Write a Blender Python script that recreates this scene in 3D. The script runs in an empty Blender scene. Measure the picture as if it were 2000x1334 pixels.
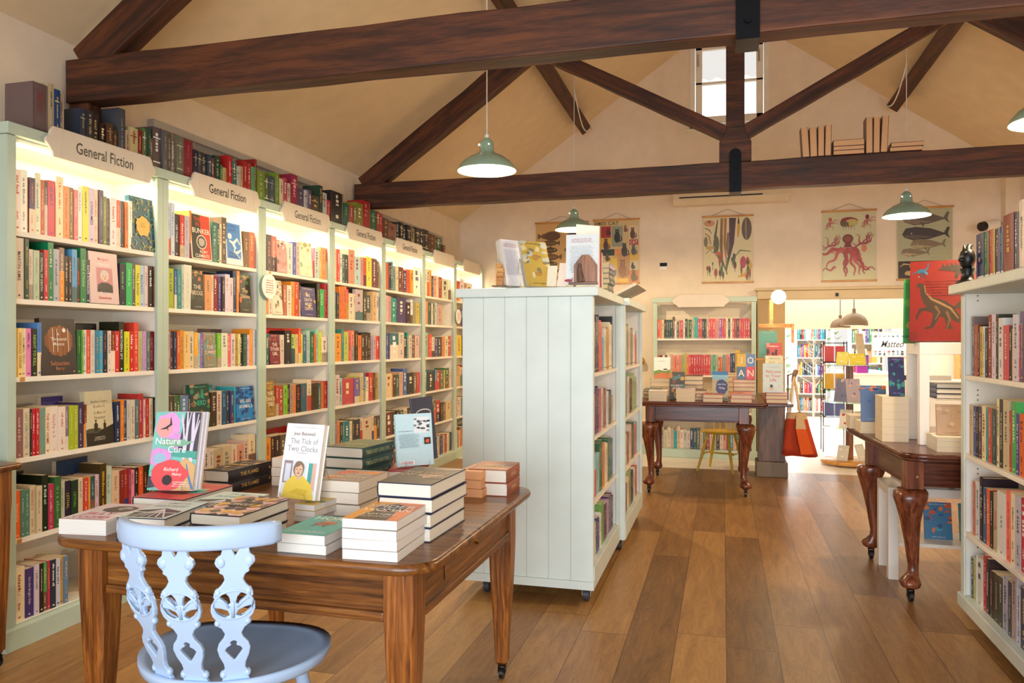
import bpy, math, random
from mathutils import Matrix, Vector
from mathutils.geometry import tessellate_polygon

# ------------------------------------------------------------------ camera, world, lights, exposure
S = bpy.context.scene
COL = S.collection
F, CH, HY, VPX = 1500.0, 1.4, 670.0, 1412.0          # focal length in pixels of the 2000 px wide frame
TH = math.atan((VPX - 1000) / F); SN, CN = math.sin(TH), math.cos(TH)
cam_d = bpy.data.cameras.new('camera'); cam = bpy.data.objects.new('camera', cam_d); COL.objects.link(cam)
cam.location = (0, 0, CH); cam.rotation_euler = (math.pi / 2, 0, TH)
cam_d.sensor_width = 36.0; cam_d.lens = 36.0 * F / 2000; cam_d.shift_y = (HY - 667) / 2000.0
cam_d.clip_start = 0.05
S.camera = cam
S.view_settings.view_transform = 'Standard'; S.view_settings.look = 'None'
S.view_settings.gamma = 1.0; S.view_settings.use_curve_mapping = False
S.view_settings.exposure = 0.38
try:
    S.cycles.max_bounces = 8; S.cycles.diffuse_bounces = 5; S.cycles.glossy_bounces = 3; S.cycles.transparent_max_bounces = 12
    S.cycles.sample_clamp_indirect = 6.0; S.cycles.caustics_reflective = False; S.cycles.caustics_refractive = False
except Exception: pass
W = bpy.data.worlds.new('daylight'); S.world = W; W.use_nodes = True
bg = W.node_tree.nodes['Background']; bg.inputs[0].default_value = (1.0, 0.97, 0.93, 1); bg.inputs[1].default_value = 0.7

def light(name, kind, loc, energy, color, rot=(0, 0, 0), **kw):
    d = bpy.data.lights.new(name, kind); d.energy = energy; d.color = color
    for k, v in kw.items(): setattr(d, k, v)
    o = bpy.data.objects.new(name, d); COL.objects.link(o); o.location = loc; o.rotation_euler = rot
    return o
R = math.radians
light('yard_daylight', 'AREA', (0.1, 11.6, 7.6), 350, (1, 1, 1), (R(70), 0, 0), shape='RECTANGLE', size=4, size_y=2)
# daylight from the shop front behind the photographer, and through the far room
light('shop_front_daylight', 'AREA', (0.5, -1.9, 1.35), 92, (0.86, 0.93, 1.0), (R(86), 0, 0), shape='RECTANGLE', size=4.5, size_y=1.7, spread=R(110))
light('far_room_daylight', 'AREA', (1.6, 12.3, 2.55), 115, (1.0, 0.97, 0.92), (0, 0, 0), shape='RECTANGLE', size=3.0, size_y=3.5)
light('far_window_daylight', 'AREA', (1.2, 17.0, 1.3), 120, (0.95, 0.98, 1.0), (R(-90), 0, 0), shape='RECTANGLE', size=3.0, size_y=2.4)

# ------------------------------------------------------------------ pixel helpers (photo frame 2000 x 1334 -> point in the room)
def ray(px, py):
    xc = (px - 1000) / F
    return Vector((xc * CN - SN, xc * SN + CN, -(py - HY) / F))
O = Vector((0, 0, CH))
def PZ(px, py, z): d = ray(px, py); return O + d * ((z - CH) / d.z)
def PX(px, py, x): d = ray(px, py); return O + d * (x / d.x)
def PY(px, py, y): d = ray(px, py); return O + d * (y / d.y)
def depth(p): return -p.x * SN + p.y * CN
def proj(p):
    zc = depth(p); return (1000 + F * (p.x * CN + p.y * SN) / zc, HY - F * (p.z - CH) / zc)

# ------------------------------------------------------------------ colours and materials
def lin(h):
    h = h.lstrip('#')
    if len(h) == 3: h = ''.join(c * 2 for c in h)
    o = []
    for i in (0, 2, 4):
        c = int(h[i:i + 2], 16) / 255
        o.append(c / 12.92 if c <= 0.04045 else ((c + 0.055) / 1.055) ** 2.4)
    return tuple(o)
def c4(h): return (*(lin(h) if isinstance(h, str) else h), 1.0)

def newmat(name):
    m = bpy.data.materials.new(name); m.use_nodes = True
    nt = m.node_tree; return m, nt, nt.nodes['Principled BSDF']
def N(nt, t, **kw):
    n = nt.nodes.new(t)
    for k, v in kw.items(): setattr(n, k, v)
    return n
def noise_coord(nt, scale, stretch=(1, 1, 1), detail=4, coord='Object'):
    tc = N(nt, 'ShaderNodeTexCoord'); mp = N(nt, 'ShaderNodeMapping'); mp.inputs['Scale'].default_value = stretch
    no = N(nt, 'ShaderNodeTexNoise'); no.inputs['Scale'].default_value = scale; no.inputs['Detail'].default_value = detail
    nt.links.new(tc.outputs[coord], mp.inputs[0]); nt.links.new(mp.outputs[0], no.inputs['Vector'])
    return no
def ramp(nt, fac, stops):
    r = N(nt, 'ShaderNodeValToRGB'); e = r.color_ramp.elements
    e[0].position, e[0].color = stops[0][0], c4(stops[0][1]); e[1].position, e[1].color = stops[-1][0], c4(stops[-1][1])
    for p, c in stops[1:-1]: x = e.new(p); x.color = c4(c)
    nt.links.new(fac, r.inputs[0]); return r
def bump(nt, bs, fac, strength=0.2, dist=0.002):
    b = N(nt, 'ShaderNodeBump'); b.inputs['Strength'].default_value = strength; b.inputs['Distance'].default_value = dist
    nt.links.new(fac, b.inputs['Height']); nt.links.new(b.outputs[0], bs.inputs['Normal'])
def paint(name, h, rough=0.5, var=0.04, scale=6):
    m, nt, bs = newmat(name); l = lin(h)
    no = noise_coord(nt, scale)
    r = ramp(nt, no.outputs[0], [(0.3, tuple(max(0, x * (1 - var)) for x in l)), (0.7, tuple(min(1, x * (1 + var)) for x in l))])
    nt.links.new(r.outputs[0], bs.inputs['Base Color']); bs.inputs['Roughness'].default_value = rough
    bump(nt, bs, no.outputs[0], 0.06, 0.001)
    return m
def metal(name, h, rough=0.35, metallic=1.0):
    m, nt, bs = newmat(name); no = noise_coord(nt, 30)
    r = ramp(nt, no.outputs[0], [(0.2, tuple(x * 0.85 for x in lin(h))), (0.8, lin(h))])
    nt.links.new(r.outputs[0], bs.inputs['Base Color']); bs.inputs['Roughness'].default_value = rough; bs.inputs['Metallic'].default_value = metallic
    return m
def wood(name, a, b, c, scale=3.0, stretch=(1, 12, 12), rough=0.42, bstr=0.25):
    m, nt, bs = newmat(name)
    no = noise_coord(nt, scale, stretch, 6); no.inputs['Distortion'].default_value = 0.6
    fine = noise_coord(nt, scale * 7, stretch, 3)
    mx = N(nt, 'ShaderNodeMath', operation='MULTIPLY_ADD'); mx.inputs[1].default_value = 0.35
    nt.links.new(fine.outputs[0], mx.inputs[0]); nt.links.new(no.outputs[0], mx.inputs[2])
    r = ramp(nt, mx.outputs[0], [(0.45, a), (0.66, b), (0.88, c)])
    nt.links.new(r.outputs[0], bs.inputs['Base Color']); bs.inputs['Roughness'].default_value = rough
    bump(nt, bs, mx.outputs[0], bstr, 0.002)
    return m
def attr_mat(name, rough=0.45, var=0.05, lines=False):
    m, nt, bs = newmat(name); at = N(nt, 'ShaderNodeAttribute', attribute_name='Col')
    no = noise_coord(nt, 60 if not lines else 1, (1, 1, 1) if not lines else (3, 3, 1100), 2)
    r = ramp(nt, no.outputs[0], [(0.3, (1 - var * (3 if lines else 1),) * 3), (0.7, (1, 1, 1))])
    mx = N(nt, 'ShaderNodeMix', data_type='RGBA', blend_type='MULTIPLY'); mx.inputs[0].default_value = 1
    nt.links.new(at.outputs['Color'], mx.inputs[6]); nt.links.new(r.outputs[0], mx.inputs[7])
    nt.links.new(mx.outputs[2], bs.inputs['Base Color']); bs.inputs['Roughness'].default_value = rough
    return m
def emit(name, h, s):
    m, nt, bs = newmat(name); bs.inputs['Base Color'].default_value = c4(h)
    bs.inputs['Emission Color'].default_value = c4(h); bs.inputs['Emission Strength'].default_value = s
    return m
def clear(name, tint='FFFFFF', op=0.12):
    m = bpy.data.materials.new(name); m.use_nodes = True; nt = m.node_tree; nt.nodes.clear()
    out = N(nt, 'ShaderNodeOutputMaterial'); tr = N(nt, 'ShaderNodeBsdfTransparent'); gl = N(nt, 'ShaderNodeBsdfGlossy'); mx = N(nt, 'ShaderNodeMixShader')
    tr.inputs[0].default_value = c4(tint); gl.inputs['Roughness'].default_value = 0.05
    lw = N(nt, 'ShaderNodeLayerWeight'); lw.inputs[0].default_value = 0.25
    ma = N(nt, 'ShaderNodeMath', operation='MULTIPLY_ADD'); ma.inputs[1].default_value = 0.6; ma.inputs[2].default_value = op
    nt.links.new(lw.outputs['Fresnel'], ma.inputs[0]); nt.links.new(ma.outputs[0], mx.inputs[0])
    nt.links.new(tr.outputs[0], mx.inputs[1]); nt.links.new(gl.outputs[0], mx.inputs[2]); nt.links.new(mx.outputs[0], out.inputs[0])
    return m
def floor_mat():
    m, nt, bs = newmat('oak_boards'); L = nt.links.new
    tc = N(nt, 'ShaderNodeTexCoord'); sp = N(nt, 'ShaderNodeSeparateXYZ'); L(tc.outputs['Object'], sp.inputs[0])
    def M(op, a, b=None, c=None):
        n = N(nt, 'ShaderNodeMath', operation=op)
        for i, v in enumerate((a, b, c)):
            if v is None: continue
            if isinstance(v, (int, float)): n.inputs[i].default_value = v
            else: L(v, n.inputs[i])
        return n.outputs[0]
    xs = M('DIVIDE', M('SUBTRACT', sp.outputs[0], 0.015), 0.228); ix = M('FLOOR', xs); fx = M('FRACT', xs)
    w1 = N(nt, 'ShaderNodeTexWhiteNoise', noise_dimensions='1D'); L(ix, w1.inputs['W'])
    ys = M('ADD', M('DIVIDE', sp.outputs[1], 2.1), M('MULTIPLY', w1.outputs[0], 7.3)); iy = M('FLOOR', ys); fy = M('FRACT', ys)
    cb = N(nt, 'ShaderNodeCombineXYZ'); L(ix, cb.inputs[0]); L(iy, cb.inputs[1])
    w2 = N(nt, 'ShaderNodeTexWhiteNoise', noise_dimensions='2D'); L(cb.outputs[0], w2.inputs['Vector'])
    # grain: stretched along Y, shifted per board
    cb2 = N(nt, 'ShaderNodeCombineXYZ'); L(M('MULTIPLY', sp.outputs[0], 14), cb2.inputs[0]); L(M('MULTIPLY', sp.outputs[1], 1.6), cb2.inputs[1]); L(M('MULTIPLY', w2.outputs[0], 40), cb2.inputs[2])
    g = N(nt, 'ShaderNodeTexNoise'); g.inputs['Scale'].default_value = 1.3; g.inputs['Detail'].default_value = 5; g.inputs['Distortion'].default_value = 1.4; L(cb2.outputs[0], g.inputs['Vector'])
    wv = N(nt, 'ShaderNodeMath', operation='SINE'); L(M('MULTIPLY', g.outputs[0], 70), wv.inputs[0])
    t = M('ADD', M('MULTIPLY', w2.outputs[0], 0.42), M('ADD', M('MULTIPLY', g.outputs[0], 0.55), M('MULTIPLY', wv.outputs[0], 0.06)))
    r = ramp(nt, t, [(0.1, '604327'), (0.4, '8E653A'), (0.65, 'AC804A'), (0.95, 'C89C5E')])
    # joints
    ex = M('LESS_THAN', M('MINIMUM', fx, M('SUBTRACT', 1.0, fx)), 0.008); ey = M('LESS_THAN', M('MINIMUM', fy, M('SUBTRACT', 1.0, fy)), 0.0012)
    e = M('MAXIMUM', ex, ey)
    mx = N(nt, 'ShaderNodeMix', data_type='RGBA'); L(M('MULTIPLY', e, 0.75), mx.inputs[0]); L(r.outputs[0], mx.inputs[6]); mx.inputs[7].default_value = c4('2E1C0E')
    L(mx.outputs[2], bs.inputs['Base Color']); bs.inputs['Roughness'].default_value = 0.36
    bump(nt, bs, M('SUBTRACT', g.outputs[0], e), 0.15, 0.002)
    return m

MT = {
 'wall': paint('warm_white_plaster', 'F2E2CC', 0.8), 'ceil': paint('cream_plaster', 'E6D0AC', 0.85),
 'sage': paint('sage_paint', 'B9CCBC', 0.45), 'aqua': paint('pale_aqua_paint', 'D6E0D9', 0.42), 'white': paint('white_paint', 'F3EDE0', 0.5),
 'cream': paint('cream_panel', 'E6D6BC', 0.55), 'sign': paint('painted_sign_board', 'DDD2C2', 0.55), 'lack': paint('white_laminate', 'F2EEE6', 0.4, 0.01),
 'blue': paint('pale_blue_gloss', 'AFC8E8', 0.25, 0.04), 'yellow': paint('mustard_paint', 'C9A22A', 0.4), 'tan': paint('tan_paint', 'C2A272', 0.6),
 'grey': paint('grey_paint', 'B9B3A8', 0.6), 'taupe': paint('taupe_paint', '7A6A56', 0.5), 'hfloor': paint('pale_stone_floor', 'EFE8DC', 0.35),
 'beam': wood('dark_stained_beam', '1E0D05', '43200F', '653518', 1.8, (1, 12, 12), 0.6, 0.3),
 'oakx': wood('varnished_oak_lengthwise', '381D0A', '6C3F18', '94602C', 2.2, (1, 22, 22), 0.28, .12), 'oaky': wood('varnished_oak_crosswise', '381D0A', '6C3F18', '94602C', 2.2, (22, 1, 22), 0.28, .12), 'oakz': wood('varnished_oak_upright', '45220A', '7C461A', 'AE6C30', 2.4, (26, 26, 1), 0.3, .15),
 'mahx': wood('dark_mahogany_lengthwise', '2A1008', '55281A', '733F28', 2.6, (1, 16, 16), 0.25, .1), 'mahy': wood('dark_mahogany_crosswise', '2A1008', '55281A', '733F28', 2.6, (16, 1, 16), 0.25, .1), 'mahz': wood('dark_mahogany_upright', '3A180C', '6E3822', '905436', 2.6, (16, 16, 1), 0.25, .1),
 'pine': wood('honey_pine', 'A86A2A', 'C98D44', 'DDA860', 3, (1, 8, 8), 0.4), 'walnut': wood('panelled_walnut', '4A3426', '6A4E3A', '826450', 3, (12, 12, 1), 0.4),
 'iron': metal('black_iron', '15161A', 0.4, 0.8), 'steel': metal('steel', 'C8C8C8', 0.25), 'brass': metal('aged_brass', 'A07A3A', 0.3), 'rubber': paint('dark_rubber', '3A3B40', 0.5),
 'enamel': paint('sage_green_enamel', '8FA892', 0.2), 'black': paint('black_plastic', '17171A', 0.4), 'cord': paint('white_cord', 'E8E4DC', 0.5),
 'print': attr_mat('printed_card', 0.4), 'pages': attr_mat('paper_pages', 0.7, 0.05, True), 'cloth': attr_mat('cloth', 0.85, 0.12),
 'shade_in': emit('lit_white_enamel', 'FFF4DC', 1.6), 'bulb': emit('lit_bulb', 'FFEFD0', 25), 'led': emit('led_strip', 'FFF0D0', 4.5),
 'clear': clear('clear_acrylic'), 'glass': clear('window_glass', 'FFFFFF', 0.03), 'gshelf': clear('glass_shelf_green', 'DDEBE0', 0.1), 'floor': floor_mat(),
 'sky': None, 'leaf': paint('green_leaf', '7FAE6A', 0.6),
}

# ------------------------------------------------------------------ mesh builder
class MB:
    def __init__(s, col='FFF'): s.v = []; s.f = []; s.c = []; s.M = Matrix.Identity(4); s.col = lin(col); s.sm = []
    def k(s, h): s.col = lin(h) if isinstance(h, str) else h; return s
    def add(s, vs, fs, col=None, smooth=False):
        n = len(s.v); s.v += [s.M @ Vector(p) for p in vs]; cc = s.col if col is None else (lin(col) if isinstance(col, str) else col)
        for f in fs: s.f.append(tuple(i + n for i in f)); s.c.append(cc); s.sm.append(smooth)
        return s
    def box(s, x0, x1, y0, y1, z0, z1, col=None):
        return s.add([(x0, y0, z0), (x1, y0, z0), (x1, y1, z0), (x0, y1, z0), (x0, y0, z1), (x1, y0, z1), (x1, y1, z1), (x0, y1, z1)],
                     [(0, 3, 2, 1), (4, 5, 6, 7), (0, 1, 5, 4), (1, 2, 6, 5), (2, 3, 7, 6), (3, 0, 4, 7)], col)
    def prism(s, poly, y0, y1, plane='xz', col=None, smooth=False):      # polygon in a plane, extruded along the third axis
        def P(a, b, c): return {'xz': (a, c, b), 'xy': (a, b, c), 'yz': (c, a, b)}[plane]
        n = len(poly); vs = [P(a, b, y0) for a, b in poly] + [P(a, b, y1) for a, b in poly]
        tri = tessellate_polygon([[Vector((a, b, 0)) for a, b in poly]])
        fs = [tuple(t) for t in tri] + [tuple(i + n for i in reversed(t)) for t in tri]
        s.add(vs, fs, col)
        s.add(vs, [(i, (i + 1) % n, (i + 1) % n + n, i + n) for i in range(n)], col, smooth)
        return s
    def tube(s, pts, r, seg=8, col=None, caps=True):
        pts = [Vector(p) for p in pts]; rs = r if isinstance(r, (list, tuple)) else [r] * len(pts)
        vs = []; up = Vector((0, 0, 1))
        for i, p in enumerate(pts):
            d = (pts[min(i + 1, len(pts) - 1)] - pts[max(i - 1, 0)]).normalized()
            a = d.cross(up if abs(d.z) < 0.95 else Vector((1, 0, 0))).normalized(); b = d.cross(a)
            for j in range(seg):
                t = 2 * math.pi * j / seg; vs.append(p + (a * math.cos(t) + b * math.sin(t)) * rs[i])
        fs = [(i * seg + j, i * seg + (j + 1) % seg, (i + 1) * seg + (j + 1) % seg, (i + 1) * seg + j) for i in range(len(pts) - 1) for j in range(seg)]
        s.add(vs, fs, col, True)
        if caps: s.add([vs[j] for j in range(seg)], [tuple(range(seg))], col); s.add([vs[-seg + j] for j in range(seg)], [tuple(reversed(range(seg)))], col)
        return s
    def lathe(s, prof, c=(0, 0, 0), seg=24, col=None):                   # prof: (r, z)
        vs = [(c[0] + r * math.cos(2 * math.pi * j / seg), c[1] + r * math.sin(2 * math.pi * j / seg), c[2] + z) for r, z in prof for j in range(seg)]
        fs = [(i * seg + j, i * seg + (j + 1) % seg, (i + 1) * seg + (j + 1) % seg, (i + 1) * seg + j) for i in range(len(prof) - 1) for j in range(seg)]
        return s.add(vs, fs, col, True)
    def ball(s, c, rx, ry, rz, seg=14, col=None):
        vs = []; n = seg // 2
        for i in range(n + 1):
            a = math.pi * i / n
            for j in range(seg): t = 2 * math.pi * j / seg; vs.append((c[0] + rx * math.sin(a) * math.cos(t), c[1] + ry * math.sin(a) * math.sin(t), c[2] + rz * math.cos(a)))
        fs = [(i * seg + j, (i + 1) * seg + j, (i + 1) * seg + (j + 1) % seg, i * seg + (j + 1) % seg) for i in range(n) for j in range(seg)]
        return s.add(vs, fs, col, True)
    def build(s, name, mat, parent=None, M=None, bevel=0, fixn=False):
        me = bpy.data.meshes.new(name); me.from_pydata([tuple(p) for p in s.v], [], s.f)
        at = me.color_attributes.new('Col', 'FLOAT_COLOR', 'CORNER'); buf = []
        for p, cc in zip(me.polygons, s.c): buf += [cc[0], cc[1], cc[2], 1.0] * p.loop_total
        at.data.foreach_set('color', buf)
        me.polygons.foreach_set('use_smooth', s.sm)
        if fixn:
            import bmesh
            bm = bmesh.new(); bm.from_mesh(me); bmesh.ops.remove_doubles(bm, verts=bm.verts, dist=1e-5); bmesh.ops.recalc_face_normals(bm, faces=bm.faces); bm.to_mesh(me); bm.free()
        me.update()
        o = bpy.data.objects.new(name, me); COL.objects.link(o)
        me.materials.append(MT[mat] if isinstance(mat, str) else mat)
        if parent: o.parent = parent
        if M is not None: o.matrix_local = M
        if bevel:
            b = o.modifiers.new('bevel', 'BEVEL'); b.width = bevel; b.segments = 2; b.limit_method = 'ANGLE'; b.angle_limit = R(40)
        return o
def tag(o, label=None, cat=None, group=None, kind=None):
    for k, v in (('label', label), ('category', cat), ('group', group), ('kind', kind)):
        if v: o[k] = v
    return o
def thing(name, label, cat, loc=(0, 0, 0), rotz=0, group=None, M=None):
    o = bpy.data.objects.new(name, None); COL.objects.link(o); o.empty_display_size = 0.1
    if M is not None: o.matrix_world = M
    else: o.location = loc; o.rotation_euler = (0, 0, rotz)
    return tag(o, label, cat, group)
def box(name, mat, x0, x1, y0, y1, z0, z1, parent=None, bevel=0):
    return MB().box(x0, x1, y0, y1, z0, z1).build(name, mat, parent, bevel=bevel)
def struct(o): o['kind'] = 'structure'; return o
def frame(o, a, b, c):                                                   # matrix with columns a, b, c and origin o
    a, b, c = Vector(a), Vector(b), Vector(c)
    return Matrix(((a.x, b.x, c.x, o[0]), (a.y, b.y, c.y, o[1]), (a.z, b.z, c.z, o[2]), (0, 0, 0, 1)))
def copy_tree(o, parent=None):
    n = o.copy(); COL.objects.link(n)
    if parent: n.parent = parent
    for ch in list(o.children): copy_tree(ch, n)
    return n

# ------------------------------------------------------------------ lettering and flat art
_TX = {}
def text_geo(t):
    if t not in _TX:
        cu = bpy.data.curves.new('t', 'FONT'); cu.body = t; cu.resolution_u = 2; cu.size = 1; cu.offset = 0.008
        ob = bpy.data.objects.new('t', cu); COL.objects.link(ob)
        dg = bpy.context.evaluated_depsgraph_get(); me = bpy.data.meshes.new_from_object(ob.evaluated_get(dg))
        vs = [(v.co.x, v.co.y) for v in me.vertices]; fs = [tuple(p.vertices) for p in me.polygons]
        bpy.data.objects.remove(ob); bpy.data.curves.remove(cu); bpy.data.meshes.remove(me)
        if vs: x0 = min(v[0] for v in vs); x1 = max(v[0] for v in vs); y0 = min(v[1] for v in vs); y1 = max(v[1] for v in vs)
        else: x0 = x1 = y0 = y1 = 0
        _TX[t] = (vs, fs, x0, x1, y0, y1)
    return _TX[t]
class Art:
    """flat print on a rectangle w x h; every layer a hair above the one before"""
    def __init__(s, w, h, M): s.w, s.h = w, h; s.mb = MB(); s.mb.M = M; s.z = 0.0003
    def _z(s): s.z += 0.00012; return s.z
    def rect(s, x0, y0, x1, y1, col):
        z = s._z(); x0, x1, y0, y1 = x0 * s.w, x1 * s.w, y0 * s.h, y1 * s.h
        s.mb.add([(x0, y0, z), (x1, y0, z), (x1, y1, z), (x0, y1, z)], [(0, 1, 2, 3)], col); return s
    def poly(s, pts, col):
        z = s._z(); pts = [(min(max(x, 0), 1) * s.w, min(max(y, 0), 1) * s.h) for x, y in pts]
        tri = tessellate_polygon([[Vector((a, b, 0)) for a, b in pts]])
        fs = []
        for t in tri:
            p, q, r_ = (pts[i] for i in t)
            fs.append(tuple(t) if (q[0] - p[0]) * (r_[1] - p[1]) - (q[1] - p[1]) * (r_[0] - p[0]) > 0 else tuple(reversed(t)))
        s.mb.add([(a, b, z) for a, b in pts], fs, col); return s
    def ell(s, cx, cy, rx, ry, col, n=18, a0=0, rot=0, wob=0, seed=1):
        rg = random.Random(seed); pts = []
        for i in range(n):
            t = a0 + 2 * math.pi * i / n; k = 1 + rg.uniform(-wob, wob); x = rx * k * math.cos(t); y = ry * k * math.sin(t) * s.h / s.w
            xx = x * math.cos(rot) - y * math.sin(rot); yy = (x * math.sin(rot) + y * math.cos(rot)) * s.w / s.h
            pts.append((cx + xx, cy + yy))
        return s.poly(pts, col)
    def line(s, pts, wd, col):                                            # wd in fraction of width; may be a list
        z = s._z(); P = [Vector((x * s.w, y * s.h)) for x, y in pts]; n = len(P)
        ws = wd if isinstance(wd, (list, tuple)) else [wd] * n; vs = []
        for i, p in enumerate(P):
            d = (P[min(i + 1, n - 1)] - P[max(i - 1, 0)]); d = d.normalized() if d.length else Vector((1, 0)); nn = Vector((-d.y, d.x)) * ws[i] * s.w / 2
            for q in (p - nn, p + nn): vs.append((min(max(q.x, 0), s.w), min(max(q.y, 0), s.h), z))
        s.mb.add(vs, [(2 * i, 2 * i + 2, 2 * i + 3, 2 * i + 1) for i in range(n - 1)], col); return s
    def text(s, t, cx, cy, size, col, maxw=0.9, sy=1.0, slant=0):
        vs, fs, x0, x1, y0, y1 = text_geo(t)
        if not vs: return s
        k = size * s.h / max(y1 - y0, 0.01); kx = min(k, maxw * s.w / max(x1 - x0, 0.01)); z = s._z()
        ox = cx * s.w - (x0 + x1) / 2 * kx; oy = cy * s.h - (y0 + y1) / 2 * k * sy
        s.mb.add([(ox + a * kx + slant * b * k, oy + b * k * sy, z) for a, b in vs], fs, col); return s
    def words(s, x0, x1, y, hgt, col, rg, lines=1, gap=1.8):             # illegible small print as tiny marks
        for l in range(lines):
            x = x0 + (rg.uniform(0, .06) if lines > 1 else 0); z = s._z(); end = x1 - (rg.uniform(0, .12) if lines > 1 else 0)
            while x < end:
                w = min(rg.uniform(.25, .75) * hgt * s.h / s.w, end - x); yy = y - l * hgt * gap; k = rg.choice((.7, .7, 1))
                s.mb.add([(x * s.w, yy * s.h, z), ((x + w) * s.w, yy * s.h, z), ((x + w) * s.w, (yy + hgt * k) * s.h, z), (x * s.w, (yy + hgt * k) * s.h, z)], [(0, 1, 2, 3)], col)
                x += w + (.25 if rg.random() > .18 else .8) * hgt * s.h / s.w
        return s
    def done(s, name, parent): return s.mb.build(name, 'print', parent)

# ------------------------------------------------------------------ books
BOOKS = []                                                              # every shelf book first becomes a record here
def book_geo(M, w, l, t, col, hard, bands, pcol, mbc, mbp):
    """a: spine to fore-edge, b: foot to head, c: back to front cover"""
    mbc.M = M; mbp.M = M; o = 0.003 if hard else 0.0; bt = 0.0028 if hard else 0.0009
    c = lin(col)
    mbc.box(0.001, w, 0, l, 0, bt, c); mbc.box(0.001, w, 0, l, t - bt, t, c)
    segs = sorted(bands) + [(1.0, col)]; b0 = 0.0
    n = 5 if hard else 1
    for fr, bc in segs:
        y0, y1 = b0 * l, fr * l; b0 = fr
        if y1 - y0 < 1e-4: continue
        bc = lin(bc) if isinstance(bc, str) else bc
        if hard:
            pr = [(0.004 - 0.004 * math.sin(math.pi * i / n) * 1.0, t * i / n) for i in range(n + 1)]
            vs = [(a, y0, cc) for a, cc in pr] + [(a, y1, cc) for a, cc in pr]
            m = n + 1
            mbc.add(vs, [(i, i + m, i + 1 + m, i + 1) for i in range(n)], bc, True)
            vs = [(a + .0025, y0, cc) for a, cc in pr] + [(a + .0025, y1, cc) for a, cc in pr]
            mbc.add(vs, [(i, i + 1, i + 1 + m, i + m) for i in range(n)], bc, True)
        else: mbc.box(0, 0.0012, y0, y1, 0, t, bc)
    mbp.box(0.0015 + (0.002 if hard else 0), w - o - 0.0003, o + 0.0003, l - o - 0.0003, bt, t - bt, pcol)
def spine_art(M, w, l, t, col, tcol, title, rg, mb):
    # u runs down the spine, v to the reader's right
    A = Art(l, t, M @ frame((-0.0005, l, 0), (0, -1, 0), (0, 0, 1), (-1, 0, 0)))
    A.mb = mb; mb.M = M @ frame((-0.0006, l, 0), (0, -1, 0), (0, 0, 1), (-1, 0, 0))
    if title: A.text(title, 0.46, 0.5, min(0.55, 0.016 / t), tcol, 0.74)
    else:
        hgt = rg.uniform(.22, .42); a = rg.uniform(.08, .2)
        A.words(a, a + rg.uniform(.3, .5), .5 - hgt / 2, hgt, tcol, rg)
        if rg.random() < .6: A.words(.68, .68 + rg.uniform(.1, .18), .38, .22, tcol, rg)
    A.ell(0.94, 0.5, 0.018, min(.25, .006 / t), tcol, 6)
def make_book(M, w, l, t, col, label, tcol='FFF', title='', hard=False, bands=(), pcol='EFE6D2', group=None, art=None, spine=True, seed=0):
    rg = random.Random(seed)
    root = thing('book', label, 'book', group=group, M=M)
    c, p = MB(), MB(); book_geo(Matrix.Identity(4), w, l, t, col, hard, bands, pcol, c, p)
    c.build('cover', 'print', root); p.build('page_block', 'pages', root)
    if spine:
        mb = MB(); spine_art(Matrix.Identity(4), w, l, t, col, tcol, title, rg, mb); mb.build('spine_lettering', 'print', root)
    if art:
        A = Art(w, l, frame((0, 0, t), (1, 0, 0), (0, 1, 0), (0, 0, 1))); art(A, rg); A.done('cover_artwork', root)
    return root
NAMES = [('white', 'F8F4EE'), ('cream', 'EADCBC'), ('black', '1C1A1A'), ('grey', '888888'), ('pale grey', 'C0C0C0'), ('red', 'C02828'), ('coral red', 'E06048'), ('orange', 'E88430'), ('yellow', 'E8D838'),
 ('lime green', 'A8C030'), ('green', '38883C'), ('dark green', '284C34'), ('teal', '308888'), ('pale green', 'B4CCA0'), ('sky blue', '60A8D0'), ('blue', '3858A0'), ('navy blue', '222C50'), ('purple', '584080'),
 ('lilac', 'C0A8D0'), ('pink', 'E084A0'), ('pale pink', 'E8C0C0'), ('maroon', '782028'), ('dark brown', '452C22'), ('brown', '80603C'), ('tan', 'C09868'), ('peach', 'F0B080'), ('slate grey', '586068'), ('pale blue', 'B0C8DC')]
_NL = [(n, tuple(int(h[i:i + 2], 16) for i in (0, 2, 4))) for n, h in NAMES]
def cname(h):
    h = ''.join(c * 2 for c in h) if len(h) == 3 else h; r = tuple(int(h[i:i + 2], 16) for i in (0, 2, 4))
    return min(_NL, key=lambda x: sum((a - b) ** 2 * k for a, b, k in zip(x[1], r, (2, 4, 1.5))))[0]
ORD = ['', 'first', 'second', 'third', 'fourth', 'fifth', 'sixth', 'seventh', 'eighth', 'ninth', 'tenth', 'eleventh', 'twelfth', 'thirteenth', 'fourteenth', 'fifteenth', 'sixteenth', 'seventeenth', 'eighteenth', 'nineteenth', 'twentieth',
       'twenty-first', 'twenty-second', 'twenty-third', 'twenty-fourth', 'twenty-fifth', 'twenty-sixth', 'twenty-seventh', 'twenty-eighth', 'twenty-ninth', 'thirtieth', 'thirty-first', 'thirty-second', 'thirty-third', 'thirty-fourth', 'thirty-fifth', 'thirty-sixth']
def record(M, w, l, t, col, where, group, n, tcol=None, title='', hard=False, bands=(), pcol='EFE0C4', vis=1.0, lean=0):
    p = M.translation; c = Vector(p) + Vector((0, 0, l / 2)); zc = max(depth(c), .5)
    up = (M.to_3x3() @ Vector((0, 0, 1))); a, b = proj(Vector(p)), proj(Vector(p) + up * t)
    area = abs(a[0] - b[0]) * (F * l / zc) * vis
    x, y = proj(c)
    if x < -5 or x > 2003 or y > 1340 or y < -10: area = 0
    BOOKS.append(dict(M=M, w=w, l=l, t=t, col=col, where=where, group=group, n=n, tcol=tcol, title=title, hard=hard, bands=bands, pcol=pcol, area=area))
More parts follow.
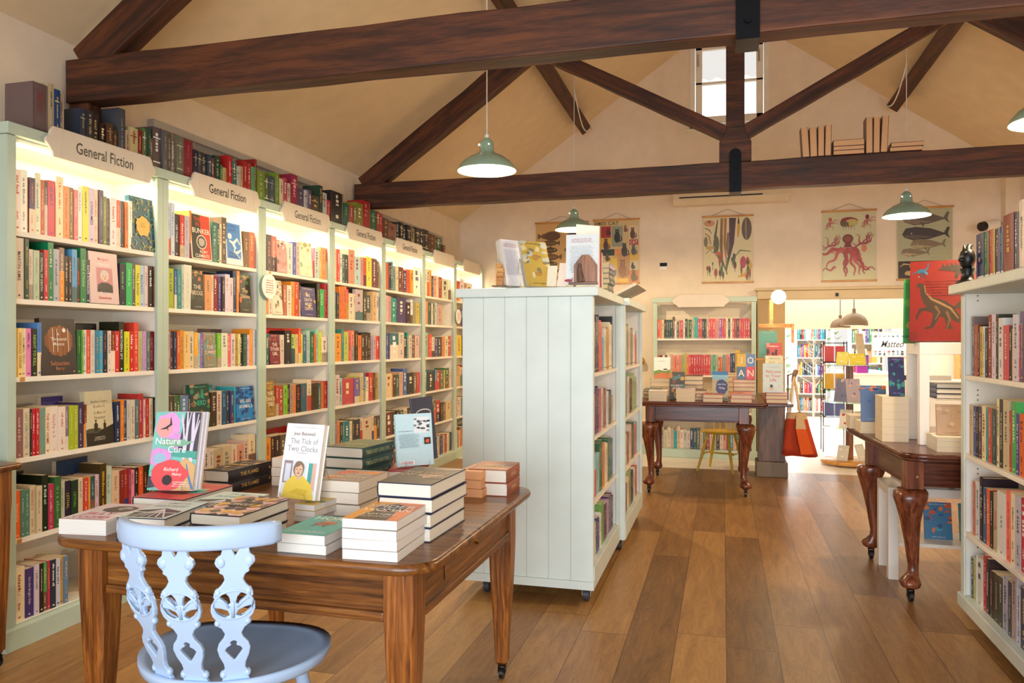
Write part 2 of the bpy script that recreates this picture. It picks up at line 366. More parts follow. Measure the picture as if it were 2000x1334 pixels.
def contrast(col, rg):
    l = lin(col); lum = .3 * l[0] + .6 * l[1] + .1 * l[2]
    return rg.choice(['F4EEDC', 'F0DCA8', 'FFFFFF', 'E8C070']) if lum < .28 else rg.choice(['5A4A40', '9A4030', '303050', 'A08060', '7A6A90'])
# ------------------------------------------------------------------ room shell
WX0, WX1, YR, EZ, RX, SL = -3.45, 3.65, 9.9, 3.04, 0.10, 0.70        # side walls, rear wall, eaves height, ridge, ceiling slope
RZ = EZ + SL * (RX - WX0); YB = -1.0
struct(box('floor', 'floor', WX0 - .1, WX1 + .1, YB, 8.8, -0.08, 0))
struct(box('floor_far', 'hfloor', WX0 - .1, 7.5, 8.8, 18, -0.08, -0.001))
def wall_w_hole(name, y0, y1):
    m = MB()
    op0, op1, oz = 0.62, 3.2, 1.93                                   # wide opening to the far room
    wx0, wx1, wz0, wz1 = -0.40, 0.545, 4.07, 5.20                   # gable window
    m.box(WX0, op0, y0, y1, 0, EZ); m.box(op1, WX1, y0, y1, 0, EZ); m.box(op0, op1, y0, y1, oz, EZ)
    def gable(xa, xb, za, zb=None):
        f = lambda x: EZ + SL * (x - WX0) if x < RX else EZ + SL * (WX1 - x)
        pts = [(xa, za), (xb, za)] + ([(xb, f(xb))] if zb is None else [(xb, zb)]) + ([(RX, RZ)] if zb is None and xa < RX < xb else []) + ([(xa, f(xa))] if zb is None else [(xa, zb)])
        q = []
        for p in pts:
            if not q or (abs(p[0] - q[-1][0]) + abs(p[1] - q[-1][1])) > 1e-4: q.append(p)
        m.prism(q, y0, y1, 'xz')
    gable(WX0, wx0, EZ + .0001); gable(wx1, WX1, EZ + .0001); gable(wx0, wx1, EZ, wz0); gable(wx0, wx1, wz1)
    return struct(m.build(name, 'wall', fixn=True))
wall_w_hole('wall_rear', YR, YR + .2)
struct(box('wall_left', 'wall', WX0 - .12, WX0, YB, YR + .2, 0, EZ))
struct(box('wall_right', 'wall', WX1, WX1 + .12, YB, YR + .2, 0, EZ + .1))
m = MB()
for s_, xe in ((1, WX0), (-1, WX1)):
    vs = [(xe - s_ * .12, YB, EZ - SL * .12), (RX, YB, RZ), (RX, YR + .2, RZ), (xe - s_ * .12, YR + .2, EZ - SL * .12)]
    vs += [(a, b, c + .1) for a, b, c in vs]
    m.add(vs, [(0, 1, 2, 3), (7, 6, 5, 4), (0, 4, 5, 1), (1, 5, 6, 2), (2, 6, 7, 3), (3, 7, 4, 0)])
struct(m.build('ceiling', 'ceil', fixn=True))
# window in the gable
wn = MB()
x0, x1, z0, z1, yy = -0.40, 0.545, 4.07, 5.20, YR
for a in ((x0, x0 + .06, z0, z1), (x1 - .06, x1, z0, z1), (x0, x1, z0, z0 + .06), (x0, x1, z1 - .06, z1)): wn.box(a[0], a[1], yy - .02, yy + .1, a[2], a[3])
w1 = struct(wn.build('window_1', 'white', bevel=.004))
sa = MB()
for a in ((x0 + .07, x0 + .15, z0 + .07, z1 - .07), (x1 - .15, x1 - .07, z0 + .07, z1 - .07), (x0 + .07, x1 - .07, z0 + .07, z0 + .15), (x0 + .07, x1 - .07, z1 - .15, z1 - .07),
          (x0 + .07, x1 - .07, (z0 + z1) / 2 - .015, (z0 + z1) / 2 + .015)): sa.box(a[0], a[1], yy - .035, yy + .02, a[2], a[3])
sash = sa.build('window_sash', 'white', w1, bevel=.004)
box('pane', 'glass', x0 + .14, x1 - .14, yy - .008, yy - .004, z0 + .14, z1 - .14, sash)
box('sill', 'white', x0 - .05, x1 + .05, yy - .08, yy, z0 - .03, z0, w1, .004)
for sx in (x0 + .09, x1 - .13): box('hinge', 'steel', sx, sx + .02, yy - .045, yy - .03, z1 - .35, z1 - .2, w1)
# tiled roof across the yard, seen through the window
m = MB()
for i in range(6):
    for j in range(16):
        a = [(-2 + j * .3 + k * .05, 14.5 + i * .42, 4.85 + i * .36 + .035 * math.sin(k * math.pi / 3)) for k in range(7)]
        b = [(x, y + .5, z + .43) for x, y, z in a]
        m.add(a + b, [(k, k + 1, k + 8, k + 7) for k in range(6)])
tag(m.build('tiled_roof', paint('pale_clay_tiles', 'F6F0EA', .8)), 'pale tiled roof across the yard, seen through the gable window', 'roof')
# header over the opening, reveals, skirting, panels
hd = MB(); hd.box(.40, 3.6, YR - .16, YR, 1.93, 2.03); hd.box(.38, 3.62, YR - .2, YR, 2.03, 2.06)
struct(hd.build('trim_1', paint('stone_trim', 'D3BE98', .6), bevel=.006))
struct(box('trim_2', 'tan', .40, .72, YR - .13, YR, .0, 1.93, bevel=.004))
box('hook', 'iron', 1.28, 1.31, YR - .18, YR - .16, 1.95, 1.99, bpy.data.objects['trim_1'])
struct(box('baseboard_rear', 'sage', WX0, -.72, YR - .03, YR, 0, .12, bevel=.004))
struct(box('baseboard_right', 'sage', WX1 - .03, WX1, YB, YR, 0, .12, bevel=.004))
struct(box('trim_3', 'wall', 3.05, 3.2, YR - .15, YR, 2.06, 3.25, bevel=.005))       # boxed pipe in the right corner

# ------------------------------------------------------------------ roof trusses
def beam(mb_or_none, name, p0, p1, wid, hgt, parent, mat='beam', bev=.008):
    p0, p1 = Vector(p0), Vector(p1); d = (p1 - p0); L = d.length; d.normalize()
    side = Vector((0, 1, 0)) if abs(d.y) < .9 else Vector((1, 0, 0)); up = d.cross(side) * -1
    if up.z < 0: up = -up
    side = up.cross(d)
    mb = MB(); rg = random.Random(len(name) + int(L * 100)); n = max(4, int(L / .25)); vs = []
    for i in range(n + 1):                                            # slightly waney hewn timber
        x = L * i / n; j = [rg.uniform(-.004, .004) for _ in range(4)]
        vs += [(x, -wid / 2 + j[0], -hgt / 2 + j[1]), (x, wid / 2 + j[1], -hgt / 2 + j[2]), (x, wid / 2 + j[2], hgt / 2 + j[3]), (x, -wid / 2 + j[3], hgt / 2 + j[0])]
    fs = [(i * 4 + k, i * 4 + (k + 1) % 4, (i + 1) * 4 + (k + 1) % 4, (i + 1) * 4 + k) for i in range(n) for k in range(4)] + [(3, 2, 1, 0), (n * 4, n * 4 + 1, n * 4 + 2, n * 4 + 3)]
    mb.add(vs, fs)
    return mb.build(name, mat, parent, M=frame(p0, d, side, up), bevel=bev, fixn=True)
def truss(y, label, zb, zt, post):
    t = thing('roof_truss', label, 'roof truss')
    zm = (zb + zt) / 2
    beam(None, 'tie_beam', (WX0 + .03, y, zm), (WX1 - .03, y, zm), .13, zt - zb, t)
    for s_ in (-1, 1):
        xe = WX0 + .12 if s_ < 0 else WX1 - .12
        nx, nz = -s_ * SL / math.hypot(1, SL), -1 / math.hypot(1, SL)
        a = Vector((xe + s_ * .0, y, EZ - .16 + SL * .12 - .06)); b = Vector((RX + s_ * .05, y, a.z + SL * abs(RX + s_ * .05 - xe)))
        r = beam(None, 'rafter', a, b, .11, .2, t)
        sx = RX + s_ * 1.66; sz = EZ + SL * (3.55 - 1.66) - .34
        beam(None, 'strut', (RX + s_ * .06, y, zt + .24), (sx, y, sz), .09, .12, t)
        if post:
            beam(None, 'wall_post', (WX0 + .10 if s_ < 0 else WX1 - .10, y, 2.40 if s_ < 0 else 2.2), (WX0 + .10 if s_ < 0 else WX1 - .10, y, zb), .1, .12, t)
    kp = MB(); k = .075                                                # king post with a wider foot
    kp.prism([(-.13, zt - .0), (.13, zt - .0), (.13, zt + .17), (k, zt + .27), (k, RZ - .2), (-k, RZ - .2), (-k, zt + .27), (-.13, zt + .17)], -.055, .055, 'xz')
    kp.build('king_post', 'beam', t, M=Matrix.Translation((RX, y, 0)), bevel=.006, fixn=True)
    st = MB(); st.box(-.048, .048, -.078, -.068, zb - .02, zt + .06); st.box(-.048, .048, -.078, .078, zb - .028, zb - .02); st.box(-.048, .048, .068, .078, zb - .02, zt + .06)
    st.prism([(.048 * math.cos(i * math.pi / 8), zt + .06 + .048 * math.sin(i * math.pi / 8)) for i in range(9)], -.078, -.068, 'xz')
    so = st.build('iron_strap', 'iron', t, M=Matrix.Translation((RX, y, 0)), fixn=True)
    for z in (zb + .05, zt - .05, zt + .05):
        MB().tube([(0, -.078, z), (0, -.092, z)], .016, 6).build('bolt', 'iron', so)
    return t
truss(3.42, 'near dark timber roof truss crossing the top of the picture', 2.695, 2.925, True)
truss(6.78, 'far dark timber roof truss with king post, in front of the gable window', 2.695, 2.925, False)
for s_, side in ((-1, 'left'), (1, 'right')):
    x = RX + s_ * 1.80
    zc_ = EZ + SL * (3.55 - 1.80) - .13
    M_ = frame((x, 3.0, zc_), (0, 1, 0), (math.cos(math.atan(SL)), 0, -s_ * math.sin(math.atan(SL))), (s_ * math.sin(math.atan(SL)) , 0, math.cos(math.atan(SL))))
    if M_.determinant() < 0: M_ = frame((x, 3.0, zc_), (0, 1, 0), (-math.cos(math.atan(SL)), 0, s_ * math.sin(math.atan(SL))), (s_ * math.sin(math.atan(SL)), 0, math.cos(math.atan(SL))))
    o = MB().box(-3.4, YR - 3.35, -.07, .07, -.1, .09).build('purlin', 'beam', M=M_, bevel=.006)
    tag(o, 'dark timber purlin running under the %s roof slope to the gable wall' % side, 'roof beam')
# books on the far tie beam
def beam_books():
    rg = random.Random(4); y = 6.78; zt = 2.927; x = PY(1566, 300, y).x; n = 0
    ws = [.055, .055, .048, .048]; hs = [.245, .24, .245, .25]
    def upright(x, w, h, lean, lab):
        # fore-edge towards the viewer: pages show
        M_ = Matrix.Translation((x + w, y + .06, zt)) @ Matrix.Rotation(lean, 4, 'Y') @ frame((0, 0, 0), (0, -1, 0), (0, 0, 1), (-1, 0, 0))
        make_book(M_, .13, h, w, rg.choice(['5A2A22', '6A3A2A', '4A2A20']), lab, hard=True, pcol='D8A878', group='old books on the far roof beam', spine=False, seed=n)
    names = ['leftmost', 'second', 'third', 'fourth']
    for i, (w, h) in enumerate(zip(ws, hs)):
        upright(x, w, h, (-.06, -.03, 0, .02)[i], 'old book, tan pages outward, %s of four upright at the left of the far beam' % names[i]); x += w + .004
    x += .012; x0 = x
    for i, t in enumerate((.036, .033, .05)):
        z = zt + sum((.036, .033, .05)[:i]) + .0005 * i
        make_book(frame((x0, y + .065, z), (0, -1, 0), (1, 0, 0), (0, 0, 1)), .135, .235, t, '6A2A24', 'old book lying flat on the far beam, %s of a pile of three' % ['bottom', 'middle', 'top'][i], hard=True, pcol='D8A878', group='old books on the far roof beam', spine=False)
    x = x0 + .245
    for i, (w, h) in enumerate(((.05, .29), (.048, .285), (.05, .29))):
        upright(x, w, h, (0, .01, .05)[i], 'taller old book on the far beam, %s of three between two flat piles' % ['left', 'middle', 'right'][i]); x += w + .004
    x0 = x + .015
    for i, t in enumerate((.035, .035)):
        make_book(frame((x0 + .01 * i, y + .065, zt + .036 * i), (0, -1, 0), (1, 0, 0), (0, 0, 1)), .135, .235, t, '5A2420', 'old book lying flat at the right end on the far beam, %s of two' % ['lower', 'upper'][i], hard=True, pcol='D8A878', group='old books on the far roof beam', spine=False)
beam_books()

# ------------------------------------------------------------------ pendant lamps
def pendant(x, y, zr, ztop, label, r=.19, energy=78):
    t = thing('pendant_lamp', label, 'pendant lamp', (x, y, zr), group='green enamel pendant lamps')
    k = r / .19
    out = [(.19, 0), (.188, .012), (.178, .03), (.15, .062), (.11, .09), (.07, .108), (.05, .118), (.046, .14), (.044, .175), (.036, .195), (.018, .21), (.012, .215)]
    MB().lathe([(a * k, b * k) for a, b in out], seg=36).build('lamp_shade', 'enamel', t)
    MB().lathe([(a * k, b * k) for a, b in [(.187, .002), (.174, .028), (.146, .058), (.107, .086), (.06, .1), (0.001, .104)]], seg=36).build('shade_lining', 'shade_in', t)
    MB().ball((0, 0, .074 * k), .026, .026, .022).build('bulb', 'bulb', t)
    MB().tube([(0, 0, .21 * k), (0, 0, .235 * k)], .014, 8).build('cord_grip', 'cord', t)
    MB().tube([(0, 0, .23 * k), (0, 0, ztop - zr)], .004, 6).build('cord', 'cord', t)
    for s_ in (-1, 1): MB().ball((s_ * .032 - .01, -.034, .165 * k), .007, .007, .007, 8).build('vent_hole', 'shade_in', t)
    light('pendant_light', 'POINT', (x, y, zr + .022), energy, (1.0, .77, .48), shadow_soft_size=.03)
    return t
P1 = (-1.47, 4.74); P2 = (-1.46, 7.70); P3 = (1.52, 7.26); P4 = (1.58, 4.39)
fz = lambda x: EZ + SL * (3.55 - abs(x - RX)) - .02
pendant(*P1, 2.51, fz(P1[0]), 'sage green enamel pendant lamp hanging on a white cord before the near beam')
pendant(*P2, 2.55, fz(P2[0]) - .25, 'small far green pendant lamp above the tall white book on the island bookcase')
pendant(*P3, 2.49, fz(P3[0]) - .25, 'green pendant lamp hanging in front of the whale chart')
pendant(*P4, 2.50, fz(P4[0]), 'green pendant lamp cut off by the right edge of the picture')
# looped spare flex on the purlin ends
for (px0, py0), (px1, py1), lab in (((1122, 178), (1157, 242), 'white looped flex hooked under the left purlin'), ((1771, 125), (1718, 190), 'white looped flex hooked under the right purlin')):
    a = PY(px0, py0, 7.6); b = PY(px1, py1, 8.6)
    pts = [a.lerp(b, i / 10) + Vector((0, 0, -.22 * math.sin(math.pi * i / 10))) for i in range(11)]
    tag(MB().tube(pts, .006, 6).build('flex', 'cord'), lab, 'cable')

# ------------------------------------------------------------------ long wall of bookcases on the left
BX = -3.12                                                            # front plane
D = [2.757, 3.74, 4.73, 5.73, 6.73, 7.75, 8.76, 9.88]
SHZ = [1.917, 1.604, 1.243, .867, .497, .113]                         # shelf tops, highest first
TOPZ = 2.40
BAYN = ['nearest', 'second', 'third', 'fourth', 'fifth', 'sixth', 'farthest']
for k in range(7):
    y0, y1 = D[k], D[k + 1]
    t = thing('bookcase', '%s of the seven sage and white bookcases along the left wall' % BAYN[k] if k else 'nearest sage and white bookcase on the left wall, cut by the picture edge', 'bookcase', group='bookcases along the left wall')
    for ya, yb in ((y0 + .001, y0 + .03), (y1 - .03, y1 - .001)): box('side_panel', 'cream' if 0 else 'white', WX0 + .005, BX - .01, ya, yb, .1, 2.345, t)
    if k == 0: box('end_panel', 'sage', WX0 + .005, BX, y0 - .02, y0, 0, 2.345, t)
    w0 = .028 if k == 0 else .047
    for ya, yb in ((y0 - (.02 if k == 0 else 0), y0 + w0), (y1 - .047, y1)): box('stile', 'sage', BX - .012, BX + .006, ya + .0005, yb - .0005, .095, 2.345, t, .002)
    box('back_panel', 'white', WX0 + .004, WX0 + .014, y0 + .03, y1 - .03, .1, 2.345, t)
    for z in SHZ[:-1]: box('shelf', 'white', WX0 + .015, BX - .012, y0 + .031, y1 - .031, z - .024, z, t, .0015)
    box('base_shelf', 'white', WX0 + .015, BX - .0125, y0 + .031, y1 - .031, .09, SHZ[-1], t)
    box('top_panel', 'white', WX0 + .015, BX - .02, y0 + .031, y1 - .031, 2.325, 2.345, t)
    box('cornice', 'sage', WX0 + .003, BX + .022, y0 - (.03 if k == 0 else 0) + .0005, y1 - .0005, 2.347, TOPZ, t, .003)
    pl = MB().prism([(BX - .03, 0), (BX + .012, 0), (BX + .012, .092), (BX + .004, .108), (BX - .03, .108)], y0 + .0005 - (.03 if k == 0 else 0), y1 - .0005, 'xz').build('plinth', 'sage', t, fixn=True)
    box('light_strip', 'led', BX - .035, BX - .015, y0 + .06, y1 - .06, 2.312, 2.324, t)
    light('shelf_strip_light', 'AREA', (BX - .04, (y0 + y1) / 2, 2.30), 3.4, (1, .90, .68), (0, R(18), R(0)), shape='RECTANGLE', size=.03, size_y=.85)
    if k < 7:                                                         # shaped name board
        s0 = y0 + (.155 if k == 0 else .19); L = .735 if k else .73; zb, zt = 2.292, 2.437
        if k: L = .73
        e = [(0.045, zt), (.03, zt - .02), (.022, zt - .045), (.002, zt - .062), (0, zt - .08), (.02, zt - .098), (.038, zt - .12), (.045, zb)]
        poly = [(s0 + a, z) for a, z in e] + [(s0 + L - a, z) for a, z in reversed(e)]
        sg = thing('name_board', ('cream shaped board lettered General Fiction on the %s left bookcase' if k < 5 else 'blank-looking cream shaped board on the %s left bookcase') % BAYN[k], 'sign', group='name boards on the left bookcases')
        bd = MB().prism(poly, BX + .024, BX + .04, 'yz').build('board', 'sign', sg, bevel=.003, fixn=True)
        for yy_ in (s0 + .085, s0 + L - .085): box('board_joint', 'sign', BX + .0402, BX + .0415, yy_ - .001, yy_ + .001, zb + .003, zt - .003, sg)
        A = Art(L, zt - zb, frame((BX + .0405, s0, zb), (0, 1, 0), (0, 0, 1), (1, 0, 0)))
        if k < 5: A.text('General Fiction', .5, .5, .40, '2A2623', .52); A.done('lettering', sg)
# round recommendation tags and little shelf-edge tickets
for k, y, z, lab in ((2, 4.775, 1.80, 'round white recommendation tag with red print between second and third bookcases'), (6, 8.80, 1.72, 'round cream tag between the sixth and seventh bookcases')):
    g = thing('shelf_tag', lab, 'tag', (BX + .03, y, z))
    MB().tube([(-.002, 0, 0), (.004, 0, 0)], .088, 28).build('disc', 'lack', g)
    A = Art(.12, .12, frame((.0045, -.06, -.06), (0, 1, 0), (0, 0, 1), (1, 0, 0))); rg = random.Random(3)
    for i in range(6): A.words(.12, .88, .82 - i * .14, .06, 'C4503A', rg)
    A.done('printing', g)
    box('clip', 'lack', -.022, -.002, -.012, .012, -.01, .01, g)
for k, (px, py) in enumerate(((44, 742), (38, 1056), (527, 518))):
    p = PX(px, py, BX - .011)
    tag(box('price_ticket', 'pine', BX - .0118, BX - .0095, p.y - .012, p.y + .012, [1.222, .476, 1.896][k], [1.242, .496, 1.915][k]), 'tiny tan ticket clipped to the %s' % ['third shelf edge of the nearest bookcase', 'fifth shelf edge of the nearest bookcase', 'top shelf edge of the third bookcase'][k], 'ticket')
# wall grilles behind the old books
def grille(y0, y1, z0, z1, lab):
    g = thing('wall_grille', lab, 'grille')
    m = MB()
    for a in ((y0, y1, z1 - .045, z1), (y0, y1, z0, z0 + .03), (y0, y0 + .05, z0 + .03, z1 - .045), (y1 - .05, y1, z0 + .03, z1 - .045)): m.box(WX0 + .001, WX0 + .05, *a)
    m.build('grille_frame', 'grey', g, fixn=True)
    mm = MB(); n = int((y1 - y0) / .022)
    for i in range(n):
        y = y0 + .05 + (y1 - y0 - .1) * i / n
        mm.tube([(WX0 + .03, y, z0 + .03), (WX0 + .03, min(y + .12, y1 - .05), z1 - .045)], .0022, 4, caps=False)
        mm.tube([(WX0 + .033, min(y + .12, y1 - .05), z0 + .03), (WX0 + .033, y, z1 - .045)], .0022, 4, caps=False)
    mm.build('mesh_panel', 'grey', g)
grille(4.00, 6.0, 2.402, 2.79, 'grey perforated radiator grille on the left wall behind red and green old books')
grille(7.3, 9.1, 2.402, 2.74, 'smaller grey grille on the left wall behind dark old books at the far end')
# ------------------------------------------------------------------ island bookcase on castors, two units
def castor(parent, x, y, z, r=.022, w=.018, name='castor', mat='rubber'):
    c = MB(); c.box(x - w * .9, x + w * .9, y - .006, y + .006, z - .012, z)
    for s_ in (-1, 1): c.box(x + s_ * w * .75 - .002, x + s_ * w * .75 + .002, y - .012, y + .012, z - r * 1.7, z - .01)
    o = c.build(name, 'steel' if mat == 'rubber' else 'iron', parent)
    MB().tube([(x - w / 2, y, r), (x + w / 2, y, r)], r, 14).build('wheel', mat, o)
    return o
IT, IB = 1.70, .085
ISZ = [1.235, .885, .53, .20]
def island(label, x0, x1, y0, y1, sx, front):
    t = thing('island_bookcase', label, 'bookcase', group='island bookcases')
    if front:
        m = MB(); n = 6; wd = (x1 - x0) / n
        for i in range(n):
            a, b = x0 + wd * i, x0 + wd * (i + 1)
            m.prism([(a + .0004, y0 + .003), (a + .004, y0), (b - .004, y0), (b - .0004, y0 + .003), (b - .0004, y0 + .02), (a + .0004, y0 + .02)], IB + .045, IT - .05, 'xy')
        m.box(x0 + .002, x1 - .002, y0 + .008, y0 + .019, IB + .045, IT - .05)
        m.box(x0 - .004, x1 + .004, y0 - .008, y0 + .02, IB, IB + .044)
        m.build('boarded_end', 'aqua', t)
    else: box('end_panel', 'aqua', x0, x1, y0, y0 + .02, IB, IT - .05, t)
    box('end_panel', 'aqua', x0, x1, y1 - .02, y1, IB, IT - .05, t)
    xm = (x0 + x1) / 2
    box('back_panel', 'white', xm - .01, xm + .01, y0 + .021, y1 - .021, IB + .02, IT - .05, t)
    for s_, xe in ((1, x1), (-1, x0)):
        for ya, yb in ((y0 + .0205, y0 + .045), (y1 - .045, y1 - .0205)): box('stile', 'aqua', min(xe, xe - s_ * .02), max(xe, xe - s_ * .02), ya, yb, IB + .08, IT - .05, t, .002)
        for ya, yb in ((y0 + .0205, y0 + .032), (y1 - .032, y1 - .0205)): box('lining', 'white', min(xe - s_ * .021, xm + s_ * .011), max(xe - s_ * .021, xm + s_ * .011), ya, yb, IB + .08, IT - .05, t)
        for z in ISZ[:-1]: box('shelf', 'white', min(xe - s_ * .014, xm + s_ * .011), max(xe - s_ * .014, xm + s_ * .011), y0 + .046, y1 - .046, z - .02, z, t)
        box('base_shelf', 'aqua', min(xe + s_ * .004, xm + s_ * .011), max(xe + s_ * .004, xm + s_ * .011), y0 + .021, y1 - .021, IB, ISZ[-1], t, .003)
    box('top_board', 'aqua', x0 - .03, x1 + .03, y0 - .03 if front else y0 + .001, y1 - .001 if front else y1 + .03, IT - .049, IT, t, .004)
    for x in (x0 + .12, x1 - .05):
        for y in (y0 + .09, y1 - .09): castor(t, x, y, IB, .034, .03)
    return t
IX0, IX1 = -1.40, -.665
island('tall pale aqua island bookcase with boarded end panel, standing on castors behind the front table', IX0, IX1, 4.05, 5.13, 0, True)
island('second pale aqua island bookcase, joined behind the boarded one', IX0 + .02, IX1 + .035, 5.135, 6.28, 0, False)

# ------------------------------------------------------------------ right-hand bookcase
RB0, RB1, RY0, RY1 = 1.19, 1.55, 2.55, 4.43
RSZ = [1.236, .836, .438, .115]
t = thing('bookcase', 'pale aqua bookcase at the right edge, its shelves facing the aisle', 'bookcase')
box('end_panel', 'aqua', RB0 + .001, RB1, RY1 - .022, RY1, .05, IT - .05, t, .002)
box('end_panel', 'aqua', RB0 + .001, RB1, RY0, RY0 + .022, .05, IT - .05, t)
box('stile', 'aqua', RB0 - .008, RB0, RY1 - .055, RY1 - .001, .115, IT - .05, t, .003)
box('lining', 'white', RB0 + .001, RB1 - .021, RY1 - .034, RY1 - .023, .115, IT - .05, t)
box('back_panel', 'white', RB1 - .02, RB1, RY0 + .023, RY1 - .023, .06, IT - .05, t)
for z in RSZ[:-1]: box('shelf', 'white', RB0, RB1 - .021, RY0 + .023, RY1 - .036, z - .022, z, t, .002)
box('base_shelf', 'aqua', RB0 - .02, RB1 - .021, RY0 + .023, RY1 + .02, .05, RSZ[-1], t, .004)
box('top_board', 'aqua', RB0 - .055, RB1 + .02, RY0, RY1 + .045, IT - .049, IT, t, .006)
for y in (RY0 + .1, RY1 - .2): castor(t, RB0 + .07, y, .05, .022, .02)
for i, z in enumerate((1.64, 1.615, 1.16, 1.135, 1.11, .76, .735, .36)): MB().tube([(RB0 + .06, RY1 - .036, z), (RB0 + .06, RY1 - .0335, z)], .004, 8).build('peg_hole', 'taupe', t)

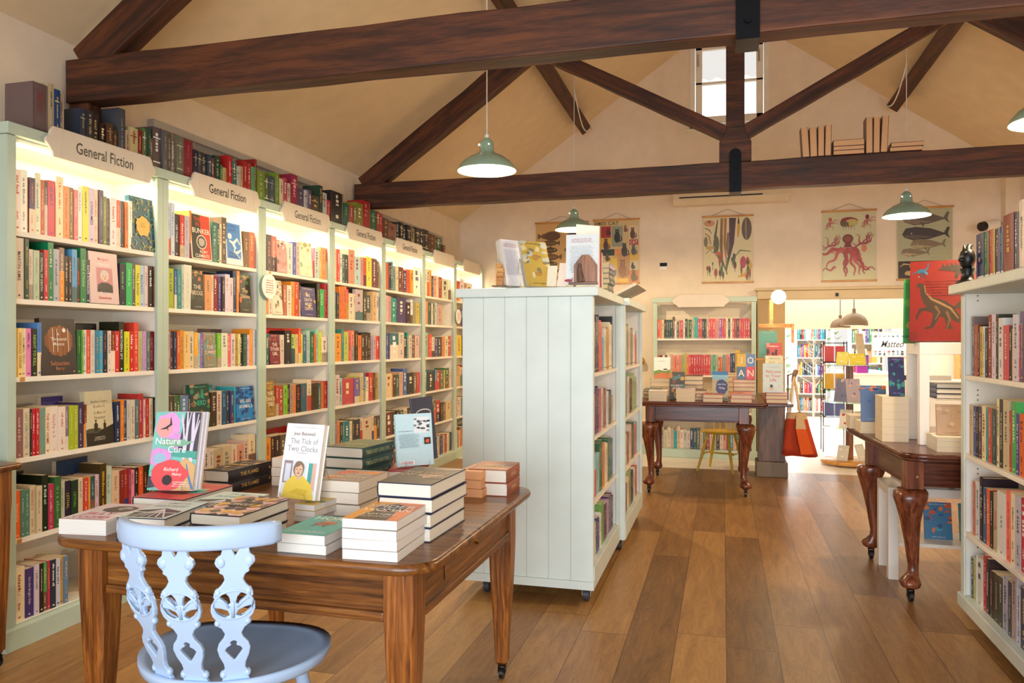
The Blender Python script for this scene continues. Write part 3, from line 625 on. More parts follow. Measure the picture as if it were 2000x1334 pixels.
# ------------------------------------------------------------------ shelf books, copied spine by spine from the photograph
# each entry: right edge, colour, top, ink, title  (in the units of the crop given in the row head)
LEFT = [
 (0, 0, 20, 320, .15, 65, "140,FEE,80,C53 230,FFE,90,889 250,E73,190 328,325,190,F64 405,EEC,130,79A 460,C53,215,FC9 500,222,225,FFF 600,D35,230,829 695,FEB,180,D53 770,F95,300,C63 830,864,315,FD6 885,E77,345,FCC 945,FFF,300,579 1025,FE4,305,553 1095,DCE,325,225,CONSUMED 1155,FDB,345,D84 1215,435,350,AAB 1262,783,430,EE9 1302,432,450,CA8 1385,FEE,455,B53 1435,F64,480,FB9 1455,58B,480 1500,222,490,C45 1540,E84,500,732 1588,FFE,490,CA8"),
 (0, 1, 20, 450, .15, 62, "190,DCB,85,433,MARTIN_AMIS 245,243,110,CB4 310,DCB,250,B86 385,BCA,265,997 440,222,290,DDD,FESTIVAL_OF_DEATH 500,C33,260,EEE 575,185,155,DDC 655,BBC,250,456 720,976,230,EEC 770,322,335,DCA 812,322,345,DCA 880,6AD,255,57A 925,332,360,F52,MONSTER 1000,385,240,BDA,DANI_ATKINS 1052,344,385,EEE,KATE_ATKINSON 1430,* 1510,223,440,6A7 1590,3B6,430,8E9 1630,656,440 1690,DD3,455,665,TALL_BONES 1750,BCD,460,46A,BALDACCI 1795,DCC,465,A66 1862,322,470,EEE 1900,C83,475,632"),
 (0, 2, 20, 610, .15, 57, "100,FD8,205,A84,PARKER 160,FD8,207,864,CROSSROAD_PARKER 220,EDB,207,A87,WOMEN_TROY 290,E8B,210,728 358,221,215,AC6,NIGHT_TO_KILL 412,58C,135,46B 885,* 940,263,232,9C6 960,7B4,232 1005,DDD,230,777 1055,D53,228,FBA 1108,DCB,230,B98 1165,38A,235,CA5 1220,4AD,238,CB6 1275,222,242,C77 1315,DCB,240 1365,722,242,CA6 1425,D22,245,FDD 1490,221,125,EEE,NORTHERN_SPY 1555,DD2,250,664 1620,C22,245,FDD 1680,D43,135,FB8 1735,BB8,245,9A6 1780,C9C,245,A8B 1822,577,250,CB9 1885,822,250,DAA,GUEST_BOOK"),
 (0, 3, 20, 750, .15, 60, "88,223,340 180,966,330,DBB 262,DCA,315,998,LAST_DEBUTANTES 290,322,325 340,B23,320,FCC 385,C22,315,FCC 470,798,310,A87 530,EDB,300,B53,THE_WAY_HOME 635,EDC,285,DAA 722,EDC,290,C77 770,878,290,DDD 835,AB2,280,DD8 893,AB3,275,DD8 965,435,235,AAC 1002,632,265,E84 1366,* 1435,235,225,DDE 1485,E82,205,FD9 1530,347,215,EED 1575,CCB,205,888 1630,DCB,205,976 1680,577,200 1745,B33,125,EBB 1765,EBB,200 1815,B33,185,EBB 1865,DCA,185,C75 1910,222,170,BBB"),
 (0, 4, 20, 890, .15, 60, "138,E62,455,FB8,Insatiable 200,587,440,ACB 268,587,435,ACB 345,DCA,380,C85 418,DCA,385,A98 500,121,245,CDC 578,B35,360,EAA 668,363,265,7A6 725,BBA,320,776 805,213,320,BA3,LETHAL 895,132,310,7A3,LETHAL 955,DCA,280,998 1018,C43,280,FCB 1050,D93,265,FE9 1112,355,260,9AA 1172,DBC,240,A87 1255,431,95,DA3 1335,BCB,130,898 1430,DB9,190,A86 1490,822,185,D99 1545,A32,170,E97 1580,934,150,DBC 1625,E8A,180 1680,211,150,DCB 1745,D52,140,FB8 1800,321,120,E84 1840,232,110"),
 (0, 5, 0, 1080, .1904, 155, "265,EDB,130,A53 355,437,145,DCD,On_the_Bright_Side 408,DCD,110,889 450,221,100,DCB 495,5A5,90 523,C35,75 575,234,60 620,CCD,45 660,DA4,30 700,68A,25"),
 (1, 0, 310, 380, .18737, 95, "130,CCE,85,58B 168,CDE,95,58B 222,322,210,DDD,LEE_CHILD 273,C33,220,FDC 325,BBC,230,889 345,D84,170 562,* 615,476,295,9BB 640,355,305 665,EDB,310 715,654,245,ECA 888,* 950,753,395,CA7 1010,D75,400,FCA"),
 (1, 1, 310, 380, .18737, 95, "110,DC5,770 168,AB2,775,773 195,36A,795 240,388,790,9CC 265,BCB,740 346,DDC,740,CCB 482,* 552,D96,840,786 578,DCB,840 625,822,850,EDB 662,437,860,CCD 692,322,860,DCB 742,DCD,835,998 782,DCC,870 818,235,800,BBC 850,D84,800,FDA 974,*"),
 (1, 2, 310, 600, .2249, 80, "105,C9A,210 135,433,215,DAA 162,235,212,AAC 190,D63,210,FCA 222,D92,200 268,EC8,210,C83 312,DCA,210 345,EA3,220,FD9 365,ACC,225 398,86A,225,CBD 510,* 545,7B3,230,CD9 600,DDC,225,887 630,D66,230,FCB 665,DCC,230 692,B94,230 712,DD9,232 735,322,230 768,354,230,798 795,DBC,240 822,E93,190,FC8 860,CCD,200,4A6"),
 (1, 3, 310, 600, .2249, 80, "100,333,770,CCB 132,654,770,EDC 160,564,768 192,363,765,BCA 262,68A,765,CDE 288,235,755 458,* 508,432,735,CA9 550,DCB,725 590,257,725,8BD 625,334,725,CCD 655,347,725,BBD 672,3AB,690 836,*"),
 (1, 4, 310, 600, .2249, 80, "130,B87,1250 160,C43,1250 200,567,1250 240,DB8,1250 290,876,1240 340,A98,1240 400,BA8,1240 440,DCB,1230 480,DCB,1225 560,BA8,1225 640,CB9,1200,887 690,DCB,1190,C43 740,D97,1190 780,DBA,1150 840,EDB,1100,C83 860,CA9,1100"),
 (2, 0, 310, 380, .18737, 1130, "1180,433,425,D77 1235,E65,440,FBA 1348,* 1405,DDC,510 1440,44A,500,BBD 1478,DBA,500 1612,* 1630,D9B,560 1680,BDD,560 1695,EC7,560 1745,E94,560,C53 1785,D53,570,FB9"),
 (2, 1, 310, 380, .18737, 1120, "1145,D95,1080 1188,DCB,890 1302,* 1340,B64,950 1385,EDC,950 1420,E93,910 1470,C42,915,FDB 1488,211,950 1648,* 1680,221,930,BB4 1730,3A5,990,DDB 1775,B33,935,EBB"),
 (2, 2, 310, 600, .2249, 935, "970,366,230 1062,* 1095,DCB,240 1155,222,205,DDB 1190,AC6,235 1215,DB7,235 1238,D53,185 1255,DD3,235 1290,368,240,CCE 1320,ACB,205 1350,264,215 1370,D63,235 1395,9CB,190 1415,CD4,215 1475,EDC,260"),
 (2, 3, 310, 600, .2249, 935, "1022,* 1050,B43,680,ECB 1085,B44,680,ECB 1120,8C3,675,454 1145,322,670 1172,A98,665 1196,E83,670 1240,222,668,C44 1290,367,660,B54 1325,EDB,625 1385,432,655,221 1410,366,655 1435,D73,650 1470,B32,640,ECB"),
 (2, 4, 310, 600, .2249, 935, "980,E93,1130 1010,433,1120 1060,322,1110,DCB 1120,654,1100,DCB 1150,C44,1095 1200,DCB,1095 1250,DCB,1090 1300,C32,1025 1340,C22,1025 1380,346,1040 1420,DCB,1040 1475,235,1040"),
 (3, 0, 640, 460, .1724, 85, "110,FDA,150 140,D44,160 170,EED,200 200,265,215 238,223,220 305,D97,170,C43 375,BDD,250 410,D99,250 440,D64,255 500,FE5,250 560,744,270 575,433,290 600,DB8,300"),
 (3, 1, 640, 460, .1724, 85, "105,348,640 135,334,650 155,E83,580 185,E73,580 215,E73,580 245,D35,610 300,EDB,660 320,DCB,660 405,*C9B9B9,620 440,443,650 485,455,680 510,CA7,690 555,DB8,640 580,EDC,650 600,577,700"),
 (3, 2, 640, 460, .1724, 85, "155,E93,1110 185,388,1065 235,BC5,1090 275,D66,1075 310,F97,1080 345,322,1080 385,E73,1130 430,432,1110 460,432,1110 490,222,1100 520,A9A,1140 550,CAB,1140 590,D43,1140 605,566,1150"),
 (3, 3, 640, 660, .1949, 78, "120,DCC,370 150,ACC,400 270,*C44A50,400 320,76A,400 335,BB3,390 365,DC9,350 385,469,350 415,EEC,390 455,C33,345 480,432,350 505,B94,350"),
 (3, 4, 640, 660, .1949, 78, "98,88B,830 125,E84,830 150,332,840 175,388,835 225,278,830 250,EDB,830 270,443,815 325,334,810 355,DCB,800 445,*D8C8A8,795 465,DCB,780 495,432,780 520,654,775"),
 (4, 0, 640, 460, .1724, 660, "690,D64,310 720,334,310 745,489,300 775,898,350 805,DDB,355 840,743,360 860,844,365 895,446,400 940,E64,390 970,EA4,390 1050,FFE,370"),
 (4, 1, 640, 460, .1724, 660, "690,DBB,680 720,D99,690 778,298,710 785,322,700 895,*4A3A6A,710 940,322,760 965,EEE,730 1000,997,760 1040,CB5,765"),
 (4, 2, 640, 460, .1724, 665, "700,459,1110 710,346,1110 805,*2C7078,1110 865,DCB,1100 905,322,1150 920,398,1100 955,DCB,1130 990,754,1130 1040,DBA,1140"),
 (4, 3, 640, 660, .1949, 582, "645,*E8D0A8,355 660,E93,370 690,432,370 720,366,365 755,DA8,340 800,46A,305 860,221,345 895,754,345 922,D44,345"),
 (4, 4, 640, 660, .1949, 585, "650,*6A2A22,740 690,221,735 720,333,720 760,355,720 800,DCB,700 860,432,690 925,754,690"),
 (5, 0, 640, 460, .1724, 1100, "1125,FED,390 1155,DCA,390 1180,EA4,395 1200,448,460 1235,DA8,460 1260,EDB,460 1300,A43,475 1370,DDB,500 1400,FFE,500"),
 (5, 1, 640, 460, .1724, 1105, "1135,E97,750 1175,355,765 1195,DDB,770 1215,443,770 1245,BCC,765 1300,CA9,790"),
 (5, 2, 640, 460, .1724, 1105, "1145,9BA,1100 1180,D43,1120 1215,DCB,1150 1245,447,1150 1295,334,1150 1330,D84,1150 1365,DDB,1140 1400,C54,1140"),
 (5, 3, 640, 660, .1949, 975, "1000,288,330 1075,*222222,330 1095,38A,320 1125,C33,320 1165,665,320 1175,DD3,320 1215,364,300 1240,DCB,310"),
 (5, 4, 640, 660, .1949, 975, "1020,432,670 1060,DCB,615 1090,665,620 1130,B22,620 1160,322,640 1185,754,640 1240,*D8C090,630"),
 (6, 0, 640, 460, .1724, 1450, "1475,E84,510 1500,C43,520 1545,FEE,500 1580,DA8,540 1640,FED,550"),
 (6, 1, 640, 460, .1724, 1450, "1475,A43,820 1510,447,830 1540,248,840 1580,DB8,840 1640,CA6,840"),
 (6, 2, 640, 460, .1724, 1450, "1465,A22,1140 1520,EC1,1130 1550,332,1130 1590,DA8,1140 1640,B44,1140"),
 (6, 3, 640, 660, .1949, 1285, "1300,448,290 1330,DA6,280 1360,DCB,290 1400,A32,270 1440,222,270"),
 (6, 4, 640, 660, .1949, 1285, "1300,C43,600 1340,DCB,590 1380,688,590 1400,365,580 1440,754,580"),
]
SHN = ['top', 'second', 'third', 'fourth', 'fifth', 'bottom']
FACE = {}                                                             # gaps kept for face-out books: (bay, shelf) -> [(y0, y1)]
XS = BX - .018
rgb = random.Random(11)
PALL = ['DCB', 'EDB', '322', '433', 'B33', 'C43', 'D63', 'E93', '356', '248', '365', 'DCA', 'BA8', '754', 'A98', 'EDC', '577', 'B94', '634']
done_rows = set()
for bay, sh, px0, py0, sc, st, row in LEFT:
    done_rows.add((bay, sh)); z0 = SHZ[sh]; x = st; n = 0; top = None
    lo, hi = D[bay] + .034, D[bay + 1] - .034
    for tok in row.split():
        f = tok.split(','); xr = float(f[0]); ya = PX(px0 + x * sc, 600, XS).y; yb = PX(px0 + xr * sc, 600, XS).y
        x = xr; ya, yb = max(ya, lo), min(yb, hi)
        if yb - ya < .006: continue
        if f[1] == '*': FACE.setdefault((bay, sh), []).append((ya, yb)); n += 1; continue
        if len(f) > 2: top = py0 + float(f[2]) * sc
        zz = PX(px0 + (x) * sc, top, XS).z; h = min(max(zz - z0, .15), (2.31 if sh == 0 else SHZ[sh - 1] - .026) - z0 - .004)
        n += 1
        col = f[1].lstrip('*'); big = f[1].startswith('*')
        tc = f[3] if len(f) > 3 else contrast(col, rgb); ti = f[4].replace('_', ' ') if len(f) > 4 else ''
        inset = rgb.uniform(0, .008); w = rgb.uniform(.125, .15)
        if big: w = .03
        bands = [(rgb.uniform(.25, .6), rgb.choice(PALL))] if (not ti and rgb.random() < .16) else []
        M_ = frame((XS - inset, ya + .0004, z0 + .0002), (-1, 0, 0), (0, 0, 1), (0, 1, 0))
        record(M_, w, h, yb - ya - .0008, col, '%s shelf of %s left-hand bookcase' % (SHN[sh], BAYN[bay]), 'books on the shelves of the left bookcases', n, tc, ti, False, bands, vis=(.0 if (sh == 5 and bay > 0) or (bay == 6) else (.35 if sh == 4 and bay else 1)))
for bay in range(7):                                                  # bottom shelves, mostly hidden behind the table
    if (bay, 5) in done_rows and bay: continue
    y = D[bay] + .04 if bay else 3.32; n = 0
    while y < D[bay + 1] - .07:
        t_ = rgb.uniform(.018, .04); h = rgb.choice((.21, .22, .22, .24)); n += 1
        M_ = frame((XS - rgb.uniform(0, .008), y, SHZ[5] + .0002), (-1, 0, 0), (0, 0, 1), (0, 1, 0)); col = rgb.choice(PALL)
        record(M_, .14, h, t_ - .0008, col, 'bottom shelf of the %s bookcase' % BAYN[bay], 'books on the shelves of the left bookcases', n + 20, contrast(col, rgb), vis=.25); y += t_
# big books lying/standing behind the first row (seen over the tops)
for bay, sh, ya, yb, h, col in ((0, 1, 2.93, 3.13, .262, '3A3A6A'), (0, 2, 3.28, 3.42, .262, '1B1C1C'), (0, 2, 2.80, 2.93, .262, '2A5A94'), (0, 3, 3.07, 3.2, .262, '3A3070'), (0, 4, 2.80, 2.97, .285, '101414'), (0, 4, 3.16, 3.36, .30, '203858'), (1, 1, 4.3, 4.5, .262, '22344A'), (1, 2, 4.25, 4.5, .25, '33202A'), (1, 3, 4.15, 4.4, .255, '3A9AA0'), (2, 2, 5.0, 5.25, .27, 'C02A28'), (2, 4, 5.0, 5.3, .26, 'B02020')):
    M_ = frame((XS - .17, yb, SHZ[sh] + .0002), (0, -1, 0), (0, 0, 1), (1, 0, 0))
    record(M_, yb - ya, h, .03, col, 'x', 'books on the shelves of the left bookcases', 40, 'DDD', vis=0)

# old books on top of the left bookcases
TOPR = [
 (0, 150, .25, 268, "385,6E5A5A,70,844 430,BA8,58,554 475,247,105,CB7 518,BA9,135,655"),
 (0, 150, .25, 632, "680,323A4A,255,AA8 735,33323A,270,BA7 788,322,292,BA6 835,211,372 890,532,375,A86 940,432,420,A75 992,4A4E56,232,889"),
 (0, 150, .25, 995, "1030,CA8,420 1090,CB8,405 1130,822,420,CA7 1165,674,405 1185,354,405,CB7 1210,865,480 1275,655,405 1320,666,430,AA9 1345,655,445 1385,876,450 1440,776,470,CCA 1510,912234,505,B56"),
 (350, 270, .275, 102, "135,223,85,AA9 160,445,95,BBA 205,333,110,BA8 235,345,120,BBB 262,844,140 300,254634,130,9B9 320,585,190,DDB 345,CB7,210 383,B22,130,ECC 413,377,165 435,CCB,200 458,CA8,200 490,A22,165,E99 515,B33,180 545,5A7,205 562,922,150,D99 615,793,240,CC9 650,563,260 690,456,275,AAB 720,793,250,CCA 745,DCA,290 775,B45,285 800,DCA,320 845,924,265,EBB 890,546,365,AA8 910,CCC,370,334 930,768,365,CAC 950,657,370 1000,543,415 1025,264436,338 1060,CCC,390 1085,B33,440,DAA 1170,222,395 1213,265,470,8B8 1240,B43,480 1260,773,480 1305,883,465 1310,EDB,490 1366,A22,455,C77 1405,264,515,9B9 1425,943,520 1455,B33,540,DBB 1490,643,572 1545,965,610,543 1570,233,602 1595,222,600 1620,334,625 1650,222,622 1680,A96,640,322 1710,334,640 1745,222,650 1780,334,655 1830,643,690,B85 1870,364,710 1890,732,760"),
]
n = 0
for px0, py0, sc, st, row in TOPR:
    x = st
    for tok in row.split():
        f = tok.split(','); xr = float(f[0]); xs = BX - .05 if st != 585 else -3.29
        ya = PX(px0 + x * sc, 300, xs).y; yb = PX(px0 + xr * sc, 300, xs).y; x = xr
        h = min(max(PX(px0 + (xr - 10) * sc, py0 + float(f[2]) * sc, xs).z - TOPZ, .12), .36 if yb < 3.3 and st != 585 else (.286 if 3.2 < ya < 3.56 else .34)); n += 1
        col = f[1]; tc = f[3] if len(f) > 3 else contrast(col, rgb)
        bands = [] if rgb.random() < .5 else [(.2, col), (.23, tc), (.75, col), (.78, tc)]
        record(frame((xs - rgb.uniform(0, .015), ya + .0004, TOPZ + .0005), (-1, 0, 0), (0, 0, 1), (0, 1, 0)), (.13 if st == 585 else .15 if n > 1 else .17), h, yb - ya - .0008, col, 'in the row above the left bookcases', 'old books on top of the left bookcases', n, tc, '', True, bands, 'D8C8A0', vis=.8 if ya < 6.8 else .3)

# right bookcase (spines face the aisle, reader's right is towards the camera)
RIGHT = [
 (0, 1880, 580, .24, 78, "98,766,160 125,A43,225,DBA 140,222,230 165,CA3,240,543 182,DDD,240 210,222,250,DDB,GLADIUS 238,822,145 270,DCD,140,889 292,332,140,DBB 330,DDD,170,556 378,C45,230,DAA 402,222,240,DDB 408,E93,260 455,CCD,140,568 470,C44,230 500,547,115 550,322,150 600,DCB,160"),
 (1, 1880, 580, .24, 55, "88,DB8,880,A76 112,248,890,DDD 130,212,900 158,423,895 188,EDA,890 205,2AA,900 240,B43,905,CCB 278,244,915,9AA 300,EDA,830 330,222,835,DDC,THE_RIVER_WILD 378,CB9,840 400,B43,930 436,4A5,850 460,249,950 500,D62,960 560,C32,980"),
 (2, 1880, 880, .315, 64, "80,C64,195 105,DDD,195,345 128,212,170,CCB 150,358,235 168,E62,240,FCB 192,222,260,CCC 215,BA8,265,C53,ARNHEM 268,DDD,270,222,A_B_A 300,E76,215,C43 325,EDB,240 362,BBC,240,556 395,B23,300 430,222,310"),
 (3, 1880, 880, .315, 54, "68,345,665 85,CC8,680,A84 130,DDD,680,445 148,B23,650,DAA 163,322,670,EEE,TORNADO 195,322,755,CA8,HURRICANE 225,332,775,BBB,LANCASTER 248,443,790,CCA 282,AAB,800,345 305,445,820,DDD,TOP_GUN 335,BAA,780,865 360,CCD,860,346 400,346,870"),
]
RN = ['top', 'second', 'third', 'bottom']
for sh, px0, py0, sc, st, row in RIGHT:
    x = st; n = 0; xs = RB0 + .022; z0 = RSZ[sh]
    for tok in row.split():
        f = tok.split(','); xr = float(f[0]); ya = PX(px0 + x * sc, 600, xs).y; yb = PX(px0 + xr * sc, 600, xs).y; x = xr; n += 1
        ya = min(ya, RY1 - .038)
        zz = PX(px0 + (xr - 6) * sc, py0 + float(f[2]) * sc, xs).z; h = min(max(zz - z0, .17), .31)
        col = f[1]; tc = f[3] if len(f) > 3 else contrast(col, rgb); ti = f[4].replace('_', ' ') if len(f) > 4 else ''
        record(frame((xs, ya - .0004, z0 + .0002), (1, 0, 0), (0, 0, 1), (0, -1, 0)), .15, h, ya - yb - .0008, col, '%s shelf of right-edge bookcase' % RN[sh], 'books in the right-hand bookcase', n, tc, ti, n % 3 == 0, [])
x = 370; n = 0
for tok in "450,236,420,CA8 505,264,405,CB9 548,A22,390,DB8 572,CA2,385 628,336,370,CB9 662,357,350,9BB 775,821818,200,CA3 835,335,190,CCD 889,EDC,60,333,MYTHOLOGY 960,A33,80 1030,DCB,90".split():
    f = tok.split(','); xr = float(f[0]); xs = RB0 + .03; ya = PX(1840 + x * .18, 500, xs).y; yb = PX(1840 + xr * .18, 500, xs).y; x = xr; n += 1
    h = PX(1840 + (xr - 30) * .18, 380 + float(f[2]) * .18, xs).z - IT
    record(frame((xs, ya - .0004, IT + .0006), (1, 0, 0), (0, 0, 1), (0, -1, 0)), .15, min(h, .36), ya - yb - .0008, f[1], 'in the row above the right-edge bookcase', 'books on top of the right-hand bookcase', n, f[3] if len(f) > 3 else 'DCB', f[4] if len(f) > 4 else '', True, [(.12, 'EEE'), (.14, f[1])] if n < 7 else [])

# island shelves facing the aisle
ISL = [[("CC9,.2 433,.3 325,.33 E53,.3 49C,.2 DDC,.26 C93,.27 EDB,.3 222,.34", "223,.3 DDD,.3 9A8,.3 DCB,.31 998,.28 EEE,.26 D64,.24 BCD,.26")],
       [("9AC,.24 A44,.24 437,.27 B56,.25 DCB,.25 856,.24 DDD,.23 334,.22 B94,.18 334,.2", "466,.29 388,.31 DCB,.28 433,.26 AB8,.29 9B9,.25 DCC,.25")],
       [("EEE,.21 D66,.17 9CC,.24 364,.3 D84,.27 EDB,.26 264,.28 346,.26 223,.3", "348,.27 DDD,.23 964,.24 DCB,.27 455,.27 C77,.25 8AA,.26")],
       [("DCB,.19 EDB,.2 248,.2 EEE,.21 7A5,.25 435,.22 B9B,.22 536,.24 322,.22 A87,.33", "DCB,.2 658,.21 EDB,.24 9A6,.26 336,.24 DDB,.24 B55,.25 DCB,.23")]]
for sh in range(4):
    for u, (ya, yb, xe) in enumerate(((4.10, 5.07, IX1), (5.19, 6.22, IX1 + .035))):
        toks = ISL[sh][0][u].split(); n = 0; y = ya
        for k in range(40):
            f = toks[k * len(toks) // 34 % len(toks)].split(',') ; t_ = rgb.uniform(.022, .038); n += 1
            if y + t_ > yb - .04: break
            record(frame((xe - .03, y, ISZ[sh] + .0002), (-1, 0, 0), (0, 0, 1), (0, 1, 0)), .15, float(f[1]) * 1.0 - rgb.uniform(0, .02), t_ - .0008, f[0], '%s shelf of the %s island bookcase' % (RN[sh], ['first', 'second'][u]), 'books in the island bookcases', n, contrast(f[0], rgb), '', False, [], vis=1)
            y += t_
# ------------------------------------------------------------------ tables
def rrect(x0, x1, y0, y1, r, n=6, cut=None):
    pts = []
    for cx, cy, a in ((x1 - r, y0 + r, -90), (x1 - r, y1 - r, 0), (x0 + r, y1 - r, 90), (x0 + r, y0 + r, 180)):
        for i in range(n + 1): t = R(a + 90 * i / n); pts.append((cx + r * math.cos(t), cy + r * math.sin(t)))
    return pts
def top_slab(x0, x1, y0, y1, z0, z1, r, name, mat, parent, lip=.0):
    """rounded slab with a moulded (half-round) edge"""
    m = MB(); P = rrect(x0, x1, y0, y1, r); n = len(P); cx, cy = (x0 + x1) / 2, (y0 + y1) / 2; prof = []
    hh = (z1 - z0) / 2
    for i in range(7):
        a = -math.pi / 2 + math.pi * i / 6; prof.append((hh * .7 * (1 - math.cos(a)), z0 + hh + hh * math.sin(a)))
    if lip: prof = [(.022, z0 - .014), (.008, z0 - .012), (.004, z0 - .002), (.012, z0)] + prof
    vs = []
    for d, z in prof:
        for x, y in P:
            ux, uy = (x - cx) / ((x1 - x0) / 2), (y - cy) / ((y1 - y0) / 2)
            vs.append((x - d * max(-1, min(1, ux)), y - d * max(-1, min(1, uy)), z))
    m.add(vs, [(i * n + j, i * n + (j + 1) % n, (i + 1) * n + (j + 1) % n, (i + 1) * n + j) for i in range(len(prof) - 1) for j in range(n)], None, True)
    m.add(vs[-n:], [tuple(range(n))]); m.add(vs[:n], [tuple(reversed(range(n)))])
    return m.build(name, mat, parent, fixn=True)
FT = .785
def sq_leg(parent, x, y, z1, a, b, sx, sy, name='leg'):
    """square tapered leg with stopped chamfer"""
    m = MB(); st = [(z1, a, .0), (z1 - .14, a, .0), (z1 - .20, a * 1.02, .16), (.42, a * .92, .16), (.16, b, .14), (.075, b * .92, .1), (.07, b * .8, .1)]
    vs = []
    for z, w, ch in st:
        h = w / 2; c = h * ch * 1.2 + .0005
        vs += [(x - h + c, y - h, z), (x + h - c, y - h, z), (x + h, y - h + c, z), (x + h, y + h - c, z), (x + h - c, y + h, z), (x - h + c, y + h, z), (x - h, y + h - c, z), (x - h, y - h + c, z)]
    fs = [(i * 8 + (j + 1) % 8, i * 8 + j, (i + 1) * 8 + j, (i + 1) * 8 + (j + 1) % 8) for i in range(len(st) - 1) for j in range(8)] + [tuple(range(8)), tuple(reversed(range(len(vs) - 8, len(vs))))]
    m.add(vs, fs); o = m.build(name, 'oakz', parent, fixn=True)
    MB().lathe([(0.001, .06), (b * .42, .062), (b * .42, .085), (b * .36, .088)], (x, y, 0), 16).build('ferrule', 'brass', o)
    castor(o, x, y, .062, .022, .018, 'castor', 'black')
    return o
TX0, TX1, TY0, TY1 = -2.09, -.775, 1.955, 3.215
t = thing('display_table', 'varnished oak table in the foreground, piled with new books', 'table', (0, 0, 0))
top_slab(TX0, TX1, TY0, TY1, FT - .032, FT, .11, 'tabletop', 'oakx', t)
for x in (TX0 + .13, TX1 - .115):
    for y in (TY0 + .11, TY1 - .13): sq_leg(t, x, y, FT - .033, .092, .055, 1, 1)
ap = FT - .034
for nm, a in (('apron', (TX0 + .18, TX1 - .165, TY0 + .085, TY0 + .107)), ('apron', (TX0 + .18, TX1 - .165, TY1 - .125, TY1 - .103))):
    box(nm, 'oakx', *a, ap - .125, ap, t); box('apron_moulding', 'oakx', a[0], a[1], a[2] - .012, a[3], ap - .155, ap - .1255, t, .006)
for a in ((TX0 + .105, TX0 + .127, TY0 + .16, TY1 - .18), (TX1 - .102, TX1 - .08, TY0 + .16, TY1 - .18)):
    box('apron', 'oaky', *a, ap - .125, ap, t); box('apron_moulding', 'oaky', a[0], a[1] + .012, a[2], a[3], ap - .155, ap - .1255, t, .006)
box('drawer_front', 'oaky', TX1 - .0795, TX1 - .074, 2.30, 2.92, ap - .105, ap - .012, t, .003)
kn = MB(); kn.tube([(TX1 - .074, 2.62, ap - .055), (TX1 - .066, 2.62, ap - .055)], .016, 12); kn.build('lock_plate', 'brass', t)
# second table at the far left edge
t = thing('side_table', 'wooden table whose corner and one leg show at the far left edge', 'table')
c = PZ(36, 905, .875)
top_slab(-3.43, c.x, c.y - .9, c.y + .03, .847, .875, .02, 'tabletop', 'oakx', t)
sq_leg(t, c.x - .06, c.y - .05, .846, .075, .05, 1, 1); sq_leg(t, -3.37, c.y - .05, .846, .075, .05, 1, 1)
sq_leg(t, c.x - .06, c.y - .82, .846, .075, .05, 1, 1); sq_leg(t, -3.37, c.y - .82, .846, .075, .05, 1, 1)
box('apron', 'oakx', -3.33, c.x - .1, c.y - .065, c.y - .045, .73, .846, t)

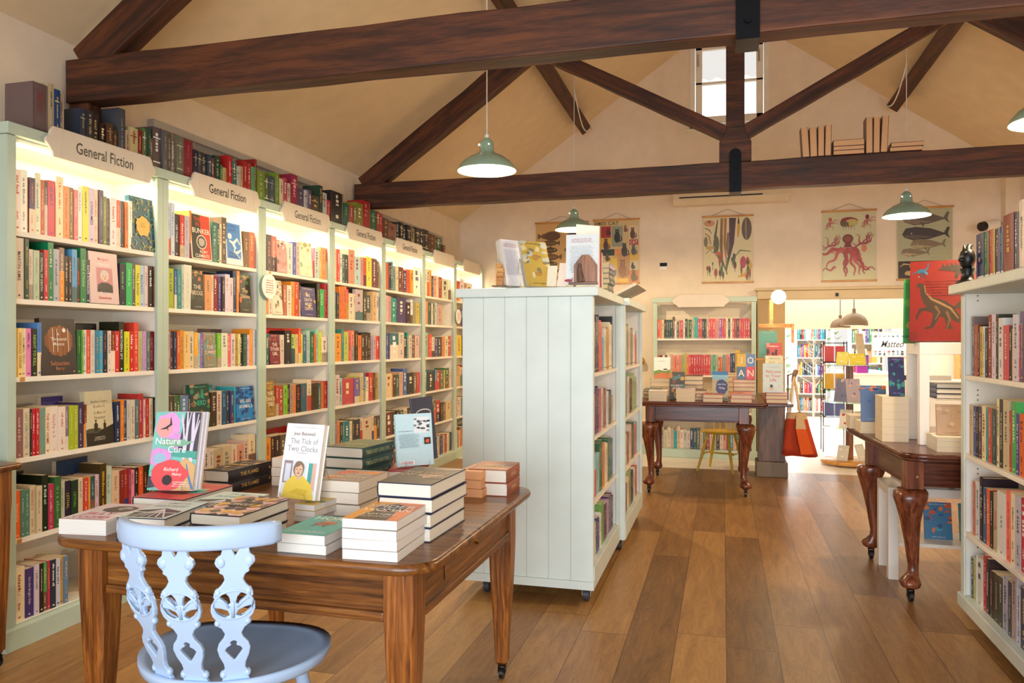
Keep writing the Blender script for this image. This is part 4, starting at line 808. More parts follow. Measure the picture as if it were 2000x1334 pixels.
# ------------------------------------------------------------------ pale blue carved chair
def chair(loc, rz):
    t = thing('carved_chair', 'glossy pale blue wooden chair with carved pierced splats, drawn up to the front table', 'chair', loc, rz)
    def mapper(o):                                                    # top rail: bent board
        return o
    m = MB(); n = 20; vs = []
    for i in range(n + 1):
        u = -1 + 2 * i / n; x = .233 * math.sin(u * 1.05) / math.sin(1.05); y = -.335 + .17 * (1 - math.cos(u * 1.05)) / (1 - math.cos(1.05)) * .85
        nx, ny = math.sin(u * .75), -math.cos(u * .75); hh = .033 if abs(u) < .93 else .028; cz = .878 + .008 * (1 - u * u)
        th = .017 if abs(u) < .96 else .013
        for k in range(12):
            a = 2 * math.pi * k / 12; ca, sa = math.cos(a), math.sin(a)
            e = lambda v: math.copysign(abs(v) ** .55, v)
            vs.append((x + nx * th * e(ca), y + ny * th * e(ca), cz + hh * e(sa)))
    fs = [(i * 12 + j, i * 12 + (j + 1) % 12, (i + 1) * 12 + (j + 1) % 12, (i + 1) * 12 + j) for i in range(n) for j in range(12)]
    m.add(vs, fs, None, True); m.add(vs[:12], [tuple(reversed(range(12)))], None, True); m.add(vs[-12:], [tuple(range(12))], None, True)
    m.build('top_rail', 'blue', t, fixn=True)
    # seat: dished shield
    m = MB(); rings = 10; seg = 40; vs = []
    def out(a):
        x, y = math.cos(a), math.sin(a)
        ex = .285 * (1 - .30 * max(0, -y)) ; ey = .235
        return (math.copysign(abs(x) ** .72, x) * ex, math.copysign(abs(y) ** .74, y) * ey)
    def zt(f, y): return .462 - .016 * (1 - f ** 2) + .004 * (f > .97)
    for r_ in range(rings + 1):
        f = r_ / rings
        for j in range(seg): x, y = out(2 * math.pi * j / seg); vs.append((x * f, y * f, zt(f, y)))
    for d, z in ((1.0, .452), (.985, .436), (.93, .424), (0.0, .424)):
        for j in range(seg): x, y = out(2 * math.pi * j / seg); vs.append((x * d, y * d, z))
    nr = len(vs) // seg
    m.add(vs, [(i * seg + j, i * seg + (j + 1) % seg, (i + 1) * seg + (j + 1) % seg, (i + 1) * seg + j) for i in range(nr - 1) for j in range(seg)], None, True)
    m.build('seat', 'blue', t, fixn=True)
    # splats
    half = [(0.00, .036), (.03, .030), (.055, .036), (.085, .025), (.12, .027), (.17, .036), (.215, .040), (.25, .036), (.285, .024), (.31, .020), (.345, .028), (.37, .043), (.39, .037), (.42, .048), (.455, .053), (.49, .052),
            (.525, .044), (.555, .047), (.575, .041), (.60, .030), (.63, .022), (.66, .026), (.672, .036), (.69, .034), (.71, .043), (.73, .048), (.755, .045), (.775, .034), (.80, .032), (.83, .030)]
    H = .83
    def splat(xb, xt, yb, yt, ya, nm='splat'):
        outl = [(w, z) for z, w in half] + [(-w, z) for z, w in reversed(half)]
        # notch in the head
        head = [(.014, .83), (.0, .765), (-.014, .83)]
        outl = [(w, z) for z, w in half] + head + [(-w, z) for z, w in reversed(half)]
        holes = []
        def mir(p): return [(-x, z) for x, z in reversed(p)]
        up = [(.006, .492), (.010, .53), (.018, .553), (.032, .558), (.042, .540), (.032, .534), (.022, .514), (.014, .486)]
        lo = [(.013, .450), (.028, .466), (.044, .474), (.043, .450), (.034, .428), (.020, .414), (.007, .422)]
        dia = [(0, .140), (.013, .180), (.021, .206), (.015, .226), (.005, .238), (.008, .250), (.006, .262), (0, .267), (-.006, .262), (-.008, .250), (-.005, .238), (-.015, .226), (-.021, .206), (-.013, .180)]
        holes = [up, mir(up), lo, mir(lo), dia]
        loops = [[Vector((x, z, 0)) for x, z in outl]] + [[Vector((x, z, 0)) for x, z in h] for h in holes]
        flat = [p for L in loops for p in L]; tri = tessellate_polygon(loops); N_ = len(flat); th = .014; m = MB()
        k = 1.0 / H
        # fit in space: splat foot (xb,yb,.46) to head (xt,yt,.875), slight backwards curve, turned by ya
        ca, sa = math.cos(ya), math.sin(ya); hz = .418
        def Pt(x, z, d):
            f = z * k; bow = -.035 * math.sin(math.pi * f) * .5; dd = d * (1.0 if True else 0)
            bx, by = xb + (xt - xb) * f, yb + (yt - yb) * f + bow
            return (bx + (x * 1.08) * ca - dd * sa, by + (x * 1.08) * sa + dd * ca, .458 + (hz - .012) * f)
        def rel(x, z):                                                # carved relief near the middle
            return .0
        vs = [Pt(p.x, p.y, -th / 2) for p in flat] + [Pt(p.x, p.y, th / 2) for p in flat]
        fs = [tuple(a) for a in tri] + [tuple(i + N_ for i in reversed(a)) for a in tri]
        b = 0
        for L in loops:
            n_ = len(L); fs += [(b + i, b + (i + 1) % n_, b + (i + 1) % n_ + N_, b + i + N_) for i in range(n_)]; b += n_
        m.add(vs, fs)
        o = m.build(nm, 'blue', t, bevel=.0032, fixn=True)
        for s_ in (-1, 1):                                            # carved ring and plume on each face
            r_ = MB()
            dd = s_ * (th / 2 + .0005)
            ring = [Pt(.047 * math.cos(a), .486 + .084 * math.sin(a) * 1.0, dd) for a in [2 * math.pi * i / 20 for i in range(21)]]
            r_.tube(ring, .0032, 6)
            r_.tube([Pt(0, .41, dd), Pt(0, .47, dd), Pt(0, .51, dd)], [.005, .004, .002], 6)
            for q in (-1, 1):
                r_.tube([Pt(q * .010, .47, dd), Pt(q * .018, .495, dd), Pt(q * .030, .520, dd), Pt(q * .040, .520, dd)], [.003, .0035, .004, .002], 6)
            r_.build('carved_relief', 'blue', o, fixn=True)
        for q in (-1, 1):
            for x_, z_, a_, b_ in ((.033, .735, .014, .018), (.036, .560, .010, .012), (.036, .380, .009, .010), (.029, .05, .010, .012)):
                MB().ball(Pt(q * x_, z_, 0), a_, th * .8, b_, 12).build('carved_knob', 'blue', o)
    splat(0, 0, -.212, -.325, 0)
    splat(.105, .150, -.192, -.285, .42); splat(-.105, -.150, -.192, -.285, -.42)
    # legs and stretchers
    prof = lambda a, b: [a, a * .8, a * 1.0, b, b * .8]
    for sx in (-1, 1):
        for sy in (-1, 1):
            a = Vector((sx * .15, sy * .12, .43)); b = Vector((sx * .215, sy * .19 , 0.0))
            pts = [a.lerp(b, f) for f in (0, .12, .22, .3, .34, .38, .6, .8, .84, .88, 1)]
            MB().tube(pts, [.014, .017, .021, .022, .017, .021, .020, .016, .019, .016, .012], 12).build('leg', 'blue', t)
        MB().tube([(sx * .188, -.16, .19), (sx * .188, 0, .19), (sx * .188, .16, .19)], [.009, .014, .009], 8).build('stretcher', 'blue', t)
    MB().tube([(-.185, 0, .19), (0, 0, .19), (.185, 0, .19)], [.009, .014, .009], 8).build('stretcher', 'blue', t)
chair((-1.446, 2.04, 0), R(9))

# ------------------------------------------------------------------ books on the front table
def flat_frame(A, B, l, spine):
    A, B = Vector(A), Vector(B); e1 = (B - A); w = e1.length; e1.normalize(); e2 = Vector((-e1.y, e1.x, 0))
    if spine == 'L': return frame(A, e1, e2, (0, 0, 1)), w
    if spine == 'R': return frame(B + e2 * l, -e1, -e2, (0, 0, 1)), w
def stack(pA, pB, z, l, ts, cols, label, hard, spine='L', tcol='EEE', title='', art=None, jit=.006, down=False, seed=1, group=None, pcol='E4DCCC', base=None):
    """pile of equal books; pA, pB: near corners of the bottom (or, down=True, of the top face) in photo pixels at height z"""
    rg = random.Random(seed); A = PZ(*pA, z); B = PZ(*pB, z); n = len(ts)
    if down: z0 = z - sum(ts) - .0004 * n
    else: z0 = z
    if base is not None: z0 = base
    zz = z0 + .0004; pos = ['bottom', 'second from bottom', 'third from bottom', 'fourth from bottom', 'fifth from bottom', 'sixth']
    for i, th in enumerate(ts):
        M_, w = flat_frame((A.x, A.y, zz), (B.x, B.y, zz), l, spine)
        if i < n - 1 or n == 1: dx, dy, dr = (rg.uniform(-jit, jit), rg.uniform(-jit, jit), rg.uniform(-1.2, 1.2)) if n > 1 else (0, 0, 0)
        else: dx = dy = dr = 0
        M_ = Matrix.Translation((dx, dy, 0)) @ M_ @ Matrix.Rotation(R(dr), 4, 'Z')
        lab = label if n == 1 else label + ', ' + ('top of its pile' if i == n - 1 else pos[i] + ' of its pile')
        col = cols if isinstance(cols, str) else cols[i % len(cols)]
        make_book(M_, w, l, th - .0016, col, lab, tcol, title, hard, (), pcol, group or ('piled books: ' + label), art if i == n - 1 else None, spine=bool(title) or hard, seed=seed + i)
        zz += th
    return zz
# cover artworks ------------------------------------------------------------
def a_jilly(A, g):
    A.rect(0, 0, 1, 1, 'F6EEF0'); A.rect(.0, .55, 1, 1, 'F0DDE2'); A.ell(.62, .66, .34, .2, '55484A', 20, wob=.06); A.ell(.70, .70, .14, .10, 'C9BAB8', 14); A.ell(.72, .66, .09, .03, '2A2224', 10)
    A.text('JILLY', .48, .35, .19, 'E0508C', .86); A.text('COOPER', .52, .16, .11, 'E0508C', .8); A.words(.1, .9, .05, .025, '99808A', g); A.line([(.02, .02), (.98, .02)], .012, 'D04A7A')
def a_teal(A, g):
    A.rect(0, 0, 1, 1, 'D5EAEA'); A.text('EMPIRE', .5, .86, .07, '5AA7A7', .7)
    A.poly([(.1, .05), (.9, .05), (.95, .42), (.5, .55), (.05, .42)], '3A3A3E')
    for k in range(6): A.line([(.1 + .16 * k, .06), (.5, .5)], .03, 'EEF0F0')
    A.line([(.06, .3), (.94, .3)], .05, 'EEF0F0'); A.words(.1, .9, .7, .03, '5AA7A7', g, 2)
def a_diamond(A, g):
    A.rect(0, 0, 1, 1, 'F1C9BE'); C = ['2B2422', 'F0B83A', 'EFC2B8', 'F0B83A', '2B2422', '6A5A3A']; k = 0
    for j in range(7):
        for i in range(5):
            cx, cy = (i + (j % 2) * .5) / 4.5, j / 6.0; A.poly([(cx - .12, cy), (cx, cy - .085), (cx + .12, cy), (cx, cy + .085)], C[(i * 2 + j * 3) % 6]); k += 1
    A.poly([(.3, .42), (.7, .42), (.78, .58), (.2, .58)], '2B2422'); A.text('CIRCUS', .5, .5, .09, 'F4E6C8', .5)
def a_nature(A, g):
    A.rect(0, 0, 1, 1, '7FC9BE'); A.ell(.30, .83, .27, .17, 'E6A2DC', wob=.12, seed=3); A.ell(.22, .80, .18, .13, 'F4A6A0', wob=.05); A.ell(.5, .62, .2, .1, 'DB9CDB', wob=.2, seed=5)
    A.poly([(.55, .44), (.66, 1), (1, 1), (1, .4)], '4A4854')
    for x, t in ((.72, .035), (.86, .06)): A.line([(x + .03, .22), (x, .5), (x + .01, .75), (x - .02, 1)], [.09, .07, .05, .03], 'E2D8E6')
    for a, b, c, d in ((.72, .55, .60, .98), (.72, .62, .78, 1), (.86, .5, .98, .9), (.87, .6, .82, .99), (.72, .45, .66, .8), (.87, .42, .95, .98), (.64, .82, .58, .96)): A.line([(a, b), ((a + c) / 2 - .01, (b + d) / 2), (c, d)], [.05, .035, .018], 'DDD2E2')
    A.line([(.14, .775), (.25, .79), (.36, .84), (.34, .93)], [.008, .045, .05, .01], '3C3A48'); A.line([(.36, .84), (.28, .80), (.31, .76)], [.03, .03, .01], '3C3A48')
    A.ell(.50, .60, .36, .055, '84B79A', wob=.25, seed=8); A.ell(.8, .46, .5, .05, '4FA79A', wob=.2, seed=4)
    A.ell(.2, .42, .24, .12, 'E29ADB', wob=.1, seed=6); A.ell(.2, .40, .15, .07, '9FC2DA', wob=.1, seed=9); A.poly([(.55, 0), (1, 0), (1, .32), (.75, .42), (.6, .3)], 'D9B27A'); A.line([(1, .02), (.86, .2), (.8, .34)], [.08, .05, .02], '5E86B8')
    A.poly([(0, .18), (.18, .15), (.3, .06), (0, .02)], '3B4450'); A.line([(0, .25), (.2, .2), (.3, .1)], .03, '5CC9B0')
    A.ell(.45, .19, .40, .19, 'E8555A', 22, wob=.08, seed=2); A.ell(.42, .13, .11, .065, '3A2E33', 16)
    A.text('Nature', .35, .625, .085, 'FFFFFF', .62); A.text('Cure', .56, .52, .085, 'FFFFFF', .45); A.text('Richard', .48, .265, .045, 'FFF4EE', .4, slant=.1); A.text('Mabey', .62, .2, .045, 'FFF4EE', .4, slant=.1)
    A.words(.5, .95, .1, .014, 'FFF0EA', g, 3)
def face(A, cx, cy, r, skin, hair):
    A.ell(cx, cy + r * .10, r * .98, r * .70, hair, 20, wob=.04); A.ell(cx + r * .04, cy - r * .02, r * .70, r * .56, skin, 18); A.poly([(cx - r * .8, cy + r * .3), (cx - r * .2, cy + r * .68), (cx + r * .5, cy + r * .6), (cx + r * .1, cy + r * .36), (cx - r * .5, cy + r * .22)], hair)
    for s in (-1, 1): A.ell(cx + s * r * .3, cy + r * .06, r * .1, r * .045, '3A2A24', 8)
    A.ell(cx, cy - r * .1, r * .08, r * .08, 'C89078', 8); A.ell(cx, cy - r * .28, r * .24, r * .05, 'A8504A', 10)
def a_joan(A, g):
    A.rect(0, 0, 1, 1, 'F8F6F4'); A.words(.2, .85, .945, .012, 'B8A0A0', g); A.text('Joan Bakewell', .5, .86, .06, '5A3038', .78); A.text('The Tick of', .52, .765, .075, '9C9AA6', .74); A.text('Two Clocks', .5, .665, .075, '9C9AA6', .84); A.text('A Tale of Moving On', .5, .605, .022, 'A08890', .5)
    A.rect(.05, .02, .95, .5, 'DCE4EA'); A.rect(.07, .2, .3, .5, 'A08A92'); A.rect(.11, .22, .26, .46, 'D6DCE8'); A.rect(.68, .12, .93, .48, '4FA9A2'); A.rect(.68, .12, .73, .48, 'F0F0F0'); A.rect(.84, .12, .93, .48, 'E8B4A4')
    A.poly([(.1, .0), (.16, .2), (.36, .31), (.6, .31), (.85, .2), (.95, .0)], 'E8CC52'); A.poly([(.42, .3), (.5, .23), (.58, .3)], 'E0B89C'); face(A, .48, .38, .15, 'E4BCA0', '8A7460')
    A.poly([(.3, .08), (.7, .05), (.78, .12), (.5, .14)], 'D8BA40')
def a_blueback(A, g):
    A.rect(0, 0, 1, 1, 'C3E0E6'); A.rect(.50, .62, .92, .93, 'E4E8E8')
    for i in range(16): A.ell(.52 + g.random() * .38, .64 + g.random() * .26, .05, .02, g.choice(['3A3F44', '888C90', '5A5F64']), 8, wob=.3, seed=i)
    A.words(.05, .45, .66, .014, '7A78A0', g); A.words(.04, .62, .60, .012, '8A9AA8', g, 14, 1.6); A.rect(.75, .40, .93, .53, '3A2A2A'); A.ell(.84, .46, .06, .035, 'E05A3A', 8, wob=.3)
    A.rect(.08, .03, .46, .1, 'F4F4F4')
    for i in range(16): A.rect(.1 + i * .02, .04, .1 + i * .02 + g.choice([.006, .012]), .09, 'B04A5A')
def a_glass(A, g):
    A.rect(0, 0, 1, 1, '2C2A44'); 
    A.line([(.15, .75), (.22, .1)], .03, 'F0F0F0'); A.line([(.85, .75), (.78, .1)], .03, 'F0F0F0'); A.line([(.15 + .35 * (1 - math.cos(i * math.pi / 8)), .75 + .06 * math.sin(i * math.pi / 4 * .5)) for i in range(9)], .025, 'F0F0F0')
    A.line([(.15 + .35 * (1 - math.cos(i * math.pi / 8)), .75 - .06 * math.sin(i * math.pi / 8)) for i in range(9)], .02, 'F0F0F0')
    for x, y, c in ((.35, .45, 'A8D8E8'), (.6, .42, 'E8F0F4'), (.48, .3, 'A8D8E8'), (.5, .18, 'E87A6A'), (.68, .28, 'E8F0F4')): A.line([(x - .1, y), (x, y + .1), (x + .1, y), (x, y - .1), (x - .1, y)], .035, c)
def a_swirl(c1, c2, c3, title, tc='F4E4C8', sub=None):
    def f(A, g):
        A.rect(0, 0, 1, 1, c1)
        for i in range(5): A.ell(g.uniform(.1, .9), g.uniform(.3, .9), g.uniform(.1, .3), g.uniform(.04, .12), g.choice([c2, c3]), 14, wob=.35, seed=i + 1)
        y = .62
        for w in title.split('|'): A.text(w, .5, y, .1, tc, .85); y -= .14
        if sub: A.text(sub, .5, .12, .06, tc, .8)
        A.words(.2, .8, .9, .02, tc, g)
    return f
def a_flames(A, g):
    A.rect(0, 0, 1, 1, '231E22')
    for i in range(4):
        for j in range(5): A.poly([(i * .25 + .02, j * .2 + .02), (i * .25 + .23, j * .2 + .03), (i * .25 + .2, j * .2 + .17), (i * .25 + .05, j * .2 + .16)], ['6A4A26', 'C8963E', '40302A', '8A6A30'][(i * 3 + j) % 4])
    A.text('FLAMES', .5, .5, .12, 'E8B860', .8)
def a_horse(A, g):
    A.rect(0, 0, 1, 1, '4DB7B0'); A.text('HORSE', .55, .87, .16, 'F4F4E8', .88); A.ell(.5, .58, .2, .1, 'A0603A', 14, wob=.15, seed=2); A.ell(.66, .64, .09, .06, 'D8582E', 10); A.line([(.4, .55), (.36, .42)], .05, '8A5030'); A.line([(.58, .55), (.6, .42)], .05, '8A5030'); A.ell(.5, .7, .07, .05, 'D8A080', 10)
    A.words(.06, .94, .16, .022, 'E8F4F0', g, 3)
def a_spider(A, g):
    A.rect(0, 0, 1, 1, 'EE8A4A'); A.rect(0, 0, .5, 1, 'F0A83C'); A.poly([(.2, .0), (.22, .3), (.3, .42), (.22, .55), (.25, .72), (.5, .82), (.75, .72), (.78, .55), (.7, .42), (.76, .3), (.8, 0)], '4A3A30')
    A.line([(.34, .46), (.5, .40), (.66, .46)], .03, 'F0B0A0'); A.text('SPIDER', .5, .67, .14, 'FFF8EE', .9); A.text('WOMAN', .5, .49, .14, 'FFF8EE', .9); A.text('LADY HALE', .5, .27, .075, 'FFF8EE', .6); A.words(.15, .85, .17, .022, 'F8E8D8', g, 2); A.text('THE', .5, .88, .06, 'FFF8EE', .2)
z = FT
stack((115, 1043), (207, 1047), z, .24, [.05], 'F4EEF0', 'thick white paperback with a pink title, lying at the left corner of the front table', False, art=a_jilly, pcol='E6E2DA')
stack((228, 1056), (322, 1060), z, .25, [.037, .037], '20284A', 'navy hardback with a pale teal jacket behind the chair rail', True, art=a_teal, pcol='E4DED4', seed=3)
stack((345, 1024), (440, 1031), z, .26, [.032, .032], 'D5EAEA', 'pale teal hardback in the middle of the front table', True, art=a_teal, pcol='E4DED4', seed=5)
stack((370, 1001), (468, 1008), .893, .262, [.036, .036, .036], '26222A', 'black-edged hardback patterned with yellow and pink diamonds', True, art=a_diamond, down=True, base=FT, seed=7)
stack((258, 970), (358, 976), .855, .29, [.035, .035], '3A2A48', 'hardback with a coral and teal jacket under the Nature Cure display', True, art=a_swirl('D8504A', '3FA8A0', '2C2A33', 'NATURE'), down=True, base=FT, seed=9)
stack((397, 917), (447, 920), .881, .29, [.048, .048], '221E26', 'black hardback with gilt lettering The Flames', True, 'R', 'D8B060', 'THE FLAMES', a_flames, down=True, base=FT, seed=11)
stack((575, 1018), (614, 1022), FT, .2, [.0205, .0205, .0205], 'E8D8B0', 'slim paperback under the standing white memoir', False, seed=13, pcol='ECE6E0', art=a_swirl('D8C070', '4A8A84', 'F0E8D8', 'CLOCKS'))
stack((616, 1004), (701, 1010), FT, .235, [.042, .042, .041], 'A8988C', 'thick paperback with a grey and red monarch jacket', False, art=a_swirl('A09088', 'D8502A', 'E88A3A', 'LETTERS|TO|BABYLON', sub='MONARCH'), seed=15, pcol='EFE2D0')
stack((668, 1092), (775, 1100), FT, .26, [.030, .030, .030, .028], 'C6BCB0', 'white-edged paperback lettered Spider Woman at the front table edge', False, art=a_spider, seed=17, pcol='E4E0DA', jit=.002)
stack((539, 1078), (634, 1086), FT, .235, [.029, .029], 'C0C6C0', 'turquoise paperback with a cartoon horse at the front table edge', False, art=a_horse, seed=19, pcol='E2DED6')
stack((736, 940), (842, 946), .966, .315, [.045, .045, .045, .0455], '1E2444', 'navy-edged hardback with dark brown jacket in the tall pile', True, art=a_swirl('3A2E2C', '5A4A44', 'C8A890', 'THE LIGHT|OF DAYS', 'D8B89A'), down=True, base=FT, seed=21)
stack((896, 970), (940, 973), FT, .2, [.035, .035, .035], 'E09A5A', 'small orange-edged paperback between the navy and copper piles', False, seed=23, jit=.001, pcol='E0A070', spine='R', tcol='8A4A20')
stack((914, 967), (990, 971), FT, .215, [.054, .054], '9A4A2C', 'copper-coloured hardback at the far right corner of the front table', True, 'R', 'E8C088', 'RISINGS', a_swirl('B87A4A', 'D89A5A', '7A4A34', 'HUMANS|BEING', 'F0D8A8'), seed=25)
stack((636, 871), (709, 875), .965, .265, [.045, .045, .045, .045], '3C5C52', 'grey-green hardback lettered along its spine in the rear pile', True, 'R', 'D8D8A0', "THE BLOODY LIONS SONG", a_swirl('5A6A3A', '6A7A44', '8A3A2A', 'LIONS', 'C8C88A'), down=True, base=FT, seed=27)
stack((531, 948), (588, 952), FT, .24, [.04, .04, .04], 'E8C8B0', 'peach-coloured paperback behind the standing white memoir', False, seed=29, pcol='EEDCC8')
stack((756, 960), (830, 960), FT, .24, [.045, .04], 'B03A34', 'red hardback under the pale blue standing book', True, seed=31, pcol='F0E8DC')
def stand_book(pl, pr, z, h, t, col, label, art, lean=14, hard=False, copies=1, extra=0, turn=0, stand=True, tcol='EEE', group=None, pcol='F2ECE0', sp=False, w_=None):
    """book standing face-out: pl, pr = bottom corners of the cover in photo pixels, at height z"""
    A_, B_ = PZ(*pl, z), PZ(*pr, z); e1 = (B_ - A_); w = w_ or e1.length; e1.normalize(); e1 = Matrix.Rotation(R(turn), 3, 'Z') @ e1; back = Vector((-e1.y, e1.x, 0))
    up = Matrix.Rotation(R(-lean), 4, e1) @ Vector((0, 0, 1)) if False else (Vector((0, 0, 1)) * math.cos(R(lean)) + back * math.sin(R(lean)))
    nrm = e1.cross(up)
    roots = []
    for i in range(copies):
        o = A_ + Vector((0, 0, .0006 + t * math.sin(R(lean)) * 0)) + back * 0 - nrm * (t + .001) * (i + 1) + e1 * .006 * i
        o.z = max(o.z, z + .0006)
        if i == 0: o0 = o
        roots.append(make_book(frame(o, e1, up, nrm), w, h, t - .001, col, label if i == 0 else label + (', first copy behind' if i == 1 else ', last copy behind'), tcol, '', hard, (), pcol, group if copies > 1 else None, art if i == 0 else None, spine=sp, seed=i))
    if stand:
        s = thing('book_stand', 'clear acrylic stand holding the ' + stand, 'book stand')
        m = MB(); T = (t + .001) * copies
        c = (A_ + B_) / 2
        for k in (-.32, .32):
            a = c + e1 * w * k
            pts = [a - back * .018 + Vector((0, 0, .028)), a - back * .016 + Vector((0, 0, .002)), a + back * (T + .01) + Vector((0, 0, .002)), a + back * (T + .012) + up * (h * .62), a + back * (T + .012 + h * .38) + Vector((0, 0, .002))]
            m.tube(pts, .0022, 6)
        m.build('wire_leg', 'clear', s)
        m = MB(); a, b = c - e1 * w * .36, c + e1 * w * .36; q = a + back * (T + .012); r_ = b + back * (T + .012)
        m.add([q, r_, r_ + up * h * .62, q + up * h * .62], [(0, 1, 2, 3)]); m.add([p + back * .002 for p in (q, r_, r_ + up * h * .62, q + up * h * .62)], [(3, 2, 1, 0)])
        m.build('back_plate', 'clear', s)
    return roots
stand_book((286, 959), (376, 961), .857, .288, .013, 'DAD4E2', 'standing Nature Cure paperback with pale tree trunks on its cover', a_nature, 13, copies=3, stand='Nature Cure books', group='Nature Cure paperbacks on their stand')
stand_book((541, 974), (614, 982), .849, .262, .028, 'F6F4F2', 'white hardback memoir standing face-out, a woman in a yellow cardigan on it', a_joan, 12, True, 1, stand='white memoir')
stand_book((777, 914), (848, 908), .872, .222, .02, 'C3E0E6', 'pale blue book standing with its back cover showing, beside the green pile', a_blueback, 8, True, 1, stand='pale blue book')
c_ = PZ(778, 918, .872)
stand_book((790, 915), (833, 902), .872, .285, .012, '2C2A44', 'dark navy book with a drawn whisky glass, standing behind the pale blue one', a_glass, 6, True, 1, stand=None)
for o in [o for o in bpy.data.objects if o.name.startswith('book') and o.get('label', '').startswith('dark navy book with a drawn')]:
    o.location += Vector((.012, .115, 0))
# ------------------------------------------------------------------ face-out books on the left bookcases
def faceout(bay, sh, px, col, label, art, t=.028, top=None):
    """px: (left x, right x, left bottom y is taken from the shelf, top y at left)"""
    x0, x1, ty = px; xs = BX - .012; ya, yb = PX(x0, 600, xs).y, PX(x1, 600, xs).y; h = PX(x0, ty, xs).z - SHZ[sh]
    h = min(h, (SHZ[sh - 1] - .03 if sh else 2.31) - SHZ[sh] - .006)
    w = yb - ya - .002; lean = R(4)
    up = Vector((-math.sin(lean), 0, math.cos(lean))); nrm = Vector((math.cos(lean), 0, math.sin(lean)))
    o = Vector((xs - t - .002, ya + .001, SHZ[sh] + .0015)); 
    make_book(frame(o, (0, 1, 0), up, nrm), w, h, t, col, label, 'DDD', '', False, (), 'EFE0C4', None, art, spine=False)
    if h > .2: tag(box('display_stand', 'clear', BX - .0128, BX - .0112, (ya + yb) / 2 - .03, (ya + yb) / 2 + .03, SHZ[sh] + .0008, SHZ[sh] + .02), 'clear lip holding the ' + label.split(' on the ')[0].split(',')[0][:60], 'book stand') if False else None
def a_floral(A, g):
    A.rect(0, 0, 1, 1, '2E5C68')
    for i in range(60):
        x, y, r = g.random(), g.random(), g.uniform(.05, .11); a = g.random() * 6
        A.line([(x + r * math.cos(a + k * .6), y + r * .6 * math.sin(a + k * .6)) for k in range(6)], [.035, .03, .026, .02, .015, .008], g.choice(['D8A83A', '4A9A98', '6AB0A0', '33708A', 'C8B04A']))
    A.ell(.48, .45, .30, .19, 'E8B84A', 26, wob=.1); A.words(.32, .64, .5, .018, 'A87A20', g, 3)
def a_atwood(A, g):
    A.rect(0, 0, 1, 1, 'E4C6C4'); A.text('Margaret', .5, .86, .07, 'D0424A', .66); A.text('Atwood', .5, .77, .065, 'F8ECEA', .55); A.rect(.24, .22, .8, .70, 'D08A90'); face(A, .52, .53, .16, 'EBC8B4', 'D8D0CC')
    A.poly([(.25, .22), (.27, .36), (.4, .41), (.62, .41), (.78, .36), (.79, .22)], '222428'); A.text('Burning', .5, .20, .065, 'F8ECEA', .5); A.text('Questions', .5, .11, .065, 'D0424A', .65)
def a_moons(A, g):
    A.rect(0, 0, 1, 1, '2E2022'); 
    for i in range(15):
        x = .12 + i * .052; hh = math.sqrt(max(.01, 1 - ((x - .49) / .39) ** 2)) * .27 + g.uniform(-.015, .015); A.rect(x, .60 - hh, x + .047, .60 + hh, g.choice(['8A5426', 'A0622A', '9A5A2C', '7E4A22']))
    for x in (.33, .45, .76): A.rect(x, .40, x + .022, .82, 'D8CCC0')
    A.ell(.66, .79, .05, .04, 'EEE6DC', 10); A.text('A', .49, .72, .05, 'F0E4D4'); A.text('Thousand', .5, .635, .06, 'F0E4D4', .52); A.text('Moons', .5, .545, .06, 'F0E4D4', .36)
    A.text('Sebastian', .5, .20, .08, 'B8744A', .72); A.text('Barry', .5, .10, .08, 'B8744A', .42); A.rect(.88, .03, .9, .06, 'DDD')
def a_honour(A, g):
    A.rect(0, 0, 1, 1, 'C8C0A0'); A.rect(0, .3, 1, .75, 'D8CCA8'); A.poly([(0, 0), (0, .24), (.3, .26), (.6, .28), (1, .36), (1, 0)], '2E2A20'); A.ell(.25, .27, .3, .05, '57503C', 12, wob=.2)
    A.text('Barbara Taylor', .52, .80, .06, '8A7A58', .8); A.text('Bradford', .5, .72, .055, 'A08A78', .5); A.text('A Man of', .52, .60, .055, 'B0906A', .45); A.text('Honour', .52, .51, .06, '9A8462', .5)
    for x, s in ((.36, 1), (.68, .7)): A.ell(x, .45 - (1 - s) * .05, .03 * s, .022 * s, '2A241C', 8); A.poly([(x - .06 * s, .25), (x - .07 * s, .38), (x, .43 - (1 - s) * .05), (x + .07 * s, .38), (x + .05 * s, .25)], '3A342A')
    A.words(.25, .75, .14, .014, 'D8D0BC', g, 3)
def a_bunker(A, g):
    A.rect(0, 0, 1, 1, 'F3E6CE'); A.rect(.05, .02, .5, .97, '332E28'); A.rect(.5, .02, .97, .97, 'D2402A'); A.text('THE MAN', .55, .87, .09, 'D2502A', .7); A.text('IN THE', .55, .76, .09, 'D2502A', .55); A.text('BUNKER', .52, .62, .11, 'F6F0D8', .85)
    A.ell(.52, .38, .26, .16, 'C8C0B0', 22); A.ell(.52, .38, .21, .13, '4A4038', 22); A.ell(.52, .38, .15, .09, 'B8B0A4', 16, wob=.1); A.text('RORY', .6, .17, .07, 'F6F0D8', .4); A.text('CLEMENTS', .52, .08, .07, 'F6F0D8', .8)
